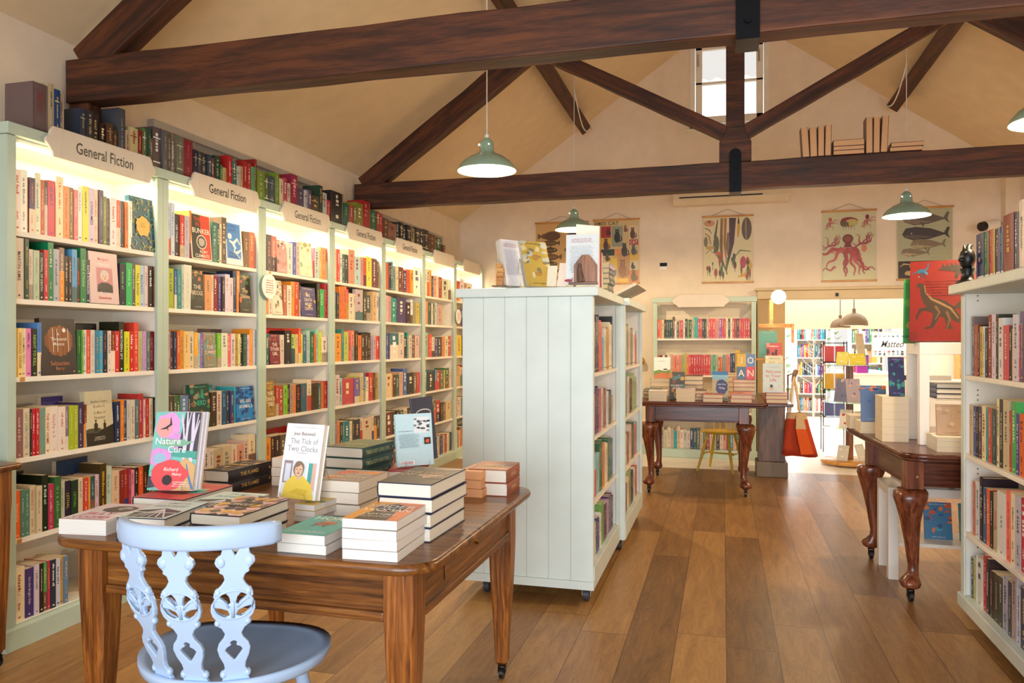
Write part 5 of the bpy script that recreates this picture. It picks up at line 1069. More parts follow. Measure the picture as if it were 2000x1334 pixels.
def a_blue(A, g):
    A.rect(0, 0, 1, 1, 'F4F2EC'); A.rect(.04, .14, .9, .97, '4A86CC'); A.text('A CAROL', .4, .9, .07, '2A4A84', .6); A.text('OATES', .4, .80, .07, '2A4A84', .5)
    A.ell(.25, .66, .12, .07, 'F6F4F0', 12); A.line([(.2, .55), (.45, .50), (.7, .62), (.85, .5)], [.06, .14, .1, .05], 'F6F4F0'); A.line([(.4, .52), (.55, .4), (.45, .3), (.7, .3), (.9, .38)], [.14, .12, .08, .1, .05], 'F6F4F0'); A.line([(.45, .32), (.85, .16)], .03, 'F6F4F0'); A.text('NIGHT', .35, .27, .06, '2A4A84', .5); A.text('DANCER', .42, .19, .06, '2A4A84', .6)
def gen(bg_, cols, title='', tc='EEE', n=14):
    def f(A, g):
        A.rect(0, 0, 1, 1, bg_)
        for i in range(n): A.ell(g.random(), g.random(), g.uniform(.05, .16), g.uniform(.02, .08), g.choice(cols), 10, wob=.3, seed=i)
        y = .5 + .075 * title.count('|')
        for w in [w for w in title.split('|') if w]: A.text(w, .5, y, .11, tc, .82); y -= .15
        A.words(.2, .8, .93, .02, tc, g); A.words(.25, .75, .06, .02, tc, g)
    return f
on = lambda s, b: ' on %s shelf of %s bookcase' % (s, b)
faceout(0, 0, (258, 304, 381), '2E5C68', 'face-out book patterned with teal and gold flowers' + on('top', 'nearest'), a_floral)
faceout(0, 1, (178, 234, 490), 'E4C6C4', 'pale pink face-out book with a framed portrait' + on('second', 'nearest'), a_atwood)
faceout(0, 2, (82.5, 152, 622), '2E2022', 'dark face-out book with a striped brown disc' + on('third', 'nearest'), a_moons)
faceout(0, 3, (170, 224, 767), 'C8C0A0', 'face-out novel with two small figures on a hill' + on('fourth', 'nearest'), a_honour)
faceout(1, 0, (375, 415, 413), 'D2402A', 'red and black face-out thriller lettered Bunker' + on('top', 'second'), a_bunker)
faceout(1, 0, (444, 476, 431), 'F4F2EC', 'blue face-out book with a white running figure' + on('top', 'second'), a_blue)
faceout(1, 1, (375, 400, 527), '2C2E2A', 'dark face-out book with an orange birdcage' + on('second', 'second'), gen('2C2E2A', ['4A5A3A', 'C87A30', '3A4030'], 'THE|BIRDCAGE', 'E8D8B8'))
faceout(1, 1, (469.5, 492, 535), '25241E', 'dark green face-out book with orange lettering' + on('second', 'second'), gen('25241E', ['C85A28', '4A7A30', '30402A'], 'The|Oklahoma', 'E8C890'))
faceout(1, 2, (399.5, 424.5, 650), '8A8A70', 'face-out book with blurred orange and blue-green painting' + on('third', 'second'), gen('8A8A78', ['C88A3A', '6A9A9A', 'A07A50', '8A9A80'], 'THE|SUMMER', 'E8D8C8', 22))
faceout(1, 3, (375, 413, 753), '1F5A46', 'green face-out book lettered The Herd' + on('fourth', 'second'), gen('24493A', ['3A8A68', '8A5A40', '2A3A30', 'B08A70'], '||THE|HERD', '4AD0B0'))
faceout(1, 3, (463.5, 498, 757), '2A86CC', 'bright blue face-out book dotted with small marks' + on('fourth', 'second'), gen('2A86CC', ['1A4A8A'], 'WE ARE|ANIMALS', 'EAF4FA', 30))
faceout(2, 0, (542.5, 562, 468), 'E8A098', 'pink and black face-out book with an open case' + on('top', 'third'), gen('E08A84', ['3A2A28', 'F4D8C0', 'E8685A'], '', 'FFF'))
faceout(2, 0, (587.5, 611.5, 471), 'E8ECC0', 'pale yellow-green face-out book with small figures' + on('top', 'third'), gen('E8ECC0', ['8AB080', 'E8A05A', 'C8D8A0'], '', '6A8A60'))
faceout(2, 1, (533.5, 553.5, 547), 'EBDDC4', 'cream face-out book with brown foliage' + on('second', 'third'), gen('EBDDC4', ['7A6048', 'B8A080'], '', '6A5040', 24))
faceout(2, 1, (589.5, 618.5, 560), '3A3470', 'purple face-out book lettered Death in yellow' + on('second', 'third'), gen('3A3470', ['E8A830', '5A4A80'], 'MRS|DEATH|MISSES|DEATH', 'F0E0C8', 6))
faceout(2, 2, (528.5, 548.5, 653), '7A2430', 'dark red face-out book with white lettering' + on('third', 'third'), gen('7A2430', ['A04A50', '5A1A24'], 'THE|OTHER|GIRL', 'F0E0D0'))
faceout(2, 3, (520.5, 539.5, 746), 'B08A3A', 'old-gold face-out book with white lettering' + on('fourth', 'third'), gen('A8823A', ['C8A050', '80602A'], 'THE|DANCE|TREE', 'FFF4D8'))

# ------------------------------------------------------------------ things on top of the island bookcase
def solid(name, label, cat, mb, mat, M=None, **kw): return tag(mb.build(name, mat, M=M, **kw), label, cat)
zt = IT
def a_txt(bg_, c2):
    def f(A, g): A.rect(0, 0, 1, 1, bg_); A.words(.12, .88, .9, .016, 'B04A50', g, 3); A.words(.1, .9, .76, .012, c2, g, 24, 1.9)
    return f
stand_book((1105, 557), (1168, 556), zt, .262, .02, 'E4EAEA', 'pale grey-white book standing back-cover out at the near right corner of the island top', a_txt('E2E8E8', 'A0A8B0'), 3, True, 1, stand=None)
stand_book((990, 561), (1012, 561), zt, .262, .045, 'DCD6C4', 'thick pale book leaning at the left of the island top', a_txt('E0DEE2', 'A8A0B8'), 13, True, 1, stand='thick pale book', turn=38, w_=.13)
stand_book((1030, 561), (1066, 561), zt, .268, .02, 'C8C8C0', 'leaning book with a yellow map-like cover on the island top', gen('C9A94E', ['E0D0A0', '8A8060', 'B88A40', 'C8C8B8'], '', '554', 24), 18, False, 1, stand='yellow map-like book', turn=30, w_=.17)
for i, (xa, xb, h, ln, c) in enumerate(((1066, 1078, .11, 8, 'EFE6C8'), (1084, 1098, .13, 16, 'F2E4DA'), (1096, 1108, .12, 26, 'F4E8C0'))):
    make_book(frame(PZ(xa, 559, zt) + Vector((0, .03 + .02 * i, .0006)), (1, 0, 0), (math.sin(R(ln)) * .6, math.sin(R(ln)), math.cos(R(ln))), Vector((1, 0, 0)).cross(Vector((math.sin(R(ln)) * .6, math.sin(R(ln)), math.cos(R(ln))))).normalized()), .05, h, .012, c, '%s of three small cream booklets leaning on the island top' % ['leftmost', 'middle', 'rightmost'][i], spine=False)
fold = thing('folded_card', 'tall white folded card standing open behind the pale book on the island', 'card')
a = PZ(1118, 556, zt) + Vector((-.01, .16, 0))
m = MB(); m.prism([(a.x, a.y), (a.x + .004, a.y), (a.x + .11, a.y + .10), (a.x + .106, a.y + .103)], zt + .001, zt + .335, 'xy'); m.prism([(a.x, a.y), (a.x + .004, a.y), (a.x - .01, a.y + .12), (a.x - .014, a.y + .12)], zt + .001, zt + .335, 'xy')
m.build('card_leaves', 'lack', fold, fixn=True)
h_ = thing('wooden_tealight_house', 'small brown wooden house-shaped ornament with a carved figure on the island corner', 'ornament', PZ(1146, 557, zt) + Vector((0, -.03, .0005)))
m = MB(); m.prism([(-.058, .012), (.058, .012), (.058, .10), (.018, .152), (-.018, .152), (-.058, .10)], -.018, .018, 'xz'); m.build('house_body', 'oakz', h_, bevel=.002, fixn=True)
MB().box(-.085, .062, -.03, .026, 0, .0118).build('base', 'oakx', h_, bevel=.002)
m = MB(); m.ball((-.028, -.022, .098), .010, .008, .010); m.tube([(-.028, -.022, .09), (-.026, -.022, .05), (-.02, -.022, .013)], [.010, .016, .02], 10); m.build('carved_figure', 'walnut', h_)
m = MB(); m.ball((-.088, -.02, .022), .02, .006, .007); m.tube([(-.072, -.02, .014), (-.066, -.02, .036)], .002, 5); m.build('red_bird', paint('dull_red', 'A8404A'), h_)
k_ = thing('wooden_block_figure', 'orange-brown wooden block figure at the far left of the island top', 'ornament', PZ(972, 559, zt) + Vector((0, .05, .0005)))
m = MB(); m.box(-.04, .03, -.03, .03, 0, .006); m.build('base', 'walnut', k_); m = MB(); m.box(-.02, .012, -.015, .015, .0062, .05); m.box(-.02, .018, -.014, .014, .0502, .075); m.box(-.016, .02, -.015, .015, .0752, .10); m.box(-.022, .006, -.014, .014, .1002, .125); m.build('blocks', 'pine', k_, bevel=.002)
y = 4.42
for i, (t_, h, c) in enumerate(((.012, .235, 'C83A34'), (.022, .225, '4A6A9A'), (.008, .215, 'DDD'), (.022, .225, 'E4E0E4'), (.02, .16, 'B8A85A'))):
    make_book(frame((IX1 - .015, y, zt + .0005), (-1, 0, 0), (0, 0, 1), (0, 1, 0)), .14, h, t_ - .001, c, '%s upright %s book at the aisle side of the island top' % (['nearest', 'second', 'third', 'fourth', 'fifth'][i], cname(c)), contrast(c, rgb), '', seed=i, group='upright books on the island top'); y += t_
for i in range(6):
    a = Vector((IX1 - .175, 4.72, zt + .001 + .0325 * i))
    make_book(frame(a + Vector((rgb.uniform(-.006, .006), 0, 0)), (1, 0, 0), (0, 1, 0), (0, 0, 1)) @ Matrix.Translation((.165, .23, 0)) @ Matrix.Rotation(math.pi, 4, 'Z'), .165, .23, .032, ['6A6A70', '7A8070', '5A6468', '8A8078', '556', 'C8B0D0'][i], 'grey hardback, %s of the six stacked at the end of the island top' % (['bottom'] + ORD[2:6] + ['top'])[i].replace('top', 'topmost'), 'DDD', hard=True, group='stack of grey hardbacks on the island', spine=True, seed=i, pcol='DCCCA8')
solid('leaflet_holder', 'grey sloping leaflet holder on the far unit of the island bookcase', 'leaflet holder', MB().prism([(0, 0), (.012, 0), (.22, .10), (.20, .115)], 5.3, 5.95, 'xz'), 'grey', Matrix.Translation((IX1 - .12, 0, IT + .001)), fixn=True)

# ------------------------------------------------------------------ posters on the rear wall
PYW = YR - .012
def poster(pl, pr, yb, label, art, bgc):
    a, b = PY(pl[0], pl[1], PYW), PY(pr[0], pr[1], PYW); zt_ = (a.z + b.z) / 2; zb = PY(pl[0], yb, PYW).z; w = b.x - a.x; h = zt_ - zb
    t = thing('wall_chart', label, 'wall chart', (a.x, PYW, zb), group='hanging wall charts')
    box('chart_sheet', paint('chart_paper_' + bgc, bgc, .7), .012, w - .012, 0, .003, .0, h, t)
    A = Art(w - .024, h, frame((.012, -.0002, 0), (1, 0, 0), (0, 0, 1), (0, -1, 0))); art(A, random.Random(5)); A.done('chart_picture', t)
    for z in (-.008, h - .012): box('batten', 'pine', 0, w, -.012, .008, z, z + .022, t, .003)
    MB().tube([(w * .2, -.002, h + .01), (w * .5, .004, h + .085), (w * .8, -.002, h + .01)], .0022, 5).build('hanging_string', 'walnut', t)
def fish(A, x, y, s, c, fl=1):
    A.ell(x, y, s, s * .28, c, 16); A.poly([(x + fl * s * .8, y), (x + fl * s * 1.3, y + s * .25), (x + fl * s * 1.3, y - s * .25)], c); A.poly([(x - s * .2, y + s * .22), (x + s * .15, y + s * .42), (x + s * .3, y + s * .15)], c); A.ell(x - fl * s * .65, y + s * .05, s * .07, s * .06, 'F0D8A0', 6); A.line([(x - s * .5, y - s * .02), (x + s * .7, y)], .006, 'C8A070')
def p_fish(A, g):
    A.rect(.02, .02, .98, .98, 'D9B274'); k = 0
    for j in range(8):
        for i in range(2): fish(A, .27 + i * .46, .80 - j * .105, .15 if (i + j) % 3 else .18, ['7A5A3A', '5A4430', '6A5438'][k % 3], 1 if k % 4 else -1); k += 1
    A.ell(.32, .80, .16, .07, '6A4A34', 14)
def cat(A, x, y, s, c):
    A.ell(x, y, s * .55, s * .7, c, 14); A.ell(x, y + s * .75, s * .36, s * .3, c, 12)
    for q in (-1, 1): A.poly([(x + q * s * .34, y + s * .78), (x + q * s * .30, y + s * 1.2), (x + q * s * .08, y + s * .98)], c); A.ell(x + q * s * .13, y + s * .8, s * .06, s * .04, 'E8D870', 6)
    A.line([(x + s * .4, y - s * .5), (x + s * .85, y - s * .3), (x + s * .7, y + s * .2)], [.03, .025, .015], c)
def p_cat(A, g):
    A.rect(.0, .0, 1, 1, 'D8C08A')
    for x0, y0, x1, y1, c in ((.16, .72, .38, .9, 'B03A3A'), (.16, .56, .38, .72, 'E0B840'), (.4, .58, .64, .9, '9AA088'), (.78, .70, .98, .9, 'E4CFA4'), (.16, .44, .46, .54, '3A4438'), (.46, .40, .62, .54, 'E8A060'), (.26, .22, .52, .40, 'E4C440'), (.28, .12, .5, .22, '5A90A0'), (.52, .08, .8, .46, 'C89A68'), (.8, .36, .98, .48, 'DDB840'), (.8, .22, .98, .34, 'D8CCA8'), (.78, .02, .99, .2, 'D8834A'), (.02, .3, .14, .5, '8A6040'), (.02, .52, .14, .64, 'C87040'), (.55, .0, .76, .08, 'E8C040'), (.02, .02, .25, .2, 'E0A080')): A.rect(x0, y0, x1, y1, c)
    A.rect(.79, .60, .98, .68, 'B8302C'); A.text('CAT', .885, .64, .05, 'F6ECD8', .16); A.text('CAT', .44, .945, .06, '4A5A40', .24); A.text('DOMESTIC', .15, .945, .05, '3A3026', .26)
    for x, y, s, c in ((.27, .60, .10, '5A3A44'), (.52, .72, .12, '3A302A'), (.86, .76, .10, '6A4434'), (.68, .50, .12, '4A4038'), (.88, .50, .09, '5A5A60'), (.64, .2, .16, '9A6A44'), (.88, .10, .10, '6A5A3A'), (.86, .26, .06, '33302A'), (.3, .40, .07, '5A4A3A'), (.08, .85, .05, '6A5040'), (.7, .84, .06, '8A5A48'), (.32, .80, .06, '5A2A30')): cat(A, x, y, s, c)
def p_veg(A, g):
    A.rect(.02, .02, .98, .98, 'E4D6A8'); L = A.line
    L([(.39, .97), (.37, .6), (.38, .35), (.5, .12)], [.06, .06, .05, .01], '8A6A3A'); L([(.46, .97), (.44, .6), (.48, .25)], [.05, .05, .01], 'B0703A'); L([(.40, .97), (.41, .5), (.49, .3)], .008, 'E0B850')
    L([(.60, .97), (.58, .6), (.5, .25)], [.14, .10, .01], '5A3A40'); L([(.51, .75), (.5, .55), (.5, .4)], [.04, .08, .01], '8A7A58'); L([(.3, .95), (.25, .7), (.26, .45)], [.02, .05, .08], '5F6048'); A.ell(.27, .58, .06, .13, '6A6A4A', 14)
    L([(.72, .97), (.72, .82), (.71, .68)], [.02, .06, .03], 'D8A030'); L([(.72, .98), (.72, .88)], [.01, .04], '4A3028'); A.ell(.88, .80, .10, .17, '6A5444', 18); L([(.86, .95), (.87, .64)], .02, 'A89878'); A.ell(.13, .90, .11, .05, 'D0956A', 16); A.ell(.13, .92, .03, .02, '7A4A30', 8)
    L([(.04, .83), (.13, .8), (.18, .74)], [.02, .03, .01], '8A7A58'); L([(.04, .75), (.13, .7), (.16, .58)], [.02, .03, .02], 'B0805A'); A.ell(.06, .62, .04, .08, '8A7A58', 12); A.ell(.15, .53, .09, .03, 'C8A84A', 12); L([(.06, .44), (.14, .5), (.24, .44)], .02, '9A9A80'); A.ell(.31, .43, .06, .04, 'D0704A', 10)
    L([(.62, .36), (.75, .48), (.96, .46)], [.01, .03, .015], '6A7A4A'); A.ell(.81, .30, .06, .09, 'B84A5A', 14); L([(.7, .08), (.88, .12), (.96, .25), (.93, .34)], [.02, .10, .10, .03], 'D8A83A')
    for i in range(26): x = g.uniform(.08, .95); y = g.uniform(.08, .42); A.ell(x, y, g.uniform(.015, .035), g.uniform(.025, .07), g.choice(['5A7A4A', '6A4434', 'B0503A', '4A5A3A', '8A3A4A', '7A7A4A']), 10); L([(x, y), (x, max(y - .1, .03))], .01, '6A6A44')
def tent(A, x, y, a, ln, w, c, amp=.35, n=14, ph=0):
    pts = []; ang = a; 
    for i in range(n): pts.append((x, y)); ang += amp * math.sin(i * .75 + ph); x += math.cos(ang) * ln / n; y += math.sin(ang) * ln / n * .75
    A.line(pts, [w * (1 - i / n * .85) for i in range(n)], c)
def octo(A, x, y, s, c1, c2, up=1):
    for i in range(8): tent(A, x + (i - 3.5) * s * .05, y, (-math.pi / 2 if up > 0 else math.pi / 2) + (i - 3.5) * .33 * up, s * 1.5, s * .16, c2, .55, 12, i)
    A.ell(x, y + up * s * .3, s * .26, s * .26, c1, 16)
def p_octo(A, g):
    A.rect(.02, .02, .98, .98, 'D3D0A8'); octo(A, .15, .84, .13, 'B8605A', 'B8605A'); octo(A, .84, .86, .14, '7A2A34', 'B8605A')
    A.ell(.50, .84, .17, .07, '8A3A3A', 18, wob=.05); A.ell(.55, .83, .12, .05, 'C8B868', 14); A.ell(.42, .81, .08, .04, '6A5A3A', 12)
    for q in range(5): A.line([(.4 + q * .05, .80), (.38 + q * .055, .73)], .01, 'A08A70')
    octo(A, .19, .50, .19, 'D88A74', 'B05A54', -1); octo(A, .78, .52, .20, 'D8845A', 'A84A48', -1)
    A.ell(.48, .60, .10, .065, '7A3A30', 20); A.ell(.48, .6, .07, .045, '9A5A3C', 16); A.line([(.48, .56), (.48, .48)], [.10, .14], '8A3A34')
    for i in range(8):
        a = -2.75 + i * .34; tent(A, .48 + (i - 3.5) * .03, .47, -math.pi / 2 + (i - 3.5) * .20, .62, .085, ['B8504A', 'A8443E', 'C4605A'][i % 3], .42 * (1 if i % 2 else -1), 18, .4 + i * .3)
    tent(A, .25, .2, 2.6, .35, .05, 'B8504A', .6, 14, 1); tent(A, .7, .2, .6, .38, .05, 'A8443E', -.6, 14, 1); tent(A, .66, .28, 1.2, .3, .04, 'B8504A', .8, 14, 2)
def whale(A, x, y, s, c, c2):
    A.poly([(x - s, y), (x - s * .85, y + s * .2), (x - s * .4, y + s * .24), (x + s * .2, y + s * .18), (x + s * .75, y + s * .03), (x + s * .9, y + s * .22), (x + s, y + s * .2), (x + s * .92, y), (x + s, y - s * .16), (x + s * .78, y - s * .03), (x + s * .1, y - s * .17), (x - s * .5, y - s * .2), (x - s * .9, y - s * .1)], c)
    A.poly([(x - s * .95, y - s * .02), (x - s * .4, y - s * .02), (x + s * .3, y - s * .1), (x - s * .4, y - s * .17), (x - s * .85, y - s * .1)], c2); A.poly([(x - s * .3, y - s * .1), (x - s * .1, y - s * .27), (x - s * .05, y - s * .12)], c); A.ell(x - s * .6, y + s * .03, s * .03, s * .02, 'EEE', 6)
def p_whale(A, g):
    A.rect(.02, .26, .98, .98, 'B9BA98'); A.rect(.02, .02, .98, .26, '3A2A20')
    for i in range(12): A.line([(.03, .3 + i * .055), (.97, .305 + i * .055)], .004, 'A4A888')
    whale(A, .52, .84, .42, '6A6054', '8A7A68'); whale(A, .52, .63, .43, '4A4240', '6A5A54'); whale(A, .56, .485, .32, '8A7A60', 'B8A880'); whale(A, .33, .375, .26, '8A7A60', 'C0B08A')
    A.ell(.35, .18, .12, .05, 'B8945A', 14, wob=.2); A.line([(.05, .18), (.12, .22), (.25, .21)], [.01, .03, .02], 'C8A870'); A.ell(.2, .09, .06, .035, 'C0A068', 12, wob=.2); A.ell(.42, .09, .05, .03, 'C0A068', 12, wob=.2)
poster((1045, 438), (1150, 431), 566, 'tan wall chart of rows of fish behind the far pendant lamp', p_fish, 'D4AE74')
poster((1158, 431), (1250, 427), 555, 'wall chart collage of cats in red, yellow and blue panels', p_cat, 'D8C08A')
poster((1371, 424), (1472, 420), 553, 'cream wall chart of seed pods, vegetables and fruit', p_veg, 'E4D6A8')
poster((1604, 414), (1713, 409), 550, 'pale green wall chart with a large red octopus', p_octo, 'D3D0A8')
poster((1750, 406), (1863, 404), 547, 'wall chart of grey whales with skulls on a dark band', p_whale, 'C4C39C')
# air conditioner, thermostat, camera, handrail
t = thing('air_conditioner', 'long cream air-conditioning unit on the rear wall under the far beam', 'air conditioner', (PY(1425, 385, YR).x, YR, PY(1425, 401, YR).z))
m = MB(); m.prism([(-.001, .0), (-.001, .25), (-.16, .25), (-.21, .20), (-.21, .06), (-.14, .0)], -.68, .68, 'yz'); m.build('casing', 'cream', t, bevel=.01, fixn=True)
box('air_outlet', 'black', -.6, .38, -.2125, -.205, .075, .09, t); box('louvre', 'cream', -.6, .38, -.222, -.2128, .095, .13, t, .003); box('display', 'lack', .42, .62, -.2125, -.2105, .13, .155, t)
t = thing('thermostat', 'small dark thermostat on the rear wall between the cat and vegetable charts', 'thermostat', PY(1296, 519, YR)); box('case', 'lack', -.05, .05, -.02, -.001, -.055, .04, t, .003); box('screen', 'iron', -.045, .045, -.023, -.0205, -.01, .035, t)
p = PY(1936, 440, YR - .35)
t = thing('security_camera', 'white security camera with black lens above the right-hand bookcase', 'security camera', p)
MB().tube([(-.10, -.10, -.02), (.06, .02, .02)], [.052, .05], 16).build('housing', 'lack', t); MB().tube([(-.135, -.125, -.03), (-.10, -.10, -.02)], [.05, .053], 16).build('lens', 'black', t); MB().tube([(.06, .02, .02), (.12, .1, .03), (.12, .345, .03)], .018, 8).build('bracket', 'black', t)
t = thing('wall_handrail', 'short rounded wooden rail end on the rear wall beside the island bookcase', 'handrail', PY(1236, 705, YR - .12)); MB().tube([(-.28, 0, 0), (.13, 0, 0), (.15, 0, 0)], [.045, .045, .02], 14).build('rail', 'pine', t); MB().tube([(-.1, 0, 0), (-.1, .119, -.02)], .012, 8).build('bracket', 'iron', t)

# ------------------------------------------------------------------ rear bookcase with its blank board
ry = 9.62; a, b = PY(1275, 600, ry), PY(1477, 600, ry); x0, x1 = a.x, b.x; zt_ = PY(1375, 582, ry).z; zs = [PY(1375, y, ry).z for y in (661, 733, 805, 878)]
t = thing('bookcase', 'built-in sage green bookcase on the rear wall behind the cabriole table', 'bookcase')
box('stile', 'sage', x0, x0 + .055, ry, ry + .03, .1, zt_ - .05, t, .003); box('stile', 'sage', x1 - .055, x1, ry, ry + .03, .1, zt_ - .05, t, .003); box('head_rail', 'sage', x0 - .01, x1 + .01, ry - .01, ry + .035, zt_ - .0495, zt_ + .01, t, .003)
box('side_panel', 'sage', x0 + .002, x0 + .02, ry + .0305, YR - .002, .1, zt_ - .05, t); box('side_panel', 'sage', x1 - .02, x1 - .002, ry + .0305, YR - .002, .1, zt_ - .05, t); box('back_panel', 'cream', x0 + .021, x1 - .021, YR - .02, YR - .003, .1, zt_ - .05, t)
for z in zs[:3]: box('shelf', 'white', x0 + .0555, x1 - .0555, ry + .005, YR - .021, z - .022, z, t)
box('plinth', 'sage', x0 - .012, x1 + .012, ry - .012, ry + .03, 0, zs[3] - .001, t, .004); box('base_shelf', 'sage', x0 + .021, x1 - .021, ry + .031, YR - .021, zs[3] - .03, zs[3] - .001, t)
L = PY(1426, 600, ry).x - PY(1312, 600, ry).x; c = (PY(1426, 600, ry).x + PY(1312, 600, ry).x) / 2; zz = PY(1370, 600, ry).z; hh = .155
e = [(.09, hh), (.075, hh * .86), (.03, hh * .72), (0, hh * .5), (.03, hh * .28), (.06, hh * .14), (.075, 0)]
t2 = thing('name_board', 'blank cream shaped board fixed at the head of the rear bookcase', 'sign', (c, ry - .012, zz))
MB().prism([(-L / 2 + q, z) for q, z in e] + [(L / 2 - q, z) for q, z in reversed(e)], -.022, -.002, 'xz').build('board', 'sign', t2, bevel=.003, fixn=True)
REAR = ["D54,.25 D86,.25 DC9,.25 232,.25 232,.25 343,.25 243,.25 643,.29 EDC,.23 465,.22 C65,.24 B33,.24 DCB,.26 333,.26 683,.25 142,.25 DA8,.22 2A9,.28 3A9,.28 B44,.26 C43,.26 332,.26 232,.26 CB9,.3 D44,.26 D44,.26 D44,.26 D87,.26 D98,.26 85A,.26 C44,.26 B33,.26 EDB,.26 343,.26 EDB,.26 C33,.26 843,.26 433,.26 C44,.26 C33,.26 C44,.26 B33,.26 C44,.26",
        "C22,.26 433,.26 EDC,.26 433,.26 EDC,.26 CA8,.27 D97,.26 D76,.26 D97,.26 D76,.26 8A6,.27 BA4,.29 D84,.27 C33,.27 B22,.27 C33,.27 C22,.27 B33,.27 C33,.27 B44,.26 C22,.27 C33,.27 8A8,.27 386,.27 9B8,.27 B53,.24 C63,.24 299,.27 D76,.27 D87,.27 346,.29 246,.29 DA2,.33 CA2,.33 222,.27 A96,.27 875,.27 654,.27",
        "364,.2 698,.2 BA8,.22 DCB,.22 854,.22 C43,.2 488,.2", "5A5,.26 BA9,.27 CCA,.24 DCB,.28 BA9,.26 2AA,.24 DB9,.29 EDC,.25 CCB,.25 DCB,.24 346,.28 356,.28 564,.29 CB9,.24 365,.24 A43,.25 DCB,.24 9A8,.24 433,.24 DCB,.26 D98,.24 854,.24 489,.24 DA8,.24 364,.24 EDC,.24 B64,.23 348,.23"]
for k, row in enumerate(REAR):
    toks = row.split(); sp = (x1 - x0 - .13) / max(len(toks), 1 if k != 2 else 14); x = x0 + .06; n = 0
    for tk in toks:
        c_, h = tk.split(','); n += 1
        record(frame((x, ry + .02, zs[k] + .0003), (0, 1, 0), (0, 0, 1), (1, 0, 0)), .13, float(h) * .92, sp - .001, c_, '%s shelf of the rear bookcase' % RN[k], 'books in the rear bookcase', n, contrast(c_, rgb), '', vis=1 if k < 2 else .5); x += sp

# ------------------------------------------------------------------ cabriole tables
def cab_leg(parent, x, y, z1, ox, oy, k=1.0, blk=.09):
    st = [(z1 - .157, .006, .070), (z1 - .172, .012, .082), (z1 - .205, .018, .082), (z1 - .25, .020, .066), (z1 - .33, .016, .049), (z1 - .44, .006, .037), (z1 - .54, -.001, .030), (.19, -.004, .026), (.155, -.001, .028), (.135, .007, .036), (.115, .015, .049), (.10, .018, .053), (.082, .016, .045), (.07, .014, .024)]
    pts = [(x + ox * o * k, y + oy * o * k, z) for z, o, r in st]
    m = MB(); seg = 14; vs = []
    for (px, py, z), (_, o, r) in zip(pts, st):
        for j in range(seg):
            a = 2 * math.pi * j / seg; e = lambda v: math.copysign(abs(v) ** .75, v); vs.append((px + e(math.cos(a)) * r * k, py + e(math.sin(a)) * r * k, z))
    m.add(vs, [(i * seg + j, i * seg + (j + 1) % seg, (i + 1) * seg + (j + 1) % seg, (i + 1) * seg + j) for i in range(len(st) - 1) for j in range(seg)], None, True)
    m.add(vs[:seg], [tuple(range(seg))]); m.add(vs[-seg:], [tuple(reversed(range(seg)))])
    o = m.build('leg', 'mahz', parent, fixn=True)
    box('leg_block', 'mahz', x - blk / 2, x + blk / 2, y - blk / 2, y + blk / 2, z1 - .156, z1, o, .004)
    castor(o, pts[-1][0], pts[-1][1], .072, .028, .02, 'castor', 'black')
def cab_table(label, x0, x1, y0, y1, zt, lx0, lx1, ly0, ly1, leaf=None, cut=.02, k=1.0, lip=0.01):
    t = thing('cabriole_table', label, 'table'); top_slab(x0, x1, y0, y1, zt - .03, zt, cut, 'tabletop', 'mahx', t, lip); z1 = zt - .03 - (.014 if lip else 0)
    for sx, x in ((-1, lx0), (1, lx1)):
        for sy, y in ((-1, ly0), (1, ly1)): cab_leg(t, x, y, z1, sx, sy, k)
    for y in (ly0, ly1): box('apron', 'mahx', lx0 + .0456, lx1 - .0456, y - .012, y + .012, z1 - .13, z1 - .001, t); box('apron_bead', 'mahx', lx0 + .0456, lx1 - .0456, y - .018, y + .018, z1 - .145, z1 - .1305, t, .004)
    for x in (lx0, lx1): box('apron', 'mahy', x - .012, x + .012, ly0 + .0456, ly1 - .0456, z1 - .13, z1 - .001, t); box('apron_bead', 'mahx', x - .018, x + .018, ly0 + .0456, ly1 - .0456, z1 - .145, z1 - .1305, t, .004)
    return t
RZT = .86
A_ = PY(1247, 776, 7.2); B_ = PY(1545, 788, 7.2)
t = cab_table('dark mahogany cabriole table on castors near the rear wall, stacked with books', -.78, .38, 7.17, 8.45, RZT, -.655, .185, 7.32, 8.25, k=1.05, cut=.03)
box('draw_leaf', 'mahx', .3805, .60, 7.19, 8.40, RZT - .028, RZT - .001, t, .006)
# panelled pedestal at the end of the leaf
t = thing('wood_pedestal', 'square panelled wooden pedestal with a grey plinth, under the right end of the rear table', 'pedestal')
box('shaft', 'walnut', .36, .625, 8.45, 8.72, .16, .83, t, .004); box('plinth', 'taupe', .335, .65, 8.42, 8.75, 0, .159, t, .008); box('cap', 'walnut', .345, .64, 8.435, 8.735, .8305, .858, t, .006)
# yellow stool-chair
t = thing('yellow_chair', 'mustard yellow wooden chair pushed under the rear table', 'chair', (-.02, 8.74, 0), R(-20))
m = MB(); seg = 28; prof = [(0.0, .425), (.12, .428), (.18, .437), (.20, .438), (.208, .430), (.20, .416), (.0, .41)]; vs = []
for r_, z in prof:
    for j in range(seg): a = 2 * math.pi * j / seg; vs.append((r_ * math.cos(a) * 1.05, r_ * math.sin(a) * (.95 if math.sin(a) > 0 else 1.0), z))
m.add(vs, [(i * seg + j, i * seg + (j + 1) % seg, (i + 1) * seg + (j + 1) % seg, (i + 1) * seg + j) for i in range(len(prof) - 1) for j in range(seg)], None, True); m.build('seat', 'yellow', t, fixn=True)
for sx in (-1, 1):
    for sy in (-1, 1): MB().tube([(sx * .11, sy * .10, .415), (sx * .155, sy * .145, .2), (sx * .20, sy * .19, 0)], [.013, .017, .011], 10).build('leg', 'yellow', t)
    MB().tube([(sx * .158, -.148, .19), (sx * .158, .148, .19)], .009, 8).build('stretcher', 'yellow', t)
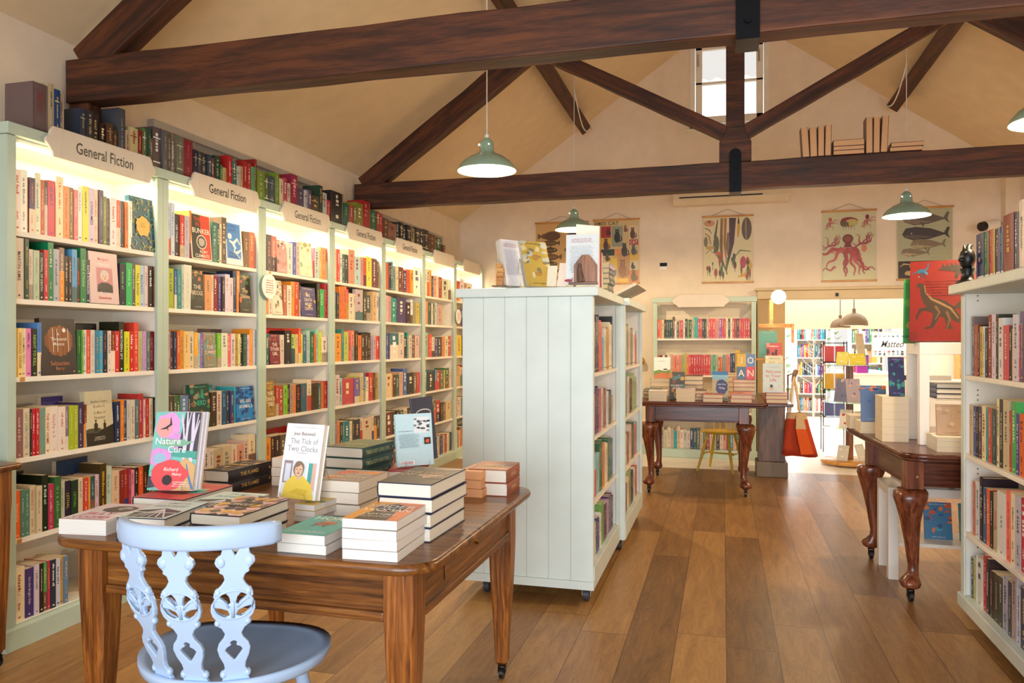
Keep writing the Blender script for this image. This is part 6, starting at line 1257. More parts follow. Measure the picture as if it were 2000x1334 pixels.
MB().tube([(-.158, 0, .19), (.158, 0, .19)], .009, 8).build('stretcher', 'yellow', t)
for x in (-.14, -.07, 0, .07, .14): MB().tube([(x, .16, .43), (x * 1.1, .2, .60), (x * 1.15, .225, .72)], .007, 8).build('back_spindle', 'yellow', t)
MB().tube([(-.2, .20, .72), (-.1, .232, .725), (.1, .232, .725), (.2, .20, .72)], .017, 8).build('back_rail', 'yellow', t)
# books on the rear table
def rstack(px, y, w, l, ts, col, lab, art=None, hard=True, sp='L'):
    a = PZ(px, 780, RZT); x = PY(px, 780, y).x; zz = RZT + .0005; n = len(ts)
    for i, th in enumerate(ts):
        M_, w_ = flat_frame((x + rgb.uniform(-.004, .004), y, zz), (x + w, y, zz), l, sp)
        make_book(M_, w_, l, th - .0006, col, lab + ', %s of %d' % (['lowest', 'second up', 'third up', 'fourth up', 'fifth up'][i] if i < n - 1 else 'uppermost', n), 'DDD', '', hard, (), 'EAD2AC', 'piles on the rear table', art if i == n - 1 else None, spine=False); zz += th
    return zz
rstack(1266, 7.24, .17, .24, [.032, .032, .03], 'D8D8D8', 'white-jacketed hardback at the left front of the rear table', a_txt('E8E4E0', 'A88'))
rstack(1256, 7.56, .17, .24, [.035, .035, .02], '4A5A58', 'dark-edged hardback at the left back of the rear table', None)
rstack(1321, 7.24, .165, .23, [.038, .038, .036], 'E0D8D4', 'thick paperback in the pile right of the patterned book', a_txt('D8C8D0', '8A6A7A'), False)
rstack(1372, 7.24, .18, .25, [.036, .034], 'A84A40', 'red-jacketed hardback in the low middle pile', a_swirl('B8584A', 'E0A090', '8A3A34', 'TALES'))
rstack(1427, 7.24, .185, .25, [.035, .034, .012], 'C0584A', 'pink-jacketed hardback in the low pile right of centre', a_swirl('D8786A', 'E8A898', 'A84A44', 'MEMOIR'))
rstack(1332, 7.80, .2, .25, [.045, .04, .04, .045, .045], '5A3A34', 'thick hardback in the tall brown-edged pile', None)
rstack(1432, 7.66, .2, .25, [.04, .04, .04, .04, .03], 'B85A50', 'hardback in the pile under the JOAN book', None)
rstack(1358, 7.45, .1, .22, [.03, .03, .03], '6A4A3A', 'brown hardback behind the blue standing book', None)
rstack(1270, 7.92, .2, .24, [.05, .05, .05, .03], 'C8B8A0', 'tan-edged hardback at the far left of the rear table', None)
rstack(1400, 8.1, .22, .26, [.05, .05, .05, .05, .03], 'D8C0A0', 'cream-edged hardback in the farthest pile', None)
rstack(1496, 7.26, .185, .24, [.035, .033, .024], 'A84A44', 'cream-edged hardback on the right leaf of the rear table', None)
def a_land(A, g): A.rect(0, 0, 1, 1, 'F0ECE4'); A.poly([(0, .1), (0, .33), (.3, .4), (.7, .34), (1, .42), (1, .1)], '6A8A3A'); A.poly([(0, .0), (0, .14), (.5, .28), (1, .2), (1, 0)], 'C8703A'); A.words(.2, .7, .8, .03, 'A0988A', g); A.ell(.7, .42, .14, .04, '4A5A3A', 10)
def a_quilt(A, g):
    A.rect(0, 0, 1, 1, '4A4232')
    for i in range(14): A.ell(g.random(), g.random(), .13, .08, g.choice(['B8803A', '8A4A34', '4A7A7A', 'C8A040']), 10, wob=.2, seed=i)
    A.text('POVERTY', .5, .5, .07, 'F0E8D8', .85); A.text('SAFARI', .5, .41, .07, 'F0E8D8', .7); A.ell(.5, .18, .2, .12, 'C8A83A', 16); A.ell(.5, .18, .12, .07, '4A3A2A', 16)
def a_just(A, g): A.rect(0, 0, 1, 1, 'B8A878'); A.rect(0, .88, 1, 1, '2A70A8'); A.rect(0, .72, 1, .88, '8AB8C8'); A.ell(.6, .47, .38, .26, '2E3468', 18, wob=.08); A.text('Just One', .6, .56, .07, 'F0ECE0', .5); A.text('Thing', .6, .43, .08, 'F0ECE0', .4); A.ell(.6, .06, .4, .06, '6A7A4A', 10)
def a_joanq(A, g):
    for (x, y), c, ch, tc in (((0, .5), 'D0A83A', 'J', 'F0D8D0'), ((.5, .5), '6080B0', 'O', 'F0DCC8'), ((0, 0), '4A6A88', 'A', 'F0DCC8'), ((.5, 0), 'D0485A', 'N', 'F0DCC8')): A.rect(x, y, x + .5, y + .5, c); A.text(ch, x + .25, y + .25, .26, tc, .34)
def a_welcome(A, g):
    A.rect(0, 0, 1, 1, 'C8D4CC'); A.words(.2, .8, .86, .03, 'A0B0C0', g)
    for w, y in (('Welcome', .72), ('to Your', .58), ('Life', .44)): A.text(w, .5, y, .11, 'D0503C', .74)
    A.ell(.42, .22, .08, .06, '2A2A2E', 12); A.ell(.42, .12, .1, .03, 'E8A04A', 10)
    for i in range(10): A.ell(g.random(), g.uniform(.1, .4), .02, .015, g.choice(['E87A5A', '5A8A9A', 'E8C04A']), 8)
def rstand(px0, px1, y, z, h, t_, c_, lab, art, lean=8, hard=True):
    a, b = PY(px0, 760, y), PY(px1, 760, y); e1 = Vector((1, 0, 0)); up = Vector((0, math.sin(R(lean)), math.cos(R(lean)))); n_ = e1.cross(up)
    make_book(frame(Vector((a.x, y, z + .001)) - n_ * t_, e1, up, n_), b.x - a.x, h, t_ - .001, c_, lab, 'EEE', '', hard, (), 'EAD2AC', None, art, spine=False)
rstand(1277, 1309, 7.95, RZT + .181, .215, .02, 'EEE', 'white book with a painted landscape standing on the rear table', a_land)
rstand(1307, 1337, 7.50, RZT, .265, .025, '4A4232', 'dark patterned book lettered Poverty standing on the rear table', a_quilt)
rstand(1391, 1422, 7.42, RZT, .275, .02, 'B8A878', 'navy and tan book standing in the middle of the rear table', a_just)
rstand(1439, 1475, 7.68, RZT + .1905, .245, .02, 'D0A83A', 'book with four coloured letter squares reading JOAN', a_joanq)
rstand(1490, 1530, 7.30, RZT + .0925, .262, .02, 'C8D4CC', 'pale green book reading Welcome to Your Life on the rear table leaf', a_welcome, 4)
rstand(1495, 1530, 7.62, RZT + .0925 * 0, .42, .03, 'D8D4B8', 'tall cream-green book behind the Welcome book', gen('D8D0A8', ['E8E0C0'], '', '998'), 3)
# display post with a lamp and book ledges at the opening
t = thing('book_display_post', 'pale wooden post display holding a teal book, topped by a glowing globe lamp', 'display stand')
gx = PY(1506, 600, 8.6).x; zb_ = .86
for za, zb in ((.86, 1.52),): box('post', 'pine', gx - .02, gx + .02, 8.58, 8.62, .8585, 1.86, t, .003)
box('ledge', 'pine', gx - .16, gx + .12, 8.5, 8.64, 1.18, 1.20, t, .003) if False else None
zl = PY(1500, 638, 8.5).z; box('cross_bar', 'pine', gx - .13, gx + .22, 8.56, 8.575, zl - .01, zl + .03, t, .003); box('hanging_arm', 'pine', gx + .2, gx + .225, 8.54, 8.5595, zl - .17, zl + .03, t, .003)
zl2 = PY(1500, 700, 8.5).z; box('ledge', 'pine', gx - .16, gx + .13, 8.45, 8.58, zl2 - .02, zl2, t, .003)
stub = PY(1519, 580, 8.6); MB().ball((gx + .075, 8.6, stub.z), .075, .075, .075, 20).build('globe', emit('globe_light', 'FFE8B8', 7), t); MB().tube([(gx, 8.6, 1.83), (gx + .04, 8.6, 1.86), (gx + .075, 8.6, stub.z - .07)], .008, 8).build('lamp_neck', 'brass', t)
light('globe_lamp', 'POINT', (gx + .075, 8.45, stub.z), 6, (1, .8, .5), shadow_soft_size=.08)
def rs2(px0, px1, y, z, h, c_, lab, art): rstand(px0, px1, y, z, h, .022, c_, lab, art, 3)
rs2(1482, 1518, 8.50, zl2 + .0, PY(1500, 646, 8.5).z - zl2, '5A9484', 'teal cloth-bound book on the ledge of the wooden display post', gen('5A9484', ['5A9484'], '', 'C8C088', 1))
rs2(1497, 1528, 8.10, RZT + .0, .54, 'C04A3A', 'red and black tall book with a ladder picture behind the rear table books', gen('C04A3A', ['3A2424', 'E08A7A'], '', 'EEE'))
# hanging tote bag with a wooden handle
bx = PY(1557, 860, 8.3).x; t = thing('tote_bag', 'orange and cream canvas tote bag hanging by the pedestal at the opening', 'bag')
zt1, zb1 = PY(1556, 806, 8.3).z, PY(1560, 886, 8.3).z; w0 = .06
m = MB(); n = 14; vs = []
for i in range(8):
    f = i / 7; z = zt1 + (zb1 - .02 - zt1) * f; ww = .095 + .075 * f
    for j in range(n): a = 2 * math.pi * j / n; fold_ = 1 + .12 * math.sin(3 * a + f * 2) * f; vs.append((bx - .01 + .02 * f + ww * math.cos(a) * fold_, 8.3 + .045 * math.sin(a) * (1 - .5 * f) * fold_, z + .015 * math.sin(2 * a) * f))
fs = [(i * n + j, i * n + (j + 1) % n, (i + 1) * n + (j + 1) % n, (i + 1) * n + j) for i in range(7) for j in range(n)]
m.add(vs, fs[:n], 'D8B48A', True); m.add(vs, fs[n:], 'C0401C', True); m.add(vs[-n:], [tuple(range(n))], 'C8481A'); m.build('bag_body', 'cloth', t, fixn=True)
hx, hz = PY(1551, 718, 8.3).x, PY(1551, 735, 8.3).z
for s_ in (-1, 1): MB('D8BC94').tube([(bx - .02 + s_ * .05, 8.3 + s_ * .03, zt1 + .002), (bx - .03 + s_ * .03, 8.3 + s_ * .03, (zt1 + hz) / 2), (hx, 8.3 + s_ * .012, hz)], [.012, .014, .012], 8).build('strap', 'cloth', t)
MB().tube([(hx - .015, 8.3, hz - .06), (hx, 8.3, hz), (hx + .015, 8.3, hz + .05), (hx + .02, 8.3, hz + .07)], [.012, .022, .024, .012], 10).build('hanging_peg', 'walnut', t)
m = MB(); m.box(.645, .66, 8.47, 8.485, .45, hz + .01); m.tube([(.65, 8.477, hz + .0), (hx, 8.33, hz + .03), (hx, 8.30, hz + .03)], .005, 6); m.build('bag_bracket', 'walnut', t)
m2 = MB(); vs = [(bx + .03 + a, 8.22 - .0, z) for a, z in ((-.05, zt1 - .16), (.05, zt1 - .16), (.12, zb1 + .01), (-.0, zb1 + .0))]; vs += [(a, b + .035, c) for a, b, c in vs]
m2.add(vs, [(0, 1, 2, 3), (7, 6, 5, 4), (0, 4, 5, 1), (1, 5, 6, 2), (2, 6, 7, 3), (3, 7, 4, 0)], 'E8601C'); vs = [(bx + .03 + a, 8.22, z) for a, z in ((-.045, zt1 - .02), (.02, zt1 - .02), (.05, zt1 - .159), (-.05, zt1 - .159))]; vs += [(a, b + .035, c) for a, b, c in vs]; m2.add(vs, [(0, 1, 2, 3), (7, 6, 5, 4), (0, 4, 5, 1), (1, 5, 6, 2), (2, 6, 7, 3), (3, 7, 4, 0)], 'DCBC8C'); m2.build('front_panel', 'cloth', t, fixn=True)
# ------------------------------------------------------------------ right-hand cabriole table with risers
RT = .81
t = cab_table('dark mahogany table with cabriole legs at the right, carrying white risers', .93, 1.78, 4.49, 6.0, RT, 1.0, 1.66, 4.60, 5.42, k=1.0, cut=.12)
for z in (.60, .68): MB().tube([(1.0 + .01, 4.60 - .0452, z), (1.0 + .01, 4.60 - .049, z)], .006, 8).build('dowel', 'pine', t)
ang = R(3.5); pv = Vector((.95, 4.5, 0)); t.rotation_euler = (0, 0, ang); t.location = pv - Matrix.Rotation(ang, 3, 'Z') @ pv
def block_table(label, x0, x1, y0, y1, z0, z1, lg, tp, shelf=None):
    t = thing('white_side_table', label, 'side table'); box('tabletop', 'lack', x0, x1, y0, y1, z1 - tp, z1, t, .002)
    for x in (x0 + .0005, x1 - lg - .0005):
        for y in (y0 + .0005, y1 - lg - .0005): box('leg', 'lack', x, x + lg, y, y + lg, z0, z1 - tp, t, .002)
    if shelf: box('shelf', 'lack', x0 + lg, x1 - lg, y0 + .01, y1 - .01, shelf - .02, shelf, t)
    return t
block_table('white block-legged riser table standing on the right mahogany table', 1.095, 1.60, 4.90, 5.24, RT + .001, 1.404, .052, .07)
block_table('low white side table with a shelf, tucked under the right mahogany table', .945, 1.62, 4.98, 5.33, 0, .545, .055, .05, .22)
for i in range(5):                                                    # stock under the table
    make_book(frame((1.02 + .0 * i, 5.02, .546 + .022 * i), (1, 0, 0), (0, 1, 0), (0, 0, 1)), .26, .28, .0215, 'E8E2D6', 'large white-edged book, %s of the pile on the low white table' % (['bottom', 'second', 'third', 'fourth', 'top'][i]), spine=False, group='large books under the right table', pcol='EFE8DA')
    make_book(frame((1.31, 5.02, .546 + .022 * i), (1, 0, 0), (0, 1, 0), (0, 0, 1)), .26, .28, .0215, 'E0D8CC', 'large book, %s of the right-hand pile on the low white table' % (['bottom', 'second', 'third', 'fourth', 'top'][i]), spine=False, group='large books under the right table', pcol='EFE8DA')
for x, c_, lab, cs in ((1.17, '3A7AA8', 'blue and orange picture book standing on the lower shelf of the white side table', ['E07A3A', '2A5A88', '4A9AB8', 'C85A3A']), (1.36, '2A98A0', 'teal and grey book standing on the lower shelf of the white side table', ['6A7080', '2A98A0'])):
    n_ = Vector((0, -math.cos(R(10)), math.sin(R(10)))); up = Vector((0, math.sin(R(10)), math.cos(R(10))))
    make_book(frame((x, 5.12, .2215), (1, 0, 0), up, n_), .15, .22, .016, c_, lab, spine=False, art=gen(c_, cs, '', 'DDD', 16))
# dinosaur picture books on the riser
def a_dino(A, g):
    A.rect(0, 0, 1, 1, '7E1C14'); D1, D2 = '3A2A1E', '8A6A44'
    def thero(cx, cy, s, c, m=1):
        P = [(-.50, .62), (-.44, .66), (-.34, .62), (-.33, .55), (-.30, .40), (-.22, .28), (-.05, .22), (.12, .16), (.30, .0), (.42, -.2), (.46, -.36), (.40, -.44), (.30, -.38), (.22, -.28), (.24, -.5), (.30, -.58), (.22, -.6), (.10, -.58), (.16, -.52), (.10, -.30), (.0, -.26), (-.06, -.42), (-.14, -.56), (-.28, -.6), (-.34, -.56), (-.20, -.52), (-.16, -.38), (-.14, -.18), (-.24, -.12), (-.38, -.10), (-.46, -.24), (-.50, -.40), (-.52, -.26), (-.44, -.04), (-.28, .0), (-.36, .12), (-.42, .34), (-.44, .52), (-.52, .56)]
        A.poly([(cx + m * x * s, cy + y * s * .72) for x, y in P], c)
    thero(.42, .42, .64, D1); A.line([(.205, .69), (.225, .60), (.31, .515), (.43, .465), (.57, .40), (.68, .27)], [.012, .022, .035, .04, .035, .015], D2); A.line([(.36, .43), (.42, .35), (.36, .26)], [.04, .03, .012], '6A5034'); A.line([(.52, .36), (.56, .26), (.52, .14)], [.04, .03, .012], '6A5034'); A.ell(.125, .80, .008, .006, 'E8D8A0', 6)
    A.ell(.17, .87, .07, .03, '2A5A78', 14); A.line([(.22, .88), (.26, .93), (.25, .965), (.29, .965)], [.03, .02, .022, .008], '2A5A78'); A.line([(.12, .87), (.05, .845), (.01, .83)], [.03, .015, .004], '2A5A78'); A.line([(.16, .86), (.14, .80), (.17, .775)], [.025, .012, .008], '1E4258'); A.line([(.19, .86), (.2, .80), (.23, .78)], [.025, .012, .008], '1E4258'); A.poly([(.19, .87), (.26, .85), (.24, .82)], '3A7A98')
    P = [(.40, .88)] + [q for i in range(9) for q in ((.44 + i * .06, .90 + .02 * math.sin(i * .5)), (.46 + i * .06, .955 + .02 * math.sin(i * .4)))] + [(.99, .88), (.99, .80), (.9, .82), (.88, .74), (.84, .74), (.84, .82), (.7, .83), (.66, .76), (.62, .77), (.64, .85)]
    A.poly(P, '33281E'); A.poly([(.5, .44), (.62, .42), (.72, .50), (.86, .48), (.98, .42), (.98, .36), (.92, .34), (.93, .30), (.88, .30), (.87, .35), (.78, .36), (.74, .30), (.71, .31), (.71, .39), (.64, .4), (.55, .425)], '3A2E22')
    A.poly([(.72, .0), (.8, .14), (.9, .22), (1, .24), (1, 0)], '4A5A24'); A.line([(.78, .04), (.88, .16), (1, .2)], [.03, .04, .02], '8A9A3A'); A.poly([(.0, .0), (.1, .02), (.12, .1), (.02, .12)], '701812')
    for i in range(6): A.words(.22, .92, .73 - i * .035, .012, '5A1610', g)
e1 = Vector((.967, -.252, 0)); bk = Vector((.252, .967, 0)); ln = R(17); up = Vector((0, 0, 1)) * math.cos(ln) + bk * math.sin(ln); nn = e1.cross(up)
p = PY(1776, 668, 4.99); p.z = 1.4052
make_book(frame(p - nn * .0, e1, up, nn), .37, .50, .022, '7E1C14', 'large red picture book with dinosaurs on its cover, propped on the white riser', 'F0E0D0', '', True, (), 'EEE6D6', None, a_dino, spine=True)
make_book(frame(p - nn * .027 - e1 * .035 + Vector((0, 0, .0)), e1, up, nn), .37, .40, .02, '2A7A3A', 'large green picture book half hidden behind the red dinosaur book', 'E0E8C0', '', True, (), 'EEE6D6', None, gen('2A7A3A', ['4A8A3A', '8A7A34', '1A5A2A'], '', 'EEE'), spine=True)
s = thing('book_easel', 'low wooden easel behind the dinosaur books on the riser', 'book stand'); m = MB()
q = p + bk * .19 + e1 * .12; m.box(q.x - .008, q.x + .2, q.y - .0, q.y + .012, 1.4045, 1.42); m.build('foot', 'pine', s)
# books and boxes on the right table
def rtb(px, y, w, l, ts, c_, lab, hard=False, pc='EAD6B4', z=RT):
    x = PY(px, 840, y).x; zz = z + .0006
    for i, th in enumerate(ts):
        make_book(frame((x, y, zz), (1, 0, 0), (0, 1, 0), (0, 0, 1)), w, l, th - .0006, c_, lab + ', %s of its pile' % (['bottom', 'second', 'third', 'fourth', 'fifth', 'sixth'][i] if i < len(ts) - 1 else 'top') if len(ts) > 1 else lab, spine=False, hard=hard, pcol=pc, group=lab); zz += th
    return zz
rtb(1660, 5.72, .13, .18, [.03, .03, .03], 'EDE0C4', 'small cream-edged paperback at the far left corner of the right table')
zz = rtb(1681, 5.44, .17, .22, [.04, .035], 'EDE0C4', 'cream-edged paperback under the standing blue book on the right table')
rstand(1682, 1732, 5.46, zz + .001, .235, .02, '3A5A98', 'blue book with orange corners standing back-cover out on the right table', gen('5A7AA8', ['2A3A78', 'E87A3A', '4A6AA8'], '', 'C8D4E4', 8), 7)
zz = rtb(1723, 5.02, .145, .22, [.045] * 6, 'EAD8B8', 'thick cream-edged paperback in the tall pile beside the riser')
zzz = zz
rstand(1737, 1768, 5.06, zz + .001, .235, .02, '2A2A5A', 'dark blue and purple book on top of the tall pile beside the riser', gen('28285A', ['2A7A7A', '5A3A7A', '3A9A8A'], '', 'B0A0D0', 16), 9)
zz = rtb(1830, 4.62, .26, .22, [.03, .03, .02], 'E4DCCC', 'flat book right of the white riser on the mahogany table')
rstand(1830, 1884, 4.72, zz + .001, .17, .02, 'B89A7C', 'brown back-cover-out book standing right of the riser legs', gen('B4967A', ['C8AA8A', 'A88A6A'], '', '6A5040', 8), 7)
for i in range(3):
    make_book(frame((PY(1829, 760, 4.98).x, 4.985, 1.075 + .030 * i), (1, 0, 0), (0, 1, 0), (0, 0, 1)), .24, .16, .029, ['3A2A3A', '2A2444', '20283A'][i], '%s dark hardback of three lying on the clear shelf inside the riser' % ['bottom', 'middle', 'top'][i], hard=True, spine=False)
g = thing('clear_riser_shelf', 'clear acrylic shelf inside the white riser table', 'shelf'); xq = PY(1829, 760, 4.98).x
box('shelf_plate', 'clear', xq - .005, 1.545, 4.975, 5.15, 1.067, 1.074, g)
for x in (xq, 1.535): box('support', 'clear', x, x + .006, 5.151, 5.157, RT + .002, 1.074, g)
# dark ornament on the right bookcase
o = thing('carved_ornament', 'dark carved head-like ornament on the front corner of the right-hand bookcase', 'ornament', (1.19, 4.35, IT + .0008))
MB().lathe([(.001, 0), (.05, 0), (.052, .012), (.03, .02), (.026, .05), (.034, .075)], seg=18).build('pedestal', 'black', o)
m = MB(); m.ball((0, 0, .125), .038, .042, .055); m.ball((-.03, -.02, .118), .018, .016, .014, 10); m.ball((-.018, -.03, .15), .012, .01, .01, 8); m.tube([(.0, 0, .16), (.012, .01, .19), (.03, .02, .195)], [.02, .014, .004], 8); m.tube([(-.01, 0, .165), (-.012, .012, .195)], [.014, .003], 8); m.build('carved_head', 'black', o)

# ------------------------------------------------------------------ the far room through the opening
struct(box('wall_far', 'wall', 2.55, 7.0, 13.0, 13.12, 0, 2.6)); struct(box('wall_far_left', 'wall', -.2, .0, YR + .21, 17.5, 0, 2.6))
z_s = PY(1580, 643, 11.3).z; struct(box('trim_4', 'wall', .01, 7.0, 11.3, 11.42, z_s, 2.6)); struct(box('ceiling_far', 'ceil', -.2, 7.0, YR + .21, 11.3, 2.6, 2.68))
struct(box('baseboard_far', 'white', 2.55, 7.0, 12.97, 12.999, 0, .14))
# shop window at the very back: frame with glazing bars
m = MB()
for x in (.3, 1.25, 2.2, 3.15): m.box(x - .03, x + .03, 17.2, 17.26, 0, 2.4)
for z in (.0, .45, 2.3): m.box(.3, 3.15, 17.19, 17.27, z, z + .06)
w2 = struct(m.build('window_2', 'white', fixn=True)); box('pane', 'glass', .34, 3.1, 17.22, 17.225, .5, 2.3, w2)
def dome(px, py, y, rr, lab):
    p = PY(px, py, y); t = thing('dome_lamp', lab, 'pendant lamp', p)
    MB().lathe([(rr, 0), (rr * .97, rr * .3), (rr * .8, rr * .62), (rr * .5, rr * .85), (rr * .15, rr * .96), (.02, rr * 1.1), (.02, rr * 1.3)], seg=24).build('lamp_shade', 'taupe', t); MB().lathe([(rr * .97, .004), (rr * .9, rr * .3), (rr * .4, rr * .7), (.001, rr * .75)], seg=24).build('shade_lining', 'shade_in', t)
    MB().tube([(0, 0, rr * 1.3), (0, 0, 2.59 - p.z)], .005, 6).build('cord', 'iron', t)
dome(1641, 640, 10.9, .125, 'grey dome lamp in the far room, left of a pair'); dome(1668, 636, 10.5, .165, 'larger grey dome lamp in the far room, right of a pair')
# line-drawn poster
a, b = PY(1703, 648, 12.97), PY(1790, 698, 12.97); t = thing('framed_print', 'framed white print of small drawings with a script title in the far room', 'picture', (a.x, 12.97, b.z)); w_, h_ = b.x - a.x, a.z - b.z
box('frame', 'grey', 0, w_, 0, .025, 0, h_, t)
A = Art(w_, h_, frame((0, -.001, 0), (1, 0, 0), (0, 0, 1), (0, -1, 0))); A.rect(.03, .05, .97, .95, 'F4F0E6'); g = random.Random(2)
for i in range(26):
    x, y = .08 + (i % 9) * .1, (.82, .22, .12)[i // 9]; A.ell(x, y, g.uniform(.015, .04), g.uniform(.03, .06), g.choice(['6A6A6A', 'C86A5A', '8A9AA8', '4A4A4A']), 9, wob=.3, seed=i)
A.text('Matteo', .45, .52, .26, '4A4A4E', .5, slant=.3); A.done('drawing', t)
# revolving glass-shelved stand
t = thing('revolving_stand', 'round glass-shelved stand with a wooden post holding books and cards', 'display stand', (1.40, 9.55, 0))
MB().lathe([(.001, .02), (.30, .02), (.31, .035), (.30, .06), (.001, .065)], seg=36).build('base', 'pine', t)
for z0_, z1_ in ((.066, .42), (.4305, .72), (.7305, 1.14)): box('post', 'oakz', -.04, .04, -.04, .04, z0_, z1_, t, .004)
gz = [.42, .72, 1.14]
for z in gz: MB().lathe([(.001, z), (.29, z), (.29, z + .01), (.001, z + .0101)], seg=36).build('glass_shelf', 'gshelf', t)
def std(a, r, z, w, h, c_, lab, ln=14, cols=None):
    ca, sa = math.cos(R(a)), math.sin(R(a)); n_ = Vector((ca, sa, 0)); e = Vector((-sa, ca, 0)); up = Vector((0, 0, 1)) * math.cos(R(ln)) - n_ * math.sin(R(ln)); nn = e.cross(up)
    make_book(frame(Vector((1.40, 9.55, z + .0015)) + n_ * r - e * w / 2, e, up, nn), w, h, .012, c_, lab, spine=False, art=gen(c_, cols or [c_, 'E8E0D0'], '', '887', 6))
zt_ = gz[2] + .0102
std(-120, .20, zt_, .13, .15, 'D8D050', 'yellow booklet at the left of the top glass shelf of the round stand'); std(-75, .22, zt_, .17, .13, 'E0D44A', 'wide yellow booklet at the front of the top glass shelf of the round stand')
std(-40, .16, zt_, .15, .36, 'D8C8B0', 'tall pastel book at the right of the top glass shelf of the round stand', 8, ['E8A8B8', 'E8D88A', 'A8C8B8'])
std(-125, .2, gz[1] + .0102, .15, .27, '6A6A90', 'large violet book on the middle glass shelf of the round stand', 16, ['B08A9A', 'C8B8A0', '4A5A8A']); std(-85, .21, gz[1] + .0102, .15, .27, 'A89AA8', 'grey-pink book on the middle glass shelf of the round stand', 16, ['7A6A90', 'C8A8A0'])
std(-35, .22, gz[1] + .0102, .13, .17, '5AA0A0', 'small teal card at the right of the middle glass shelf of the round stand', 10)
std(-110, .2, gz[0] + .0102, .13, .22, 'E8E0D8', 'white booklet with a red square on the lowest glass shelf of the round stand', 18, ['E8E0D8', 'B83A3A']); std(-60, .2, gz[0] + .0102, .12, .2, 'E4DCD0', 'cream booklet at the right of the lowest glass shelf of the round stand', 14)
std(-118, .22, .0665, .12, .18, 'C8C4BC', 'pale grey booklet leaning on the base of the round stand', 22); std(-55, .22, .0665, .12, .2, 'D8D4CC', 'white booklet leaning at the right on the base of the round stand', 26)
# white counter and shelves on the right of the far room
t = thing('shop_counter', 'white counter in the far room behind the blue book', 'counter'); box('body', 'lack', 2.1, 3.4, 10.6, 11.1, 0, .90, t, .004); box('worktop', 'lack', 2.05, 3.45, 10.55, 11.15, .9005, .93, t, .004)
tag(box('till_drawer', 'grey', 2.5, 2.75, 10.7, 10.95, .9305, .99), 'grey till box on the white counter in the far room', 'till'); tag(box('label_printer', 'black', 2.2, 2.32, 10.7, 10.8, .9305, .99), 'small black device on the far counter', 'device')
t = thing('display_plinth', 'long pale low display cabinet leading away through the far room', 'cabinet'); box('body', 'lack', 1.75, 2.3, 11.6, 13.2, 0, .95, t, .004); box('worktop', 'white', 1.73, 2.32, 11.58, 13.22, .9505, .98, t, .003)
def farcase(lab, x0, x1, y, z1, n, seed, d=.3, wd='pine'):
    g = random.Random(seed); t = thing('bookcase', lab, 'bookcase'); box('back_panel', wd, x0, x1, y + d - .02, y + d, 0, z1, t)
    for x in (x0, x1 - .02): box('side_panel', wd, x, x + .02, y, y + d - .021, 0, z1, t)
    for k in range(n):
        z = .1 + (z1 - .15) * k / n; box('shelf', wd, x0 + .021, x1 - .021, y, y + d - .021, z - .02, z, t); x = x0 + .03
        while x < x1 - .07:
            w = g.uniform(.022, .05); h = min(g.uniform(.18, .26), (z1 - .15) / n - .04)
            record(frame((x, y + .02, z + .0003), (0, 1, 0), (0, 0, 1), (1, 0, 0)), .15, h, w - .001, g.choice(['C33', '28A', 'DA4', 'DDD', '486', '357', 'D76', 'EDB', '638', '222', '3AA', 'E85']), 'x', 'far room books', 50, 'EEE', vis=0); x += w
farcase('tall white bookcase of bright books at the back of the far room', 2.0, 2.5, 13.5, 2.1, 6, 5, wd='lack'); farcase('wooden bookcase seen behind the risers in the far room', 3.35, 4.7, 12.6, 2.0, 5, 8); farcase('white bookcase beside the far window', 1.35, 1.9, 15.6, 2.2, 6, 9, wd='lack')
# books standing along the low cabinet
g = random.Random(21)
for i in range(12):
    y = 11.65 + i * .12
    record(frame((1.78 + g.uniform(0, .05), y, .9805), (math.cos(.3), math.sin(.3), 0), (0, 0, 1), Vector((math.cos(.3), math.sin(.3), 0)).cross(Vector((0, 0, 1)))), .15, g.uniform(.18, .25), g.uniform(.03, .06), g.choice(['C33', 'D8A', 'DA4', 'A3A', '248', 'E84']), 'x', 'far', 50, 'EEE', vis=0)
# wire rack with red and yellow items
t = thing('wire_rack', 'black wire rack of cards in the far room beside the round stand', 'rack'); p0 = PY(1608, 760, 10.6)
m = MB()
for x in (0, .28):
    for y in (0, .25): m.tube([(p0.x + x, 10.6 + y, 0), (p0.x + x, 10.6 + y, 1.42)], .006, 6)
for z in (.45, .8, 1.15, 1.4): m.tube([(p0.x, 10.6, z), (p0.x + .28, 10.6, z), (p0.x + .28, 10.85, z), (p0.x, 10.85, z), (p0.x, 10.6, z)], .006, 6)
m.build('wire_frame', 'iron', t)
for k, (z, c_) in enumerate(((1.16, 'C04048'), (.81, 'D8B040'), (.46, '6A78B8'))):
    for i in range(2): tag(MB(c_).box(p0.x + .02 + .13 * i, p0.x + .13 + .13 * i, 10.62, 10.80, z, z + .2).build('card_box', 'print'), '%s %s card box on the black wire rack' % (['left', 'right'][i], ['red', 'mustard', 'blue'][k]), 'box', 'card boxes on the wire rack')
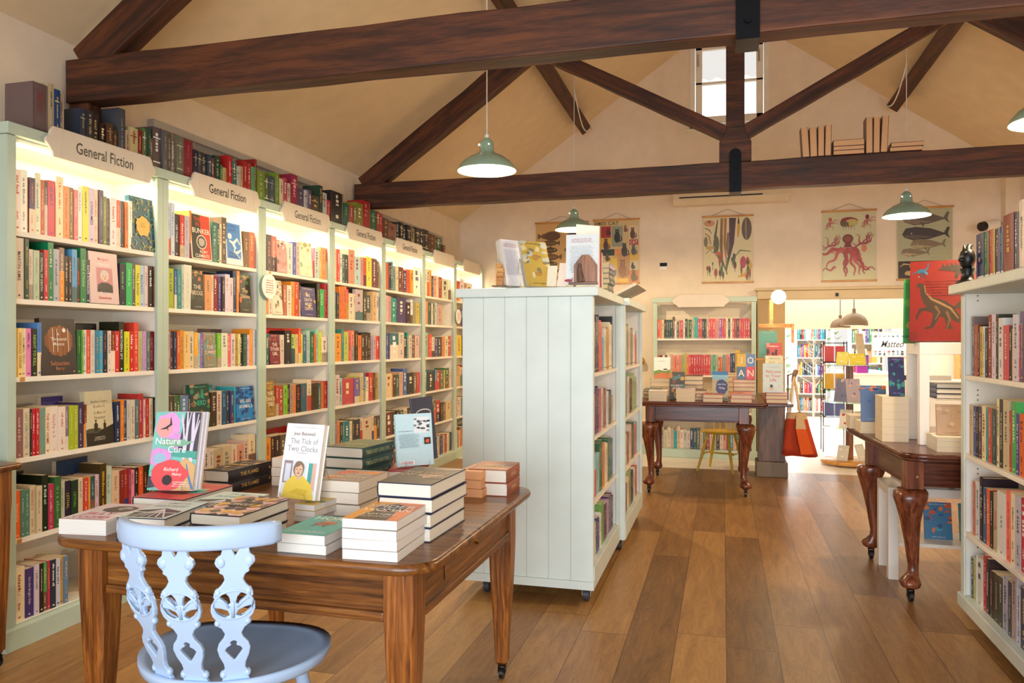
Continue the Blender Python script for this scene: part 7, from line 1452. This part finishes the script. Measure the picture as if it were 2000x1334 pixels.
# pale twig tree by the window
t = thing('twig_tree', 'white-painted twig tree standing before the bright window in the far room', 'decorative tree', (PY(1589, 760, 15).x, 15.0, 0)); tr = PY(1589, 645, 15).z
m = MB(); m.tube([(0, 0, .03), (0, 0, tr)], [.022, .008], 8)
g = random.Random(6)
for i in range(22):
    z = .55 + (tr - .6) * i / 22; a = g.random() * 6.28; l = .34 * (1.15 - i / 24); e_ = (l * math.cos(a), l * math.sin(a), z + l * .75); m.tube([(0, 0, z), (e_[0] * .6, e_[1] * .6, z + l * .35), e_], [.008, .006, .003], 5)
m.build('branches', 'grey', t); MB().lathe([(.001, 0), (.14, 0), (.14, .02), (.02, .035), (.001, .04)], seg=20).build('foot', 'lack', t)
# foliage outside the window
m = MB(); g = random.Random(9)
for i in range(260):
    x, y, z = g.uniform(-1.2, 4.5), g.uniform(18.6, 19.2), g.uniform(.0, 2.4); r_ = g.uniform(.04, .09); a = g.random() * 3; m.add([(x - r_, y, z), (x, y + .02, z + r_ * .6 * math.cos(a)), (x + r_, y, z + r_ * math.sin(a) * .5), (x, y - .02, z - r_ * .6)], [(0, 1, 2, 3)])
tag(m.build('hedge_leaves', 'leaf'), 'pale green foliage outside the far window', 'foliage', kind='stuff')
struct(box('ground_outside', 'hfloor', -3, 8, 18.01, 24, -.1, -.02))

# ------------------------------------------------------------------ shelf books: the largest become things, the many small ones one mass
MAXB = 300
made = sum(1 for o in bpy.data.objects if o.name.split('.')[0] == 'book' and o.parent is None)
BOOKS.sort(key=lambda b: -b['area']); keep = max(0, MAXB - made); seen = {}
cov, pg, lt = MB(), MB(), MB()
for i, b in enumerate(BOOKS):
    rg = random.Random(i * 7 + 1); M_ = b['M']
    if i < keep and b['area'] > 0:
        kind = 'hardback' if b['hard'] else 'paperback'
        if b['n'] <= 36: lab = '%s %s, %s from left, %s' % (cname(b['col']), kind, ORD[b['n']], b['where'])
        else: lab = '%s %s on the %s' % (cname(b['col']), kind, b['where'])
        lab = lab
        make_book(M_, b['w'], b['l'], b['t'], b['col'], lab, b['tcol'] or 'EEE', b['title'], b['hard'], b['bands'], b['pcol'], b['group'], seed=i)
    else:
        book_geo(M_, b['w'], b['l'], b['t'], b['col'], b['hard'], b['bands'], b['pcol'], cov, cov)
        spine_art(M_, b['w'], b['l'], b['t'], b['col'], b['tcol'] or 'EEE', b['title'], rg, cov)
cov.M = Matrix.Identity(4)
tag(cov.build('small_shelf_books', 'print'), 'the many smaller book spines filling the farther shelves of every bookcase', 'books', kind='stuff')
print('individual books', made, '+', min(keep, len(BOOKS)), 'of', len(BOOKS))
